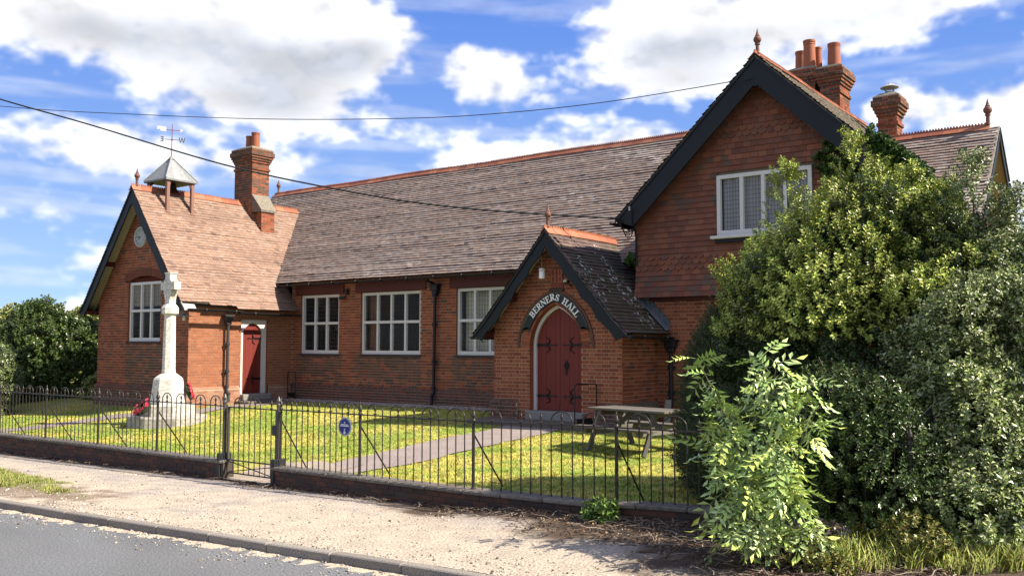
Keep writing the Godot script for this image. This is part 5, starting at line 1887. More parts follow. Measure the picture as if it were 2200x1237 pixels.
# ---- things on and round the hall ---------------------------------------------------------------------------------
func build_fittings() -> void:
	# name board over the porch door
	var sg := thing("name_board", Vector3(PRX, 1.83, -15.76), "dark arched name board with white serif letters over porch door", "sign")
	var bd := MB.new()
	var a := 0.64
	var R := 0.925
	var lo := []
	var hi := []
	for s in [-1.0, 1.0]:
		var l := []
		var h := []
		var n := 16
		for i in n + 1:
			var t0 := lerpf(0.40, acos((R - a) / (R + 0.055)), float(i) / n)
			var t1 := lerpf(0.30, acos((R - a) / (R + 0.255)), float(i) / n)
			l.append(Vector2(s * ((R + 0.055) * cos(t0) - (R - a)), 1.48 + (R + 0.055) * sin(t0)))
			h.append(Vector2(s * ((R + 0.255) * cos(t1) - (R - a)), 1.48 + (R + 0.255) * sin(t1)))
		# swallow-tailed end
		var tail: Vector2 = (l[0] + h[0]) * 0.5 + Vector2(-s * 0.02, 0.05)
		for i in n:
			bd.q(V2(l[i], -15.735), V2(l[i + 1], -15.735), V2(h[i + 1], -15.735), V2(h[i], -15.735), Color(0.022, 0.030, 0.028), Vector3.BACK)
			bd.q(V2(l[i], -15.735), V2(l[i + 1], -15.735), V2(l[i + 1], -15.77), V2(l[i], -15.77), Color(0.02, 0.026, 0.025), -UP)
			bd.q(V2(h[i], -15.735), V2(h[i + 1], -15.735), V2(h[i + 1], -15.77), V2(h[i], -15.77), Color(0.02, 0.026, 0.025), UP)
		var e0: Vector2 = l[0] + (l[0] - l[1]).normalized() * 0.075
		var e1: Vector2 = h[0] + (h[0] - h[1]).normalized() * 0.075
		bd.t(V2(l[0], -15.735), V2(e0, -15.735), V2(tail, -15.735), Color(0.022, 0.030, 0.028), Vector3.BACK)
		bd.t(V2(h[0], -15.735), V2(e1, -15.735), V2(tail, -15.735), Color(0.022, 0.030, 0.028), Vector3.BACK)
		bd.t(V2(l[0], -15.735), V2(h[0], -15.735), V2(tail, -15.735), Color(0.022, 0.030, 0.028), Vector3.BACK)
	part(sg, "board", bd, M.paint)
	# thin pale line near the outer edge
	var ln := MB.new()
	for s in [-1.0, 1.0]:
		var pts := []
		for i in 15:
			var t := lerpf(0.36, acos((R - a) / (R + 0.235)), i / 14.0)
			pts.append(Vector3(PRX + s * ((R + 0.235) * cos(t) - (R - a)), 1.48 + (R + 0.235) * sin(t), -15.734))
		ln.tube(pts, 0.0035, 4, Color(0.35, 0.38, 0.36))
	part(sg, "border_line", ln, M.paint)
	var words := "BERNERS HALL"
	var wd := {"B": 0.118, "E": 0.108, "R": 0.122, "N": 0.132, "S": 0.098, " ": 0.085, "H": 0.138, "A": 0.128, "L": 0.108}
	var total := 0.0
	for ch in words:
		total += wd[ch]
	var rm := R + 0.108
	var half := rm * (acos((R - a) / rm))
	var pos := -total * 0.5 + 0.0
	for ch in words:
		var m: float = pos + wd[ch] * 0.5
		pos += wd[ch]
		if ch == " ":
			continue
		var s := -1.0 if m < 0.0 else 1.0
		var t := (half - absf(m)) / rm
		var p := Vector3(PRX + s * (rm * cos(t) - (R - a)), 1.48 + rm * sin(t), -15.729)
		var rot := s * (t - PI * 0.5)
		if absf(m) < 0.06:
			rot *= absf(m) / 0.06
		var tm := text_mesh(ch, 0.185, 0.008, true)
		tm.material = M_color("letter_white", Color(0.82, 0.82, 0.79), 0.5)
		put(sg, "letter", tm, Transform3D(Basis(Vector3.BACK, rot).scaled_local(Vector3(0.95, 1.0, 1.0)), p + Basis(Vector3.BACK, rot) * Vector3(0, 0.038, 0)))
	# hanging opal lamp in the porch gable
	var lp := thing("porch_lamp", Vector3(-10.86, 3.12, -15.55), "white opal glass jar lamp hanging under porch gable", "lamp")
	var mb := MB.new()
	mb.tube([Vector3(-10.86, 3.52, -15.55), Vector3(-10.86, 3.12, -15.55)], 0.009, 6, Color(0.25, 0.16, 0.12))
	part(lp, "flex", mb, M.plain)
	mb = MB.new()
	mb.lathe(Vector3(-10.86, 2.88, -15.55), [Vector2(0.0, 0.0), Vector2(0.055, 0.004), Vector2(0.066, 0.02), Vector2(0.060, 0.14), Vector2(0.055, 0.150)], 16, Color.WHITE)
	part(lp, "globe", mb, M.opal)
	mb = MB.new()
	mb.lathe(Vector3(-10.86, 3.03, -15.55), [Vector2(0.052, 0.0), Vector2(0.064, 0.006), Vector2(0.066, 0.05), Vector2(0.055, 0.07), Vector2(0.0, 0.075)], 16, Color(0.72, 0.72, 0.68))
	part(lp, "cap", mb, M.paint)
	var fl := thing("flood_light", Vector3(-10.33, 2.80, -15.70), "small black and white floodlight beside the monogram tablet", "lamp")
	mb = MB.new()
	mb.stone(Vector3(-10.32, 2.80, -15.66), Vector3(0.10, 0.07, 0.09), 0.01, Color(0.02, 0.02, 0.022), Basis(Vector3.RIGHT, 0.5))
	mb.tube([Vector3(-10.30, 2.78, -15.70), Vector3(-10.26, 2.70, -15.77)], 0.012, 6, Color(0.02, 0.02, 0.02))
	part(fl, "body", mb, M.plain)
	mb = MB.new()
	mb.cb(Vector3(-10.33, 2.825, -15.615), Vector3(0.08, 0.03, 0.05), Color(0.7, 0.7, 0.66), Basis(Vector3.RIGHT, 0.5))
	part(fl, "hood", mb, M.paint)
	# barn lamp on the corner of the clock wing
	lp = thing("barn_lamp", Vector3(-21.68, 2.3, -14.42), "galvanised barn lamp on corner of the clock wing", "lamp")
	mb = MB.new()
	var o := Vector3(-21.68, 2.27, -14.40)
	mb.lathe(o, [Vector2(0.21, 0.0), Vector2(0.20, 0.012), Vector2(0.07, 0.05), Vector2(0.055, 0.07), Vector2(0.045, 0.14), Vector2(0.0, 0.16)], 18, Color(0.30, 0.31, 0.32))
	part(lp, "shade", mb, M.lead)
	mb = MB.new()
	mb.tube([o + UP * 0.15, o + UP * 0.24, o + Vector3(-0.03, 0.27, -0.10), o + Vector3(-0.04, 0.26, -0.20)], 0.012, 6, Color(0.28, 0.29, 0.3))
	part(lp, "arm", mb, M.iron)
	mb = MB.new()
	mb.lathe(o - UP * 0.12, [Vector2(0.0, 0.0), Vector2(0.035, 0.015), Vector2(0.042, 0.05), Vector2(0.03, 0.10), Vector2(0.03, 0.13)], 12, Color.WHITE)
	part(lp, "bulb", mb, M.opal)
	# black spot lamp on the long wall
	lp = thing("wall_spot_lamp", Vector3(-19.35, 2.85, -18.05), "small black spot lamp between first and second hall windows", "lamp")
	mb = MB.new()
	mb.stone(Vector3(-19.33, 3.02, -18.04), Vector3(0.10, 0.13, 0.10), 0.015, Color(0.03, 0.022, 0.02))
	mb.tube([Vector3(-19.33, 2.96, -18.02), Vector3(-19.36, 2.86, -17.98)], 0.014, 6, Color(0.03, 0.022, 0.02))
	part(lp, "bracket", mb, M.plain)
	mb = MB.new()
	mb.tube([Vector3(-19.34, 2.86, -17.99), Vector3(-19.50, 2.84, -17.93)], [0.035, 0.055], 10, Color(0.025, 0.025, 0.028))
	part(lp, "head", mb, M.plain)
	# clock
	var ck := thing("wall_clock", Vector3(-24.12, 4.30, -14.59), "round white wall clock high in the brick gable", "clock")
	var cc := Vector3(-24.12, 4.575, -14.60)
	var spin := Transform3D(Basis(Vector3.RIGHT, PI * 0.5), cc)
	mb = MB.new()
	mb.lathe(Vector3.ZERO, [Vector2(0.30, -0.02), Vector2(0.30, 0.055), Vector2(0.285, 0.075), Vector2(0.262, 0.072), Vector2(0.255, 0.045)], 40, Color(0.62, 0.63, 0.60))
	put(ck, "case", mb.mesh(M.paint), spin)
	mb = MB.new()
	mb.lathe(Vector3.ZERO, [Vector2(0.257, 0.044), Vector2(0.0, 0.045)], 40, Color(0.50, 0.53, 0.51))
	put(ck, "dial", mb.mesh(M.paint), spin)
	mb = MB.new()
	for k in 12:
		var t := TAU * k / 12.0
		mb.cb(cc + Vector3(sin(t) * 0.215, cos(t) * 0.215, 0.048), Vector3(0.016, 0.055, 0.004), Color(0.1, 0.1, 0.1), Basis(Vector3.BACK, -t))
	part(ck, "hour_marks", mb, M.plain)
	mb = MB.new()
	for h in [[TAU * 46.0 / 60.0, 0.19, 0.014], [TAU * 7.77 / 12.0, 0.125, 0.020]]:
		var d := Vector3(sin(h[0]), cos(h[0]), 0)
		mb.cb(cc + d * (h[1] * 0.45) + Vector3(0, 0, 0.054), Vector3(h[2], h[1], 0.004), Color(0.03, 0.03, 0.03), Basis(Vector3.BACK, -h[0]))
	part(ck, "hands", mb, M.plain)
	# boot-scraper rails by the doors
	for r in [[Vector3(-21.60, -0.05, -17.86), Vector3(-21.26, -0.05, -17.86), 0.78, "thin black steel hoop rail beside the hall's side door"], [Vector3(-9.74, -0.08, -15.05), Vector3(-9.62, -0.08, -15.66), 0.84, "thin black steel hoop rail beside the porch steps"]]:
		var rl := thing("hoop_rail", (r[0] + r[1]) * 0.5, r[3], "handrail", "steel hoop rails by the doors")
		mb = MB.new()
		var h: float = r[2]
		mb.tube([r[0], r[0] + UP * (h - 0.03), r[0].lerp(r[1], 0.1) + UP * h, r[0].lerp(r[1], 0.9) + UP * h, r[1] + UP * (h - 0.03), r[1]], 0.013, 7, Color(0.02, 0.018, 0.018))
		part(rl, "hoop", mb, M.iron)
		mb = MB.new()
		mb.tube([r[0] + UP * 0.16, r[1] + UP * 0.16], 0.012, 6, Color(0.02, 0.018, 0.018))
		mb.cb(r[0].lerp(r[1], 0.5) + UP * 0.11, Vector3((r[1] - r[0]).length() * 0.8, 0.10, 0.01), Color(0.02, 0.018, 0.018), Basis((r[1] - r[0]).normalized(), UP, (r[1] - r[0]).normalized().cross(UP)))
		part(rl, "scraper", mb, M.iron)

func V2(p: Vector2, z: float) -> Vector3:
	return Vector3(PRX + p.x, p.y, z)

# ---- memorial ------------------------------------------------------------------------------------------------------
func build_memorial() -> void:
	var at := Vector3(-20.15, -0.45, -13.0)
	var mem := thing("war_memorial", at, "pale stone memorial cross on stepped octagonal base", "memorial")
	var st := Color(0.72, 0.69, 0.62)
	var dirt := Color(0.44, 0.41, 0.36)
	var parts := [["base_step", [[0.86, -0.25], [0.86, 0.23], [0.845, 0.255], [0.5, 0.26]], dirt], ["base_step", [[0.60, 0.26], [0.60, 0.505], [0.585, 0.525], [0.3, 0.53]], dirt.lerp(st, 0.5)], ["pedestal", [[0.385, 0.53], [0.32, 1.12], [0.29, 1.17], [0.19, 1.25], [0.165, 1.27]], st]]
	for p in parts:
		var mb := MB.new()
		var pr := []
		for q in p[1]:
			pr.append(Vector2(q[0] / cos(PI / 8.0), q[1]))
		mb.lathe(at, pr, 8, p[2], true)
		part(mem, p[0], mb, M.stone)
	var sh := MB.new()
	var pr := []
	for q in [[0.155, 1.25], [0.145, 1.36], [0.125, 2.66], [0.130, 2.70]]:
		pr.append(Vector2(q[0] / cos(PI / 8.0), q[1]))
	sh.lathe(at, pr, 8, st * 1.12, true)
	part(mem, "shaft", sh, M.stone)
	var co := MB.new()
	pr = []
	for q in [[0.12, 2.68], [0.185, 2.72], [0.185, 2.86], [0.14, 2.93], [0.11, 2.95]]:
		pr.append(Vector2(q[0] / cos(PI / 8.0), q[1]))
	co.lathe(at, pr, 8, st * 1.1, true)
	part(mem, "collar", co, M.stone)
	# cross head: neck spreading into short arms, ring of bosses between them
	var hd := MB.new()
	var c := at + UP * 3.39
	var cx := PackedVector2Array([Vector2(-0.09, -0.60), Vector2(0.09, -0.60), Vector2(0.09, -0.34), Vector2(0.16, -0.16), Vector2(0.13, -0.09), Vector2(0.29, -0.09), Vector2(0.29, 0.11), Vector2(0.13, 0.10), Vector2(0.10, 0.16), Vector2(0.10, 0.31), Vector2(-0.10, 0.31), Vector2(-0.10, 0.16), Vector2(-0.13, 0.10), Vector2(-0.29, 0.11), Vector2(-0.29, -0.09), Vector2(-0.13, -0.09), Vector2(-0.16, -0.16), Vector2(-0.09, -0.34)])
	hd.slab(c - Vector3(0, 0, 0.09), Vector3.RIGHT, UP, Vector3.BACK, cx, 0.18, st)
	hd.stone(c + UP * 0.315, Vector3(0.24, 0.03, 0.22), 0.008, st)
	for k in 4:
		var t := PI * 0.25 + TAU * k / 4.0
		for zz in [0.085, -0.085]:
			var o := c + Vector3(cos(t) * 0.13, 0.01 + sin(t) * 0.13, zz)
			var ring := []
			for j in 11:
				ring.append(o + Vector3(cos(TAU * j / 10.0) * 0.055, sin(TAU * j / 10.0) * 0.055, 0))
			hd.tube(ring, 0.016, 6, st)
	part(mem, "cross_head", hd, M.stone)
	# wreaths of red paper poppies
	wreath(Vector3(-20.0, 0.02, -12.25), Vector3(-0.05, 0.66, 0.72), 0.21, "red poppy wreath leaning on the lower step of stone memorial")
	wreath(Vector3(-19.98, 0.36, -13.46), Vector3(0.62, 0.35, -0.75), 0.20, "red poppy wreath resting against the back of memorial pedestal")

func wreath(at: Vector3, face: Vector3, r: float, label: String) -> void:
	var w := thing("poppy_wreath", at - UP * r, label, "wreath", "poppy wreaths on the memorial")
	face = face.normalized()
	var sx := face.cross(UP).normalized()
	var sy := sx.cross(face).normalized()
	var ring := []
	for k in 19:
		var t := TAU * k / 18.0
		ring.append(at + (sx * cos(t) + sy * sin(t)) * r * 0.8)
	var mb := MB.new()
	mb.tube(ring, 0.055, 7, Color(0.02, 0.035, 0.015))
	part(w, "ring", mb, M.cloth)
	for k in 26:
		var t := TAU * k / 26.0 * 2.0 + (0.2 if k >= 13 else 0.0)
		var rr := r * (0.66 if k >= 13 else 0.98)
		var c := at + (sx * cos(t) + sy * sin(t)) * rr + face * rng.randf_range(0.035, 0.06)
		var f := MB.new()
		var nn := (face + (sx * cos(t) + sy * sin(t)) * rng.randf_range(-0.2, 0.5) + Vector3(rng.randf_range(-0.2, 0.2), rng.randf_range(-0.2, 0.2), 0)).normalized()
		var ux := nn.cross(UP).normalized()
		var uy := ux.cross(nn)
		var col := vary(pick([Color(0.52, 0.03, 0.06), Color(0.44, 0.02, 0.04), Color(0.60, 0.10, 0.15)]), 0.1)
		for p in 4:
			var a := PI * 0.5 * p
			var prev := Vector3.INF
			for j in 7:
				var b := a - 0.85 + 1.7 * j / 6.0
				var e := c + (ux * cos(b) + uy * sin(b)) * 0.05 + nn * (0.022 + 0.008 * (p % 2) - 0.008 * absf(j - 3.0) / 3.0)
				if prev != Vector3.INF:
					f.t(c, prev, e, col, nn)
				prev = e
		f.lathe(c + nn * 0.012 - UP * 0.006, [Vector2(0.0, 0.0), Vector2(0.011, 0.006), Vector2(0.0, 0.013)], 6, Color(0.015, 0.015, 0.015))
		part(w, "poppy", f, M.cloth)

# ---- boundary walls, railings, gate ---------------------------------------------------------------------------------
const FZ := -9.10

func cope_y(x: float) -> float:
	return grid_at([-30.0, -20.0, -12.0, -8.0, -6.0, -4.4, -1.0], [-0.34, -0.318, -0.305, -0.30, -0.275, -0.195, -0.17], x)

func rail_y(x: float) -> float:
	return grid_at([-30.0, -20.0, -12.0, -8.0, -5.0, -1.0], [0.52, 0.528, 0.535, 0.54, 0.585, 0.60], x)

func boundary_wall(x0: float, x1: float, label: String) -> void:
	var w := thing("boundary_wall", Vector3(x0, -0.6, FZ), label, "wall", "low walls under the railings")
	var core := MB.new()
	var x := x0
	while x < x1 - 0.01:
		var b := minf(x + 0.5, x1)
		var t := cope_y((x + b) * 0.5) - 0.055
		core.box(Vector3(x, -1.0, FZ - 0.115), Vector3(b - x, 0, 0), Vector3(0, 1.0 + t, 0), Vector3(0, 0, 0.222), Color(0.085, 0.07, 0.058))
		x = b
	part(w, "core", core, M.mortar)
	var cols := [Color(0.085, 0.050, 0.040), Color(0.105, 0.055, 0.042), Color(0.070, 0.046, 0.040), Color(0.125, 0.058, 0.042), Color(0.060, 0.046, 0.042)]  # dark brown tones over the whole wall
	for i in 5:
		for k in [0.213, 0.100]:
			var key := "wb%d_%d" % [i, roundi(k * 1000)]
			if not mesh_cache.has(key):
				var mb := MB.new()
				mb.stone(Vector3.ZERO, Vector3(k, 0.063, 0.05), 0.005, cols[i])
				mesh_cache[key] = mb.mesh(M.brick)
	for r in 5:
		x = x0 + (0.0 if r % 2 == 0 else -0.11)
		while x < x1 - 0.03:
			var wd := 0.213
			var c := x + wd * 0.5
			if c - wd * 0.5 < x0 - 0.01:
				wd = 0.100
				c = x0 + 0.05
			elif x + wd > x1:
				if x1 - x < 0.10:
					break
				wd = 0.100
				c = x + 0.05
			var top := cope_y(c) - 0.056
			var y := top - 0.036 - r * 0.073
			var ground := pave_y(c, -9.0)
			if y > ground - 0.05 and not (rng.randf() < 0.012):
				var red_end := c > -5.4 and rng.randf() < 0.6
				var m: Mesh = mesh_cache["wb%d_%d" % [3 if red_end else rng.randi() % 5, roundi(wd * 1000)]]
				put(w, "brick", m, Transform3D(Basis(Vector3.BACK, rng.randf_range(-0.008, 0.008)), Vector3(c, y, FZ + 0.09 + rng.randf_range(-0.004, 0.004) + (0.028 if r >= 3 else 0.0))))
			x += 0.223
	# coping slabs
	x = x0
	while x < x1 - 0.05:
		var b := minf(x + 0.62, x1)
		var mb := MB.new()
		var ya := cope_y(x)
		var yb := cope_y(b)
		var d := Vector3(b - x, yb - ya, 0)
		var bs := Basis(d.normalized(), UP, Vector3.BACK).orthonormalized()
		mb.stone(Vector3((x + b) * 0.5, (ya + yb) * 0.5 - 0.028, FZ), Vector3(d.length() - 0.006, 0.056, 0.285), 0.014, Color(0.185, 0.165, 0.14) * rng.randf_range(0.8, 1.15), bs)
		part(w, "coping_stone", mb, M.stone)
		x = b

var iron_col := Color(0.052, 0.046, 0.043)

func spear(h: float) -> ArrayMesh:
	var key := "spear"
	if not mesh_cache.has(key):
		var mb := MB.new()
		mb.lathe(Vector3.ZERO, [Vector2(0.008, 0.0), Vector2(0.022, 0.010), Vector2(0.022, 0.018), Vector2(0.008, 0.026), Vector2(0.008, 0.042), Vector2(0.017, 0.075), Vector2(0.016, 0.095), Vector2(0.0, 0.135)], 8, iron_col)
		mesh_cache[key] = mb.mesh(M.iron)
	return mesh_cache[key]

func hoop_mesh(w: float) -> ArrayMesh:
	var key := "hoop%d" % roundi(w * 1000)
	if not mesh_cache.has(key):
		var mb := MB.new()
		var pts := []
		pts.append(Vector3(-w, -0.01, 0))
		for k in 13:
			var t := PI - PI * k / 12.0
			pts.append(Vector3(cos(t) * w, 0.035 + sin(t) * 0.115, 0))
		pts.append(Vector3(w, -0.01, 0))
		mb.tube(pts, 0.0085, 8, iron_col)
		mesh_cache[key] = mb.mesh(M.iron)
	return mesh_cache[key]

func panel(parent: Node3D, x0: float, x1: float, n: int) -> void:
	# n bars between two posts: hooped in threes with a single spear in the middle of the panel
	var gap := (x1 - x0) / (n + 1)
	for i in n:
		var x := x0 + gap * (i + 1)
		var yb := cope_y(x) - 0.005
		var yt := rail_y(x)
		var mb := MB.new()
		var lean := rng.randf_range(-0.006, 0.006)
		mb.tube([Vector3(x + lean, yb, FZ), Vector3(x + lean * 0.4, (yb + yt) * 0.55, FZ + rng.randf_range(-0.003, 0.003)), Vector3(x, yt + 0.01, FZ)], 0.0085, 7, iron_col)
		part(parent, "bar", mb, M.iron)
		var k := i if i < 6 else (i - 7 if i > 6 else -1)
		if i == n - 1 and n < 13:
			k = -1
		if k == -1 or k % 3 == 1:
			put(parent, "spear_head", spear(0.13), Transform3D(Basis(UP, rng.randf()), Vector3(x, yt + 0.008, FZ)))
		if k >= 0 and k % 3 == 1:
			put(parent, "hoop", hoop_mesh(gap), Transform3D(Basis.IDENTITY, Vector3(x, yt + 0.008, FZ)))

func post(parent: Node3D, x: float, brace: bool) -> void:
	var yb := cope_y(x) - 0.02
	var yt := rail_y(x)
	var mb := MB.new()
	mb.lathe(Vector3(x, yb, FZ), [Vector2(0.040, 0.0), Vector2(0.036, 0.03), Vector2(0.021, 0.045), Vector2(0.021, yt - yb - 0.01), Vector2(0.032, yt - yb), Vector2(0.032, yt - yb + 0.02), Vector2(0.018, yt - yb + 0.04), Vector2(0.032, yt - yb + 0.075), Vector2(0.026, yt - yb + 0.10), Vector2(0.010, yt - yb + 0.14), Vector2(0.014, yt - yb + 0.155), Vector2(0.0, yt - yb + 0.19)], 10, iron_col)
	part(parent, "post", mb, M.iron)
	if brace:
		# stay running down to the lawn behind
		mb = MB.new()
		var z := FZ - 0.62
		mb.tube([Vector3(x, yt - 0.16, FZ - 0.01), Vector3(x + 0.04, lawn_y(x, z) - 0.05, z)], 0.011, 6, iron_col)
		part(parent, "stay", mb, M.iron)

func top_rail(parent: Node3D, x0: float, x1: float) -> void:
	var n := maxi(1, int((x1 - x0) / 0.6))
	var mb := MB.new()
	for i in n:
		var a := lerpf(x0, x1, float(i) / n)
		var b := lerpf(x0, x1, float(i + 1) / n)
		mb.box(Vector3(a, rail_y(a) - 0.007, FZ - 0.016), Vector3(b - a, rail_y(b) - rail_y(a), 0), Vector3(0, 0.015, 0), Vector3(0, 0, 0.032), iron_col)
	part(parent, "rail", mb, M.iron)

func build_boundary() -> void:
	boundary_wall(-24.0, -12.42, "low dark brick wall with coping left of the iron gate")
	boundary_wall(-11.22, -2.2, "low dark brick wall with coping right of the iron gate")
	var rl := thing("railing", Vector3(-24.0, -0.32, FZ), "black hoop-topped iron railing from the gate to the dark hedge", "railing", "hoop-topped railings")
	var ps := [-24.02, -22.09, -20.16, -18.23, -16.30, -14.40, -12.50]
	for i in ps.size() - 1:
		panel(rl, ps[i], ps[i + 1], 13)
	for i in ps.size():
		post(rl, ps[i], i < ps.size() - 1)
	top_rail(rl, ps[0], ps[-1])
	rl = thing("railing", Vector3(-11.15, -0.32, FZ), "black hoop-topped iron railing carrying a round blue plaque", "railing", "hoop-topped railings")
	ps = [-11.15, -9.45, -7.41, -5.33, -3.3, -2.2]
	for i in ps.size() - 1:
		panel(rl, ps[i], ps[i + 1], 13 if i < 4 else 7)
	for i in ps.size():
		post(rl, ps[i], true)
	top_rail(rl, ps[0], ps[-1])
	# gate
	var g := thing("iron_gate", Vector3(-11.8, -0.55, FZ), "low hooped black iron gate between the two brick walls", "gate")
	var x0 := -12.42
	var x1 := -11.24
	var gap := (x1 - x0) / 9.0
	var gy := 0.525
	for s in [x0, x1]:
		var mb := MB.new()
		mb.cb(Vector3(s, -0.0, FZ), Vector3(0.035, 1.06, 0.035), Color(0.10, 0.092, 0.088))
		part(g, "stile", mb, M.iron)
	for i in 8:
		var x := x0 + gap * (i + 1)
		var mb := MB.new()
		mb.tube([Vector3(x, -0.50, FZ), Vector3(x, gy + 0.005, FZ)], 0.008, 7, iron_col)
		part(g, "bar", mb, M.iron)
		if i % 3 == 1 or i == 7:
			put(g, "spear_head", spear(0.13), Transform3D(Basis.IDENTITY, Vector3(x, gy + 0.005, FZ)))
			if i < 7:
				put(g, "hoop", hoop_mesh(gap), Transform3D(Basis.IDENTITY, Vector3(x, gy + 0.005, FZ)))
	for y in [gy, -0.30, -0.50]:
		var mb := MB.new()
		mb.cb(Vector3((x0 + x1) * 0.5, y, FZ), Vector3(x1 - x0, 0.016, 0.034), iron_col)
		part(g, "rail", mb, M.iron)
	var br := MB.new()
	br.tube([Vector3(x0, -0.31, FZ + 0.02), Vector3(x1, -0.49, FZ + 0.02)], 0.008, 6, iron_col)
	br.tube([Vector3(x0, -0.49, FZ - 0.02), Vector3(x1, -0.33, FZ - 0.02)], 0.008, 6, iron_col)
	part(g, "brace", br, M.iron)
	var lt := MB.new()
	lt.cb(Vector3(x1 - 0.01, 0.22, FZ + 0.02), Vector3(0.10, 0.15, 0.05), Color(0.05, 0.046, 0.044))
	lt.tube([Vector3(x1 + 0.03, gy + 0.10, FZ), Vector3(x1 + 0.10, gy - 0.02, FZ + 0.03), Vector3(x1 + 0.12, gy - 0.16, FZ + 0.03)], 0.012, 6, Color(0.12, 0.11, 0.10))
	part(g, "latch", lt, M.iron)
	# iron gate posts standing against the wall ends
	for x in [-12.49, -11.17]:
		var gp := thing("gate_post", Vector3(x, -0.6, FZ + 0.05), "square black iron gate post " + ("on the latch side next to the plaque railing" if x > -12.0 else "on the hinge side of the low gate"), "gate post", "posts of the iron gate")
		var mb := MB.new()
		mb.stone(Vector3(x, -0.42, FZ + 0.02), Vector3(0.07, 0.44, 0.24), 0.008, Color(0.03, 0.035, 0.036))
		part(gp, "boot", mb, M.black_paint)
		mb = MB.new()
		mb.stone(Vector3(x, 0.10, FZ + 0.03), Vector3(0.042, 1.0, 0.042), 0.006, Color(0.10, 0.092, 0.088))
		mb.lathe(Vector3(x, 0.58, FZ + 0.03), [Vector2(0.03, 0), Vector2(0.034, 0.03), Vector2(0.02, 0.05), Vector2(0.036, 0.09), Vector2(0.0, 0.16)], 10, Color(0.12, 0.11, 0.10))
		part(gp, "upright", mb, M.iron)
	# blue plaque wired to the bars
	var pl := thing("blue_plaque", Vector3(-9.70, 0.16, FZ + 0.03), "round blue plaque with pale rim and lettering on the railing", "plaque")
	var c := Vector3(-9.72, 0.36, FZ + 0.03)
	var spin := Transform3D(Basis(Vector3.RIGHT, PI * 0.5), c)
	var mb := MB.new()
	mb.lathe(Vector3.ZERO, [Vector2(0.0, -0.008), Vector2(0.132, -0.008), Vector2(0.134, 0.004), Vector2(0.118, 0.010), Vector2(0.116, 0.008)], 40, Color(0.55, 0.57, 0.58))
	put(pl, "rim", mb.mesh(M.paint), spin)
	mb = MB.new()
	mb.lathe(Vector3.ZERO, [Vector2(0.117, 0.0085), Vector2(0.0, 0.009)], 40, Color(0.012, 0.035, 0.22))
	put(pl, "face", mb.mesh(M.paint), spin)
	mb = MB.new()
	var rp := []
	for k in 33:
		rp.append(c + Vector3(cos(TAU * k / 32.0) * 0.104, sin(TAU * k / 32.0) * 0.104, 0.009))
	mb.tube(rp, 0.002, 4, Color(0.35, 0.42, 0.55))
	mb.cb(c + Vector3(0, 0.058, 0.010), Vector3(0.026, 0.020, 0.002), Color(0.7, 0.72, 0.75))
	mb.cb(c + Vector3(0, -0.040, 0.010), Vector3(0.022, 0.026, 0.002), Color(0.7, 0.72, 0.75))
	part(pl, "emblem", mb, M.paint)
	mb = MB.new()
	mb.lathe(Vector3.ZERO, [Vector2(0.024, 0.0095), Vector2(0.024, 0.011), Vector2(0.0, 0.011)], 20, Color(0.72, 0.73, 0.70))
	put(pl, "medallion", mb.mesh(M.paint), Transform3D(spin.basis, c + Vector3(0, -0.083, 0)))
	for t in [["BERNERS HALL", 0.030, 0.0175], ["& WAR MEMORIAL", 0.030, -0.0015]]:
		var tm := text_mesh(t[0], 0.0215, 0.002, false)
		tm.material = M_color("plaque_white", Color(0.75, 0.78, 0.82), 0.5)
		put(pl, "lettering", tm, Transform3D(Basis.IDENTITY, c + Vector3(0, t[2] + 0.012, 0.0105)))
	# railing along the side lane
	var sr := thing("railing", Vector3(-2.15, -0.35, -11.5), "black upright-bar railing smothered by the hedge beside the lane", "railing", "lane railing")
	for i in 34:
		var z := -9.45 - i * 0.135
		mb = MB.new()
		mb.tube([Vector3(-2.15, -0.32, z), Vector3(-2.15, 0.82, z)], 0.011, 6, Color(0.012, 0.013, 0.015))
		part(sr, "bar", mb, M.iron)
	for y in [0.70, -0.15]:
		mb = MB.new()
		mb.cb(Vector3(-2.15, y, -11.7), Vector3(0.03, 0.03, 4.6), Color(0.012, 0.013, 0.015))
		part(sr, "rail", mb, M.iron)
	for z in [-9.55, -12.4]:
		mb = MB.new()
		mb.cb(Vector3(-2.13, 0.25, z), Vector3(0.07, 1.3, 0.07), Color(0.012, 0.013, 0.015))
		part(sr, "post", mb, M.iron)
	var sp := thing("sign_post", Vector3(-2.02, -0.35, -9.42), "pale concrete post with round red and white sign in the hedge", "sign")
	mb = MB.new()
	mb.stone(Vector3(-2.06, 0.15, -9.72), Vector3(0.10, 1.15, 0.08), 0.01, Color(0.42, 0.40, 0.36))
	part(sp, "post", mb, M.concrete)
	for d in [["rim", 0.125, 0.10, Color(0.40, 0.03, 0.04)], ["face", 0.10, 0.0, Color(0.70, 0.70, 0.68)]]:
		mb = MB.new()
		mb.lathe(Vector3.ZERO, [Vector2(d[1], 0.0), Vector2(d[1], 0.006), Vector2(d[2], 0.006)], 28, d[3])
		put(sp, d[0], mb.mesh(M.paint), Transform3D(Basis(Vector3.RIGHT, PI * 0.5), Vector3(-2.06, 0.70, -9.67)))
	mb = MB.new()
	mb.cb(Vector3(-2.06, 0.74, -9.662), Vector3(0.018, 0.06, 0.003), Color(0.03, 0.03, 0.03))
	mb.cb(Vector3(-2.06, 0.65, -9.662), Vector3(0.13, 0.02, 0.003), Color(0.40, 0.03, 0.04))
	part(sp, "symbol", mb, M.paint)

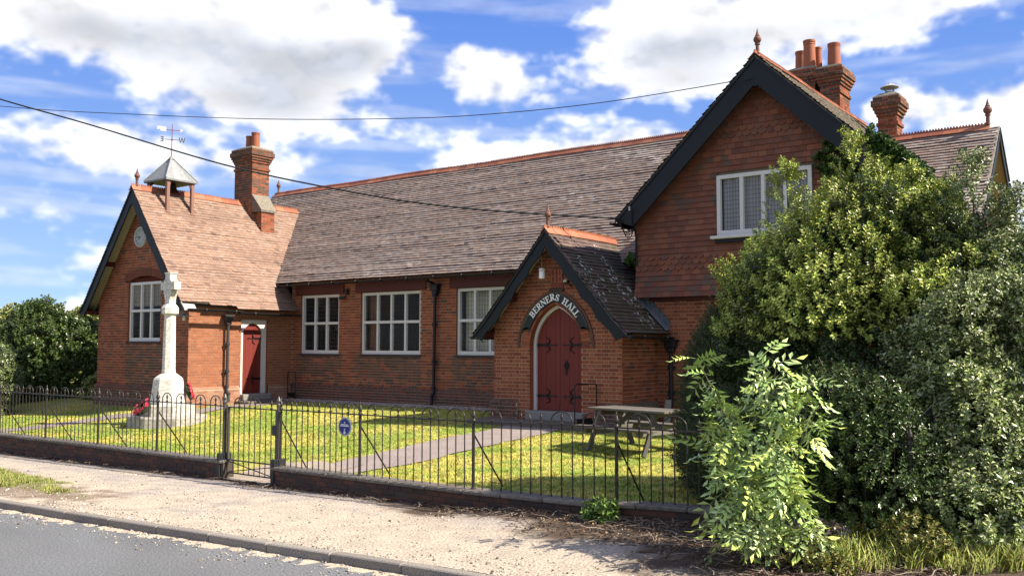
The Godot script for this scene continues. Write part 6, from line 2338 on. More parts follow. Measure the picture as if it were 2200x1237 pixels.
# ---- picnic table -----------------------------------------------------------------------------------------------------
func build_table() -> void:
	var at := Vector3(-7.62, 0, -13.72)
	var gy := lawn_y(at.x, at.z) + 0.01
	at.y = gy
	var tb := thing("picnic_table", at, "weathered grey timber picnic table on the lawn", "table")
	var ax := Vector3(1.0, 0, 0.16).normalized()
	var az := ax.cross(UP) * -1.0
	if az.z < 0.0:
		az = -az
	var bs := Basis(ax, UP, az)
	var g := func(): return vary(pick([Color(0.155, 0.14, 0.12), Color(0.185, 0.17, 0.148), Color(0.125, 0.112, 0.098)]), 0.1)
	var L := 1.62
	for k in 5:
		var mb := MB.new()
		mb.stone(at + az * ((k - 2) * 0.142) + UP * 0.685 + ax * rng.randf_range(-0.015, 0.015), Vector3(L, 0.038, 0.135), 0.006, g.call(), bs)
		part(tb, "tabletop_board", mb, M.timber)
	for s in [-1.0, 1.0]:
		for k in 2:
			var mb := MB.new()
			mb.stone(at + az * (s * (0.60 + k * 0.13)) + UP * 0.405, Vector3(L, 0.036, 0.122), 0.006, g.call(), bs)
			part(tb, "seat_board", mb, M.timber)
	for e in [-1.0, 1.0]:
		var o: Vector3 = at + ax * (e * 0.58)
		for s in [-1.0, 1.0]:
			var mb := MB.new()
			var p: Vector3 = o + az * (s * 0.60)
			var t: Vector3 = o + az * (s * 0.26) + UP * 0.665
			var d := (t - p)
			var up := d.normalized()
			mb.stone((p + t) * 0.5, Vector3(0.045, d.length() + 0.03, 0.095), 0.006, g.call(), Basis(ax, up, ax.cross(up)))
			part(tb, "leg", mb, M.timber)
			# brace from the seat bearer up to the middle of the top
		var mb := MB.new()
		mb.stone(o - ax * e * 0.046 + UP * 0.345, Vector3(0.043, 0.085, 1.44), 0.006, g.call(), bs)
		part(tb, "seat_bearer", mb, M.timber)
		mb = MB.new()
		mb.stone(o - ax * e * 0.046 + UP * 0.628, Vector3(0.043, 0.075, 0.66), 0.006, g.call(), bs)
		part(tb, "top_bearer", mb, M.timber)
		mb = MB.new()
		var p0: Vector3 = o - ax * e * 0.09 + UP * 0.37
		var p1: Vector3 = at + ax * e * 0.08 + UP * 0.655
		var dd := p1 - p0
		var uu := dd.normalized()
		mb.stone((p0 + p1) * 0.5, Vector3(0.08, dd.length(), 0.04), 0.005, g.call(), Basis(az.cross(uu) * -1.0, uu, az * -1.0).orthonormalized())
		part(tb, "brace", mb, M.timber)
	var bd := thing("loose_board", Vector3(-8.62, -0.05, -16.85), "short grey board propped on end in the porch corner", "board")
	var mb := MB.new()
	mb.stone(Vector3(-8.70, 0.17, -16.9), Vector3(0.13, 0.5, 0.03), 0.004, Color(0.36, 0.34, 0.30), Basis(Vector3.RIGHT, -0.12))
	part(bd, "plank", mb, M.timber)

# ---- overhead wires -------------------------------------------------------------------------------------------------
func wire(called: String, pts: Array, r: float, label: String) -> void:
	var cv := Curve3D.new()
	for i in pts.size():
		var a: Vector3 = pts[maxi(i - 1, 0)]
		var b: Vector3 = pts[mini(i + 1, pts.size() - 1)]
		cv.add_point(pts[i], (a - b) / 6.0, (b - a) / 6.0)
	cv.bake_interval = 0.4
	var mb := MB.new()
	var list := []
	for p in cv.get_baked_points():
		list.append(p)
	mb.tube(list, r, 6, Color(0.02, 0.02, 0.022))
	var o := MeshInstance3D.new()
	o.name = numbered(called)
	o.mesh = mb.mesh(M.cable)
	add_child(o)
	tag(o, label, "cable")

func build_wires() -> void:
	wire("supply_cable", [Vector3(-27.5, 9.6, -6.0), Vector3(-24.0, 7.96, -8.0), Vector3(-21.53, 7.03, -9.48), Vector3(-19.8, 6.44, -10.52), Vector3(-16.83, 5.39, -12.3), Vector3(-14.15, 4.71, -13.91), Vector3(-12.41, 4.41, -14.94), Vector3(-10.72, 4.24, -15.96), Vector3(-9.66, 4.16, -16.66)], 0.019, "thick black supply cable slung from the left to the wing's bargeboard")
	wire("telephone_wire", [Vector3(-31.0, 8.6, -7.6), Vector3(-23.6, 7.39, -10.4), Vector3(-19.78, 6.9, -11.84), Vector3(-16.32, 6.54, -13.14), Vector3(-13.19, 6.34, -14.31), Vector3(-11.26, 6.32, -15.04), Vector3(-9.43, 6.39, -15.72), Vector3(-7.71, 6.55, -16.37), Vector3(-6.75, 6.66, -16.74)], 0.0085, "thin telephone wire running up to the peak of the wing")
	var br := thing("cable_bracket", Vector3(-9.6, 3.9, -16.72), "black cable bracket with slack loops at the wing's eaves corner", "bracket")
	var mb := MB.new()
	mb.tube([Vector3(-9.42, 4.02, -16.74), Vector3(-9.42, 4.36, -16.70)], 0.016, 6, Color(0.02, 0.02, 0.022))
	mb.lathe(Vector3(-9.42, 4.30, -16.66), [Vector2(0.0, 0.0), Vector2(0.022, 0.01), Vector2(0.016, 0.05), Vector2(0.022, 0.08), Vector2(0.0, 0.10)], 8, Color(0.6, 0.6, 0.58))
	part(br, "pin", mb, M.paint)
	for k in 3:
		var pts := []
		for j in 9:
			var t := j / 8.0
			pts.append(Vector3(lerpf(-9.75 + k * 0.03, -9.42, t), 4.16 - (0.36 + 0.07 * k) * sin(PI * t) * (0.6 + 0.4 * t), -16.68 - 0.28 * t))
		var m := MB.new()
		m.tube(pts, 0.010, 5, Color(0.015, 0.016, 0.018))
		part(br, "loop", m, M.cable)
	mb = MB.new()
	mb.tube([Vector3(-9.46, 4.10, -16.9), Vector3(-9.50, 3.80, -17.08), Vector3(-9.50, 3.2, -17.09)], 0.022, 6, Color(0.015, 0.016, 0.018))
	part(br, "conduit", mb, M.cable)

# ---- foliage --------------------------------------------------------------------------------------------------------
func leaf(mb: MB, b: Vector3, d: Vector3, side: Vector3, L: float, W: float, col: Color, fold := 0.25, pts := 1) -> void:
	var nn := side.cross(d).normalized()
	var tip := b + d * L - nn * L * 0.12
	var m0 := b + d * (L * 0.48) + nn * (W * 0.05)
	var l := m0 - side * (W * 0.5) + nn * (W * fold)
	var r := m0 + side * (W * 0.5) + nn * (W * fold)
	var n1 := (nn + side * fold * 1.2).normalized()
	var n2 := (nn - side * fold * 1.2).normalized()
	mb.t(b, l, m0, col, n1)
	mb.t(l, tip, m0, col, n1)
	mb.t(b, m0, r, col, n2)
	mb.t(m0, tip, r, col, n2)

func rand_dir() -> Vector3:
	var z := rng.randf_range(-1, 1)
	var a := rng.randf() * TAU
	var r := sqrt(1.0 - z * z)
	return Vector3(r * cos(a), z, r * sin(a))

# a sprig: leaves set round a short twig
func sprig(n: int, len: float, L: float, W: float, cols: Array, m: Material) -> ArrayMesh:
	var mb := MB.new()
	mb.tube([Vector3.ZERO, Vector3(0, len, 0)], 0.0025, 3, Color(0.10, 0.085, 0.05), false)
	for i in n:
		var t := (i + 0.6) / n
		var a := i * 2.4 + rng.randf_range(-0.5, 0.5)
		var out := Vector3(cos(a), 0, sin(a))
		var d := (out + UP * rng.randf_range(0.1, 0.9)).normalized()
		var s := d.cross(UP).normalized()
		s = s.rotated(d, rng.randf_range(-0.6, 0.6))
		var k := rng.randf_range(0.75, 1.15)
		leaf(mb, Vector3(0, len * t, 0) + out * 0.004, d, s, L * k, W * k, vary(cols[rng.randi() % cols.size()], 0.18))
	for i in 3:
		var d := (UP + rand_dir() * 0.5).normalized()
		leaf(mb, Vector3(0, len, 0), d, d.cross(rand_dir()).normalized(), L * 0.8, W * 0.8, vary(cols[-1], 0.15))
	return mb.mesh(m)

# sprigs through the outer shell of a heap of ellipsoids [centre, half sizes]
func heap(parent: Node3D, called: String, meshes: Array, blobs: Array, count: int, lump: float, tint: Callable, scale := 1.0, ground := -0.35, freq := 0.9) -> void:
	var areas := []
	var total := 0.0
	for b in blobs:
		var r: Vector3 = b[1]
		total += r.x * r.y + r.y * r.z + r.x * r.z
		areas.append(total)
	var xfs := []
	var cols := []
	for m in meshes:
		xfs.append([])
		cols.append([])
	var nz := FastNoiseLite.new()
	nz.seed = 17
	nz.frequency = freq
	nz.fractal_octaves = 3
	for i in count:
		var pickv := rng.randf() * total
		var k := 0
		while areas[k] < pickv:
			k += 1
		var c: Vector3 = blobs[k][0]
		var r: Vector3 = blobs[k][1]
		var d := rand_dir()
		var q := c + d * r
		var f := 1.0 + lump * nz.get_noise_3dv(q) - absf(rng.randfn(0.0, 0.13))
		var p := c + d * r * f
		if p.y < ground:
			continue
		var buried := false
		for j in blobs.size():
			if j != k:
				var e: Vector3 = (p - blobs[j][0]) / (blobs[j][1] as Vector3)
				if e.length() < 0.72:
					buried = true
					break
		if buried:
			continue
		var up := (d / r).normalized()
		up = (up * 0.75 + UP * 0.65 + rand_dir() * 0.45).normalized()
		var s := scale * rng.randf_range(0.8, 1.25)
		var bs := Basis(Quaternion(UP, up)).rotated(up, rng.randf() * TAU).scaled_local(Vector3.ONE * s)
		var which := rng.randi() % meshes.size()
		xfs[which].append(Transform3D(bs, p))
		cols[which].append(tint.call(p))
	for m in meshes.size():
		if xfs[m].size() > 0:
			swarm(parent, called, meshes[m], xfs[m], cols[m]).set_meta("kind", "stuff")

# upright leafy shoots that stand clear of the heap
func shoots(parent: Node3D, meshes: Array, list: Array, tint: Callable) -> void:
	var xf := []
	var cols := []
	for s in list:
		var a: Vector3 = s[0]
		var b: Vector3 = s[1]
		var rad: float = s[2]
		var mb := MB.new()
		mb.tube([a, a.lerp(b, 0.5) + Vector3(0.02, 0, 0.01), b], [0.016, 0.011, 0.004], 5, Color(0.10, 0.085, 0.055))
		part(parent, "stem", mb, M.bark)
		var n := int((b - a).length() * s[3])
		for i in n:
			var t := pow(rng.randf(), 0.75)
			var w := rad * (1.0 - t) + 0.03
			var ang := rng.randf() * TAU
			var out := Vector3(cos(ang), 0, sin(ang))
			var p := a.lerp(b, t) + out * w * sqrt(rng.randf()) + UP * w * 0.25
			var up := (out * 0.8 + UP * 0.9 + rand_dir() * 0.3).normalized()
			xf.append(Transform3D(Basis(Quaternion(UP, up)).rotated(up, rng.randf() * TAU).scaled_local(Vector3.ONE * rng.randf_range(0.7, 1.05)), p))
			cols.append(tint.call(p))
	swarm(parent, "young_shoots", meshes[0], xf, cols).set_meta("kind", "stuff")

# bare twig ends poking out of a heap
func twigs(parent: Node3D, blobs: Array, n: int) -> void:
	var mb := MB.new()
	for i in n:
		var b: Array = blobs[rng.randi() % blobs.size()]
		var d := rand_dir()
		if d.z < -0.2:
			d.z = -d.z
		var p: Vector3 = b[0] + d * b[1] * 0.75
		var e: Vector3 = b[0] + d * b[1] * rng.randf_range(0.95, 1.08) + Vector3(rng.randf_range(-0.15, 0.15), rng.randf_range(0.0, 0.2), rng.randf_range(-0.1, 0.1))
		mb.tube([p, p.lerp(e, 0.5) + rand_dir() * 0.04, e], [0.007, 0.005, 0.002], 4, vary(Color(0.22, 0.19, 0.14), 0.3), false)
	part(parent, "twigs", mb, M.bark).set_meta("kind", "stuff")

func limbs(parent: Node3D, base: Vector3, ends: Array, r: float) -> void:
	var mb := MB.new()
	for e: Vector3 in ends:
		var mid := base.lerp(e, 0.5) + Vector3(rng.randf_range(-0.15, 0.15), 0.12, rng.randf_range(-0.15, 0.15))
		mb.tube([base + Vector3(rng.randf_range(-0.06, 0.06), -0.1, rng.randf_range(-0.06, 0.06)), base.lerp(mid, 0.5) + UP * 0.05, mid, e], [r, r * 0.75, r * 0.5, r * 0.15], 7, Color(0.09, 0.075, 0.055))
	part(parent, "trunk", mb, M.bark)

func build_green() -> void:
	var hol := [Color(0.042, 0.076, 0.018), Color(0.032, 0.060, 0.016), Color(0.058, 0.095, 0.022), Color(0.08, 0.12, 0.028)]  # old leaves darkened: deep shade of the body put into colour
	var sun_tinted_young := [Color(0.33, 0.39, 0.07), Color(0.42, 0.45, 0.10), Color(0.25, 0.33, 0.06)]  # new growth brightened: sun on the crown put into colour
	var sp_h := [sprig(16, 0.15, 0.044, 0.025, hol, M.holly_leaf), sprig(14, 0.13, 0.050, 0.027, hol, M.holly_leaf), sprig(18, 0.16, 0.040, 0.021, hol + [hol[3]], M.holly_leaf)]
	var sp_y := [sprig(18, 0.16, 0.046, 0.024, sun_tinted_young, M.soft_leaf)]
	var plain := func(_p): return Color(1, 1, 1) * rng.randf_range(0.75, 1.25)
	# the great evergreen behind the railings
	var mix := func(p): return Color(1, 1, 1) * rng.randf_range(0.65, 1.3) * (1.0 + 0.5 * fbm.get_noise_3d(p.x * 1.5, p.y * 1.5, p.z * 1.5))
	var bush := thing("evergreen_bush", Vector3(-3.2, -0.3, -11.2), "huge dark evergreen bush with yellow-green top shoots beside the tile-hung gable", "bush")
	var blobs := [[Vector3(-3.4, 1.0, -11.1), Vector3(1.35, 1.70, 1.1)], [Vector3(-3.9, 1.9, -11.2), Vector3(0.72, 0.95, 0.75)], [Vector3(-2.95, 2.05, -11.3), Vector3(0.85, 1.15, 0.9)], [Vector3(-2.35, 1.95, -11.4), Vector3(0.7, 1.2, 0.9)], [Vector3(-4.4, 1.15, -11.3), Vector3(0.58, 1.1, 0.7)], [Vector3(-2.7, 0.5, -10.35), Vector3(1.0, 0.95, 0.6)], [Vector3(-3.5, 0.3, -10.2), Vector3(0.9, 0.8, 0.6)], [Vector3(-2.75, 0.30, -9.35), Vector3(0.75, 0.95, 0.45)], [Vector3(-3.6, 0.1, -9.5), Vector3(0.6, 0.7, 0.4)]]
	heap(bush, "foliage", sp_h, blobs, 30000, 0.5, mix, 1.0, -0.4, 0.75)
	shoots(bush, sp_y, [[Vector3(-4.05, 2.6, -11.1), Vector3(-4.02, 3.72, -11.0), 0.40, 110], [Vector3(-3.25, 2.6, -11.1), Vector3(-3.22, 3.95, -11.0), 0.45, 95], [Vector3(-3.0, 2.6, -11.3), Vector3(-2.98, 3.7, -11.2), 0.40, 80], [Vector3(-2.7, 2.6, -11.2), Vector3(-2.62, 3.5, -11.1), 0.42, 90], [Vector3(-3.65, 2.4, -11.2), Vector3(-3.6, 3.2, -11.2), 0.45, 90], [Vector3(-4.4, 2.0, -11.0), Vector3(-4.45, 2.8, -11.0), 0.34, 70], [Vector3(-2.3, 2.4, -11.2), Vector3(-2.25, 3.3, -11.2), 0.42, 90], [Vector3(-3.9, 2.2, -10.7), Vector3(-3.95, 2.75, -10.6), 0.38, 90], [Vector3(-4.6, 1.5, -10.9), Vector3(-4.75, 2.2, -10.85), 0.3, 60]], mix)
	# new growth over the crown, coloured bright to put sun on top
	heap(bush, "sun_tinted_young_tips", sp_y, [[Vector3(-3.4, 1.7, -11.1), Vector3(1.4, 1.35, 1.15)], [Vector3(-2.6, 1.8, -11.3), Vector3(0.95, 1.35, 0.95)]], 7500, 0.5, mix, 1.0, 1.55, 0.75)
	twigs(bush, blobs, 260)
	limbs(bush, Vector3(-3.3, -0.3, -11.3), [Vector3(-4.3, 1.6, -11.0), Vector3(-3.5, 2.6, -11.2), Vector3(-2.4, 2.3, -11.3), Vector3(-3.0, 1.6, -10.4), Vector3(-2.2, 1.2, -11.8)], 0.09)
	# right side of the evergreen; its paler leaf colours paint in sunlight
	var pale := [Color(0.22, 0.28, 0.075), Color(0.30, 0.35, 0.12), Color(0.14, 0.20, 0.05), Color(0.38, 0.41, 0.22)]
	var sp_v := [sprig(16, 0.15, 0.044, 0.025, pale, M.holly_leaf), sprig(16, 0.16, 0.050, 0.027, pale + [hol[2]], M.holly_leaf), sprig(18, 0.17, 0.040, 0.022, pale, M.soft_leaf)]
	bush = thing("evergreen_sun_side", Vector3(-1.8, -0.3, -11.0), "sunny side of the evergreen bush coloured pale for sunlight over the lane railing", "bush")
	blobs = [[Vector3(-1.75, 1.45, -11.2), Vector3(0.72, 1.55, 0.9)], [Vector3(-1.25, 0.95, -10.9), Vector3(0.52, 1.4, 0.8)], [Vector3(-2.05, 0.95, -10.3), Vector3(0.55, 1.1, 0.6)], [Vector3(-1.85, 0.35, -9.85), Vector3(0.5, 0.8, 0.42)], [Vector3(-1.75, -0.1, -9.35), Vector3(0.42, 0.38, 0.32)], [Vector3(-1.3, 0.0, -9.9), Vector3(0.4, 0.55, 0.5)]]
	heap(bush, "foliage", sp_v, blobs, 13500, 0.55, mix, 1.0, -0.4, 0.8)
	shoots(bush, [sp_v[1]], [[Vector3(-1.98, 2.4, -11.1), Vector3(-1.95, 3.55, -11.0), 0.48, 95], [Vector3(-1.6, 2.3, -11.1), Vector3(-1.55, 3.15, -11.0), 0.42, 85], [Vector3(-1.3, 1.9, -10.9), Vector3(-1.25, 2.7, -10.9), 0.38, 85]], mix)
	limbs(bush, Vector3(-1.6, -0.3, -11.2), [Vector3(-1.9, 2.4, -11.1), Vector3(-1.3, 2.0, -11.0), Vector3(-1.1, 1.2, -10.8), Vector3(-1.9, 1.2, -10.2)], 0.07)
	# yew at the left of the holly
	var yw := [Color(0.05, 0.085, 0.026), Color(0.065, 0.10, 0.032), Color(0.04, 0.07, 0.022)]
	var sp_n := [sprig(30, 0.20, 0.034, 0.010, yw, M.needle), sprig(26, 0.17, 0.032, 0.010, yw, M.needle)]
	bush = thing("yew_bush", Vector3(-4.9, -0.3, -11.3), "fine-leaved dark yew bush beside the picnic table", "bush")
	heap(bush, "foliage", sp_n, [[Vector3(-4.85, 0.75, -11.3), Vector3(0.62, 1.2, 0.65)], [Vector3(-5.05, 0.2, -11.3), Vector3(0.5, 0.7, 0.6)], [Vector3(-4.6, 1.5, -11.3), Vector3(0.5, 0.7, 0.55)], [Vector3(-4.4, 0.2, -10.3), Vector3(0.55, 0.75, 0.6)]], 7500, 0.25, plain, 1.0, -0.35)
	limbs(bush, Vector3(-4.85, -0.3, -11.3), [Vector3(-4.9, 1.4, -11.2), Vector3(-4.6, 1.7, -11.3), Vector3(-5.1, 0.6, -11.2)], 0.06)
	build_ash()
	# ivy on the wing's gable and verge
	var iv := [Color(0.035, 0.075, 0.016), Color(0.05, 0.10, 0.022), Color(0.07, 0.13, 0.03)]
	var sp_i := sprig(9, 0.10, 0.075, 0.065, iv, M.holly_leaf)
	var ivy := thing("ivy", Vector3(-5.0, 3.6, -17.05), "dark ivy climbing the tile-hung gable and its verge", "climbing plant")
	var xf := []
	var cols := []
	for i in 1500:
		var x := rng.randf_range(-5.95, -3.9)
		var y := rng.randf_range(2.9, 5.3)
		var top := 7.1 - 0.95 * absf(x + 6.7) - 0.45
		if y > top or y < 3.4 + 0.5 * fbm.get_noise_1d(x * 3.0):
			continue
		var edge := -5.62 + 0.35 * fbm.get_noise_1d(y * 2.0 + 5.0) + (0.12 if y > 5.0 else 0.0)
		if x < edge:
			continue
		var up := (Vector3(0, 0.5, 0.6) + rand_dir() * 0.5).normalized()
		xf.append(Transform3D(Basis(Quaternion(UP, up)).rotated(up, rng.randf() * TAU), Vector3(x, y, -17.04 + rng.randf_range(-0.03, 0.10))))
		cols.append(plain.call(x))
	for i in 900:
		var t := rng.randf()
		var d := lerpf(2.0, 3.0, t)
		if absf(t - 0.55) > 0.45 * rng.randf() + 0.18:
			continue
		var y := 7.1 - 0.95 * d
		var p := Vector3(RWX + d, y, -16.74) + Vector3(rng.randf_range(-0.1, 0.1), rng.randf_range(-0.16, 0.14), rng.randf_range(-0.75, 0.16) * rng.randf())
		p.y += 0.05 + maxf(0.0, -0.0)
		var up := (Vector3(0.4, 0.8, 0.4) + rand_dir() * 0.6).normalized()
		xf.append(Transform3D(Basis(Quaternion(UP, up)).rotated(up, rng.randf() * TAU), p))
		cols.append(plain.call(p))
	for i in 260:
		var p := Vector3(-3.55, 4.0, -17.2) + rand_dir() * Vector3(0.35, 0.35, 0.5) * rng.randf()
		var up := (Vector3(0.4, 0.8, 0.4) + rand_dir() * 0.6).normalized()
		xf.append(Transform3D(Basis(Quaternion(UP, up)).rotated(up, rng.randf() * TAU), p))
		cols.append(plain.call(p))
	swarm(ivy, "leaves", sp_i, xf, cols).set_meta("kind", "stuff")
	var stem := MB.new()
	stem.tube([Vector3(-4.9, -0.2, -17.1), Vector3(-5.0, 2.4, -16.98), Vector3(-5.2, 3.8, -17.06), Vector3(-5.3, 5.2, -17.06)], [0.03, 0.025, 0.018, 0.006], 6, Color(0.1, 0.08, 0.06))
	part(ivy, "stem", stem, M.bark)
	var weed := thing("weed_tuft", Vector3(-9.55, 3.55, -17.6), "little green weed growing in the porch roof valley", "plant")
	xf = []
	cols = []
	for i in 26:
		xf.append(Transform3D(Basis(Quaternion(UP, (UP + rand_dir() * 0.7).normalized())), Vector3(-9.62, 3.28, -17.2) + rand_dir() * 0.13))
		cols.append(plain.call(0))
	swarm(weed, "leaves", sp_i, xf, cols).set_meta("kind", "stuff")
	# left of the hall
	var sp_d := [sprig(14, 0.24, 0.10, 0.05, hol, M.holly_leaf), sprig(14, 0.22, 0.095, 0.05, hol, M.holly_leaf)]
	var hg := thing("laurel_hedge", Vector3(-30.3, -0.4, -15.0), "tall dark laurel hedge beyond the clock wing", "hedge")
	heap(hg, "foliage", sp_d, [[Vector3(-32.2, 0.75, -13.4), Vector3(1.5, 1.75, 1.3)], [Vector3(-30.6, 0.9, -14.8), Vector3(1.3, 1.75, 1.2)], [Vector3(-29.6, 0.75, -15.7), Vector3(0.85, 1.55, 1.0)], [Vector3(-34.5, 0.8, -12.0), Vector3(1.8, 1.8, 1.4)]], 9000, 0.25, plain, 1.1, -0.5, 0.6)
	shoots(hg, [sp_d[0]], [[Vector3(-30.3, 2.3, -15.0), Vector3(-30.25, 3.05, -15.0), 0.28, 14], [Vector3(-29.9, 2.2, -15.2), Vector3(-29.85, 2.75, -15.2), 0.22, 14], [Vector3(-31.9, 2.2, -13.6), Vector3(-31.9, 2.75, -13.6), 0.3, 16]], plain)
	limbs(hg, Vector3(-30.6, -0.4, -14.9), [Vector3(-30.4, 2.2, -14.8), Vector3(-29.6, 1.8, -15.6), Vector3(-31.8, 1.9, -13.8)], 0.08)
	var sv := thing("variegated_bush", Vector3(-27.6, -0.5, -12.3), "grey-green variegated bush in front of the dark laurel hedge", "bush")
	heap(sv, "foliage", [sprig(14, 0.20, 0.085, 0.042, [Color(0.17, 0.2, 0.08), Color(0.24, 0.26, 0.14), Color(0.10, 0.14, 0.04)], M.holly_leaf)], [[Vector3(-27.95, 0.35, -12.3), Vector3(0.7, 1.1, 0.7)], [Vector3(-28.8, 0.6, -11.6), Vector3(1.0, 1.3, 1.0)]], 3200, 0.25, plain, 1.0, -0.5)
	limbs(sv, Vector3(-27.8, -0.5, -12.3), [Vector3(-27.6, 1.2, -12.2), Vector3(-28.4, 1.4, -11.8)], 0.05)
	sv = thing("sunlit_shrub", Vector3(-28.0, -0.2, -16.6), "yellow-green sunlit shrub between hedge and clock wing corner", "bush")
	heap(sv, "foliage", [sprig(14, 0.20, 0.085, 0.045, [Color(0.19, 0.22, 0.05), Color(0.13, 0.17, 0.035), Color(0.24, 0.26, 0.09)], M.soft_leaf)], [[Vector3(-28.3, 0.35, -16.9), Vector3(0.8, 0.9, 0.8)], [Vector3(-27.6, -0.05, -15.6), Vector3(0.55, 0.55, 0.5)]], 1900, 0.3, plain, 1.0, -0.4)
	limbs(sv, Vector3(-28.2, -0.3, -16.8), [Vector3(-28.2, 0.9, -16.8), Vector3(-27.7, 0.3, -15.7)], 0.04)
	var far := thing("far_tree", Vector3(-50.0, -1.0, -29.0), "pale sunlit tree in the distance beside the clock wing", "tree")
	heap(far, "crown", [sprig(14, 0.6, 0.26, 0.15, [Color(0.16, 0.20, 0.05), Color(0.12, 0.16, 0.04), Color(0.21, 0.23, 0.08)], M.soft_leaf)], [[Vector3(-49.5, 0.4, -27.5), Vector3(3.4, 2.6, 3.0)], [Vector3(-53.5, 0.6, -25.5), Vector3(3.4, 2.4, 3.0)], [Vector3(-46.5, -0.2, -29.5), Vector3(2.6, 2.3, 2.4)]], 5200, 0.3, plain, 1.0, -1.0, 0.3)
	limbs(far, Vector3(-49.6, -1.0, -27.6), [Vector3(-49.5, 2.2, -27.5), Vector3(-52.0, 1.8, -26.2), Vector3(-47.2, 1.5, -29.0)], 0.2)
	# small golden shrubs and rough grass at the foot of the bush
	var gold := [Color(0.20, 0.18, 0.045), Color(0.15, 0.17, 0.04), Color(0.25, 0.20, 0.06), Color(0.11, 0.15, 0.035)]
	var sp_g := [sprig(14, 0.09, 0.034, 0.022, gold, M.soft_leaf)]
	for s in [[Vector3(-2.45, -0.28, -8.98), 0.24, 420, "golden-tipped low shrub under the great evergreen bush"], [Vector3(-2.1, -0.26, -8.75), 0.19, 300, "low bronze shrub beside the lane grass"], [Vector3(-2.75, -0.40, -8.15), 0.15, 220, "small yellow-green shrub beside the ash sapling"]]:
		var b := thing("low_shrub", s[0] - UP * 0.15, s[3], "shrub")
		heap(b, "foliage", sp_g, [[s[0], Vector3(s[1] * 1.25, s[1], s[1])], [s[0] + Vector3(s[1] * 0.8, -0.06, 0.05), Vector3(s[1] * 0.8, s[1] * 0.7, s[1] * 0.7)]], s[2], 0.4, plain, 1.0, -0.5, 2.0)
		limbs(b, s[0] - UP * 0.2, [s[0] + UP * 0.1, s[0] + Vector3(s[1] * 0.7, 0, 0)], 0.012)
	var wd := thing("wall_weed", Vector3(-5.35, -0.42, -8.85), "leafy green weed at the foot of the boundary wall", "plant")
	heap(wd, "leaves", [sprig(10, 0.09, 0.07, 0.03, [Color(0.09, 0.16, 0.03), Color(0.13, 0.20, 0.04)], M.soft_leaf)], [[Vector3(-5.35, -0.38, -8.84), Vector3(0.17, 0.11, 0.10)]], 60, 0.5, plain, 1.0, -0.5, 3.0)
	build_grass()

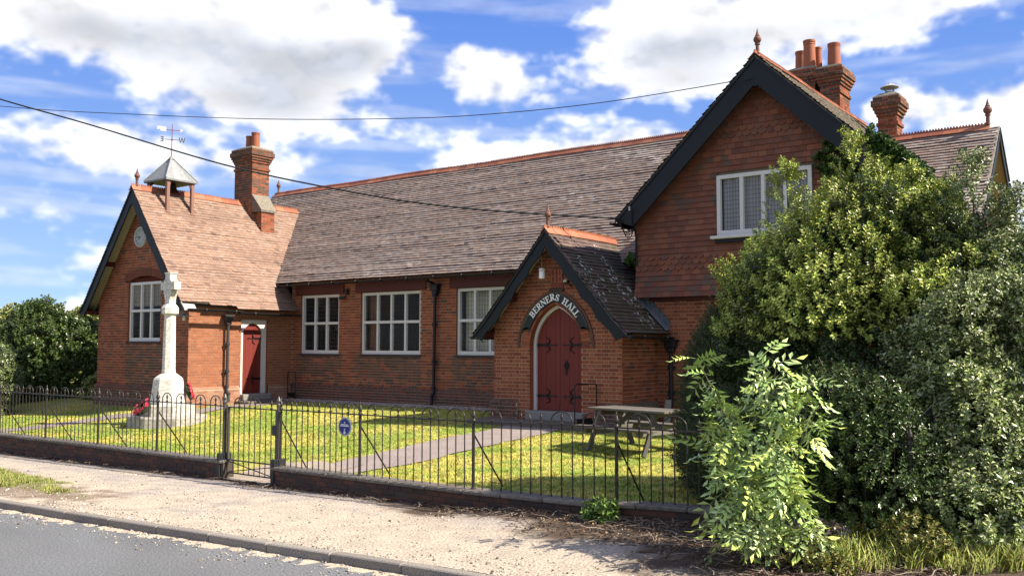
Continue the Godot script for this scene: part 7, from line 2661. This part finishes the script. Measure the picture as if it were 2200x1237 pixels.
# the ash sapling in front of the wall, with large compound leaves
func build_ash() -> void:
	var ash := thing("ash_sapling", Vector3(-3.35, -0.42, -8.35), "bright green ash sapling with feathery compound leaves before the wall", "sapling")
	var tones := [Color(0.34, 0.47, 0.15), Color(0.29, 0.42, 0.12), Color(0.42, 0.53, 0.21), Color(0.46, 0.55, 0.12)]
	var meshes := []
	for v in 6:
		var mb := MB.new()
		var len := 0.24 + 0.02 * v
		var rib := []
		for i in 6:
			var t := i / 5.0
			rib.append(Vector3(0, -0.10 * t * t, 0) + Vector3(0, 0, len * t))
		mb.tube(rib, [0.004, 0.0035, 0.003, 0.0025, 0.002, 0.0015], 4, Color(0.16, 0.20, 0.07), false)
		var pairs := 3 + v % 2
		for i in pairs:
			var t := 0.30 + 0.60 * i / (pairs - 0.5)
			var b := Vector3(0, -0.10 * t * t, len * t)
			for s in [-1.0, 1.0]:
				var d := Vector3(s, rng.randf_range(-0.45, 0.0), 0.75).normalized()
				var side: Vector3 = d.cross(UP).normalized() * s
				leaf(mb, b, d, side, rng.randf_range(0.095, 0.125), rng.randf_range(0.036, 0.046), vary(tones[v % 4], 0.12), 0.16)
		var dt := Vector3(0, -0.5, 1).normalized()
		leaf(mb, rib[-1], dt, Vector3.RIGHT, 0.12, 0.045, vary(tones[(v + 1) % 4], 0.1), 0.16)
		meshes.append(mb.mesh(M.soft_leaf))
	var tips := [Vector3(-4.02, 1.38, -8.45), Vector3(-3.75, 0.98, -8.35), Vector3(-3.34, 1.45, -8.45), Vector3(-3.18, 1.30, -8.35), Vector3(-2.88, 1.22, -8.45), Vector3(-2.78, 0.95, -8.3), Vector3(-3.55, 0.75, -8.1), Vector3(-3.05, 0.65, -8.05), Vector3(-3.85, 0.55, -8.3), Vector3(-3.30, 0.35, -7.95), Vector3(-2.95, 0.25, -8.05), Vector3(-3.55, 0.15, -8.0), Vector3(-3.15, -0.05, -7.85), Vector3(-2.75, -0.1, -8.15), Vector3(-3.45, -0.15, -7.8)]
	var base := Vector3(-3.3, -0.42, -8.4)
	var n := 0
	var xf := []
	var cols := []
	for k in tips.size():
		var tip: Vector3 = tips[k]
		var mb := MB.new()
		var mid := base.lerp(tip, 0.55) + Vector3(rng.randf_range(-0.08, 0.08), 0.1, rng.randf_range(-0.05, 0.1))
		mb.tube([base + rand_dir() * 0.04, base.lerp(mid, 0.5) + UP * 0.04, mid, tip], [0.013, 0.010, 0.007, 0.003], 6, Color(0.13, 0.14, 0.07))
		part(ash, "stem", mb, M.bark)
		var count := 24 if k < 6 else 30
		for i in count:
			var t := 0.18 + 0.84 * pow((i + rng.randf()) / count, 0.8)
			var p := mid.lerp(tip, clampf((t - 0.4) / 0.6, 0, 1)) if t > 0.4 else base.lerp(mid, t / 0.4)
			p += rand_dir() * 0.05
			var a := i * 2.4 + rng.randf_range(-0.6, 0.6)
			var d := (Vector3(cos(a), rng.randf_range(-0.9, 0.7), sin(a) + 0.3)).normalized()
			var right := UP.cross(d).normalized()
			var bs := Basis(right, d.cross(right), d).rotated(d, rng.randf_range(-0.9, 0.9)).scaled_local(Vector3.ONE * rng.randf_range(0.55, 1.15))
			if p.y < -0.30:
				continue
			if n < 300:
				n += 1
				put(ash, "leaf", meshes[rng.randi() % 6], Transform3D(bs, p))
			else:
				xf.append(Transform3D(bs, p))
				cols.append(Color.WHITE)
	if xf.size() > 0:
		swarm(ash, "leaves", meshes[2], xf, cols).set_meta("kind", "stuff")

func blades(n: int, h: float, spread: float, w: float, cols: Array) -> ArrayMesh:
	var mb := MB.new()
	for i in n:
		var a := rng.randf() * TAU
		var o := Vector3(cos(a), 0, sin(a)) * spread * sqrt(rng.randf())
		var b := rng.randf() * TAU
		var lean := Vector3(cos(b), 0, sin(b)) * h * rng.randf_range(0.1, 0.75)
		var s := Vector3(-sin(b), 0, cos(b)) * w
		var hh := h * rng.randf_range(0.55, 1.1)
		var m := o + lean * 0.35 + UP * hh * 0.6
		var tip := o + lean + UP * hh
		var nn := (UP * 0.9 + Vector3(cos(b), 0, sin(b)) * -0.4).normalized()
		var col := vary(cols[rng.randi() % cols.size()], 0.2)
		mb.q(o - s, o + s, m + s * 0.8, m - s * 0.8, col, nn)
		mb.t(m - s * 0.8, m + s * 0.8, tip, col, nn)
	return mb.mesh(M.grass)

func build_grass() -> void:
	var lawn := [Color(0.36, 0.41, 0.06), Color(0.44, 0.44, 0.09), Color(0.48, 0.44, 0.13), Color(0.31, 0.38, 0.055)]
	var tuft := blades(22, 0.034, 0.075, 0.0024, lawn)
	var xf := []
	var cols := []
	for i in 42000:
		var x := rng.randf_range(-27.0, -4.2)
		var z := -9.25 - 6.6 * rng.randf()
		if on_path(x, z) or (Vector2(x + 20.15, z + 13.0).length() < 0.95):
			continue
		if x > -12.4 and x < -9.0 and z < -14.95:
			continue
		if x < -21.6 and z < -14.45:
			continue
		var n := fbm.get_noise_2d(x * 0.8, z * 0.8)
		xf.append(Transform3D(Basis(UP, rng.randf() * TAU).scaled_local(Vector3.ONE * rng.randf_range(0.7, 1.25)), Vector3(x, lawn_y(x, z) - 0.004, z)))
		var k := n + 0.5 * fbm.get_noise_2d(x * 3.0 + 9.0, z * 3.0)
		cols.append(Color(0.62, 0.80, 0.62).lerp(Color(1.18, 1.04, 1.15), smoothstep(-0.28, 0.30, k)) * rng.randf_range(0.75, 1.2))
	var g := swarm(self, "lawn_grass", tuft, xf, cols)
	g.set_meta("kind", "stuff")
	tag(g, "short yellowish mown grass of the lawn behind the railings", "grass")
	# strip under the hall wall and beside the porch
	xf = []
	cols = []
	for i in 5200:
		var x := rng.randf_range(-21.4, -12.3)
		var z := rng.randf_range(-17.4, -15.7)
		if side_path_dist(x, z) < 0.42:
			continue
		xf.append(Transform3D(Basis(UP, rng.randf() * TAU), Vector3(x, lawn_y(x, z) - 0.004, z)))
		cols.append(Color(1, 1, 1) * rng.randf_range(0.75, 1.1))
	g = swarm(self, "lawn_grass_by_wall", tuft, xf, cols)
	g.set_meta("kind", "stuff")
	tag(g, "shaded strip of short grass along the shingle by the hall", "grass")
	# rough verge grass by the kerb
	var rough := blades(14, 0.085, 0.06, 0.004, [Color(0.19, 0.25, 0.04), Color(0.25, 0.28, 0.06), Color(0.14, 0.21, 0.035), Color(0.33, 0.29, 0.13)])
	xf = []
	cols = []
	for i in 9000:
		var x := rng.randf_range(-24.0, -12.4)
		var z := rng.randf_range(-7.9, -5.6)
		var e := Vector2((x + 17.6) / 4.6, (z + 6.95) / 0.62).length() + 0.55 * fbm.get_noise_2d(x * 1.4, z * 2.4) + 0.3 * fbm.get_noise_2d(x * 6.0, z * 6.0)
		if e > 1.0 or z > kerb_z(x) - 0.16:
			continue
		xf.append(Transform3D(Basis(UP, rng.randf() * TAU).scaled_local(Vector3.ONE * rng.randf_range(0.5, 1.1) * clampf((1.05 - e) * 3.0, 0.4, 1.0)), Vector3(x, pave_y(x, z) - 0.003, z)))
		cols.append(Color(1, 1, 1) * rng.randf_range(0.8, 1.2))
	g = swarm(self, "verge_grass", rough, xf, cols)
	g.set_meta("kind", "stuff")
	tag(g, "worn patch of rough green grass between pavement and kerb", "grass")
	# tall grass at the lane corner
	var tall := blades(9, 0.26, 0.06, 0.006, [Color(0.16, 0.23, 0.04), Color(0.21, 0.27, 0.05), Color(0.26, 0.29, 0.07), Color(0.35, 0.31, 0.15)])
	xf = []
	cols = []
	for i in 2600:
		var x := rng.randf_range(-2.95, -0.6)
		var z := rng.randf_range(-10.6, -7.75)
		var edge := 0.25 * fbm.get_noise_2d(x * 2.0, z * 2.0)
		if z > -8.15 - (x + 2.6) * 0.42 + edge or z < -9.3 - (x + 2.6) * 0.7 + edge:
			continue
		var s := rng.randf_range(0.35, 1.0)
		xf.append(Transform3D(Basis(UP, rng.randf() * TAU).scaled_local(Vector3.ONE * s), Vector3(x, (pave_y(x, z) if x < -1.2 else -0.33) - 0.01, z)))
		cols.append(Color(1, 1, 1) * rng.randf_range(0.8, 1.2))
	g = swarm(self, "tall_grass", tall, xf, cols)
	g.set_meta("kind", "stuff")
	tag(g, "long bright grass at the foot of the bushes by the lane", "grass")
	# dead twigs and leaves swept against the wall
	var tw := MB.new()
	tw.tube([Vector3(-0.5, 0, 0), Vector3(-0.1, 0.06, 0.04), Vector3(0.2, 0.03, -0.03), Vector3(0.5, 0.0, 0.05)], [0.03, 0.028, 0.022, 0.012], 5, Color.WHITE)
	var lf := MB.new()
	leaf(lf, Vector3(0, 0, 0), Vector3(1, 0, 0), Vector3(0, 0, 1), 1.0, 0.55, Color.WHITE, 0.3)
	var dens := func(x, z):
		var t: float = (z - kerb_z(x)) / (-9.05 - kerb_z(x))
		var n := fbm.get_noise_2d(x * 1.2, z * 1.2)
		return (x + 8.4) * 0.15 + (t - 0.86) * 1.5 + n * 0.4
	xf = []
	cols = []
	var xl := []
	var cl := []
	for i in 26000:
		var x := rng.randf_range(-21.0, -1.6)
		var z := rng.randf_range(-8.98, -7.0)
		var d: float = dens.call(x, z)
		if x < -8.6:
			d = (-8.98 - z) * 2.2 + 0.45 + 0.4 * fbm.get_noise_2d(x * 2.0, z * 3.0)
		if d < rng.randf_range(0.05, 0.5):
			continue
		var y := pave_y(x, z) + 0.012
		if rng.randf() < 0.35:
			var s := rng.randf_range(0.06, 0.28)
			xf.append(Transform3D(Basis.from_euler(Vector3(rng.randf_range(-0.15, 0.15), rng.randf() * TAU, rng.randf_range(-0.2, 0.2))).scaled_local(Vector3(s, s * 0.8, s)), Vector3(x, y + rng.randf() * 0.025, z)))
			cols.append(pick([Color(0.14, 0.095, 0.065), Color(0.22, 0.165, 0.12), Color(0.08, 0.055, 0.04), Color(0.33, 0.27, 0.21)]))
		else:
			var s := rng.randf_range(0.02, 0.055)
			xl.append(Transform3D(Basis.from_euler(Vector3(rng.randf_range(-0.7, 0.7), rng.randf() * TAU, rng.randf_range(-0.7, 0.7))).scaled_local(Vector3.ONE * s), Vector3(x, y + rng.randf() * 0.02, z)))
			cl.append(pick([Color(0.11, 0.065, 0.04), Color(0.16, 0.095, 0.055), Color(0.07, 0.048, 0.035), Color(0.22, 0.15, 0.09)]))
	g = swarm(self, "dead_twigs", tw.mesh(M.bark), xf, cols)
	g.set_meta("kind", "stuff")
	tag(g, "dead brown twigs lying along the foot of the boundary wall", "twigs")
	g = swarm(self, "leaf_litter", lf.mesh(M.cloth), xl, cl)
	g.set_meta("kind", "stuff")
	tag(g, "dry brown leaf litter along the foot of the boundary wall", "leaf litter")
	# a heap of dry cuttings under the holly
	xl = []
	cl = []
	for i in 1500:
		var a := rng.randf() * TAU
		var r := sqrt(rng.randf())
		var p := Vector3(-2.95 + cos(a) * r * 0.55, 0, -8.75 + sin(a) * r * 0.32)
		p.y = pave_y(p.x, p.z) + 0.22 * (1.0 - r * r) + rng.randf() * 0.02
		xl.append(Transform3D(Basis.from_euler(Vector3(rng.randf_range(-0.9, 0.9), rng.randf() * TAU, rng.randf_range(-0.9, 0.9))).scaled_local(Vector3.ONE * rng.randf_range(0.03, 0.07)), p))
		cl.append(pick([Color(0.33, 0.28, 0.23), Color(0.24, 0.19, 0.15), Color(0.42, 0.37, 0.31), Color(0.17, 0.12, 0.09)]))
	g = swarm(self, "dry_cuttings", lf.mesh(M.cloth), xl, cl)
	g.set_meta("kind", "stuff")
	tag(g, "grey heap of dry leaf cuttings between sapling and shrubs", "leaf litter")

func _ready() -> void:
	rng.seed = 20240611
	make_materials()
	set_stage()
	build_ground()
	build_hall()
	build_fittings()
	build_memorial()
	build_boundary()
	build_table()
	build_wires()
	build_green()
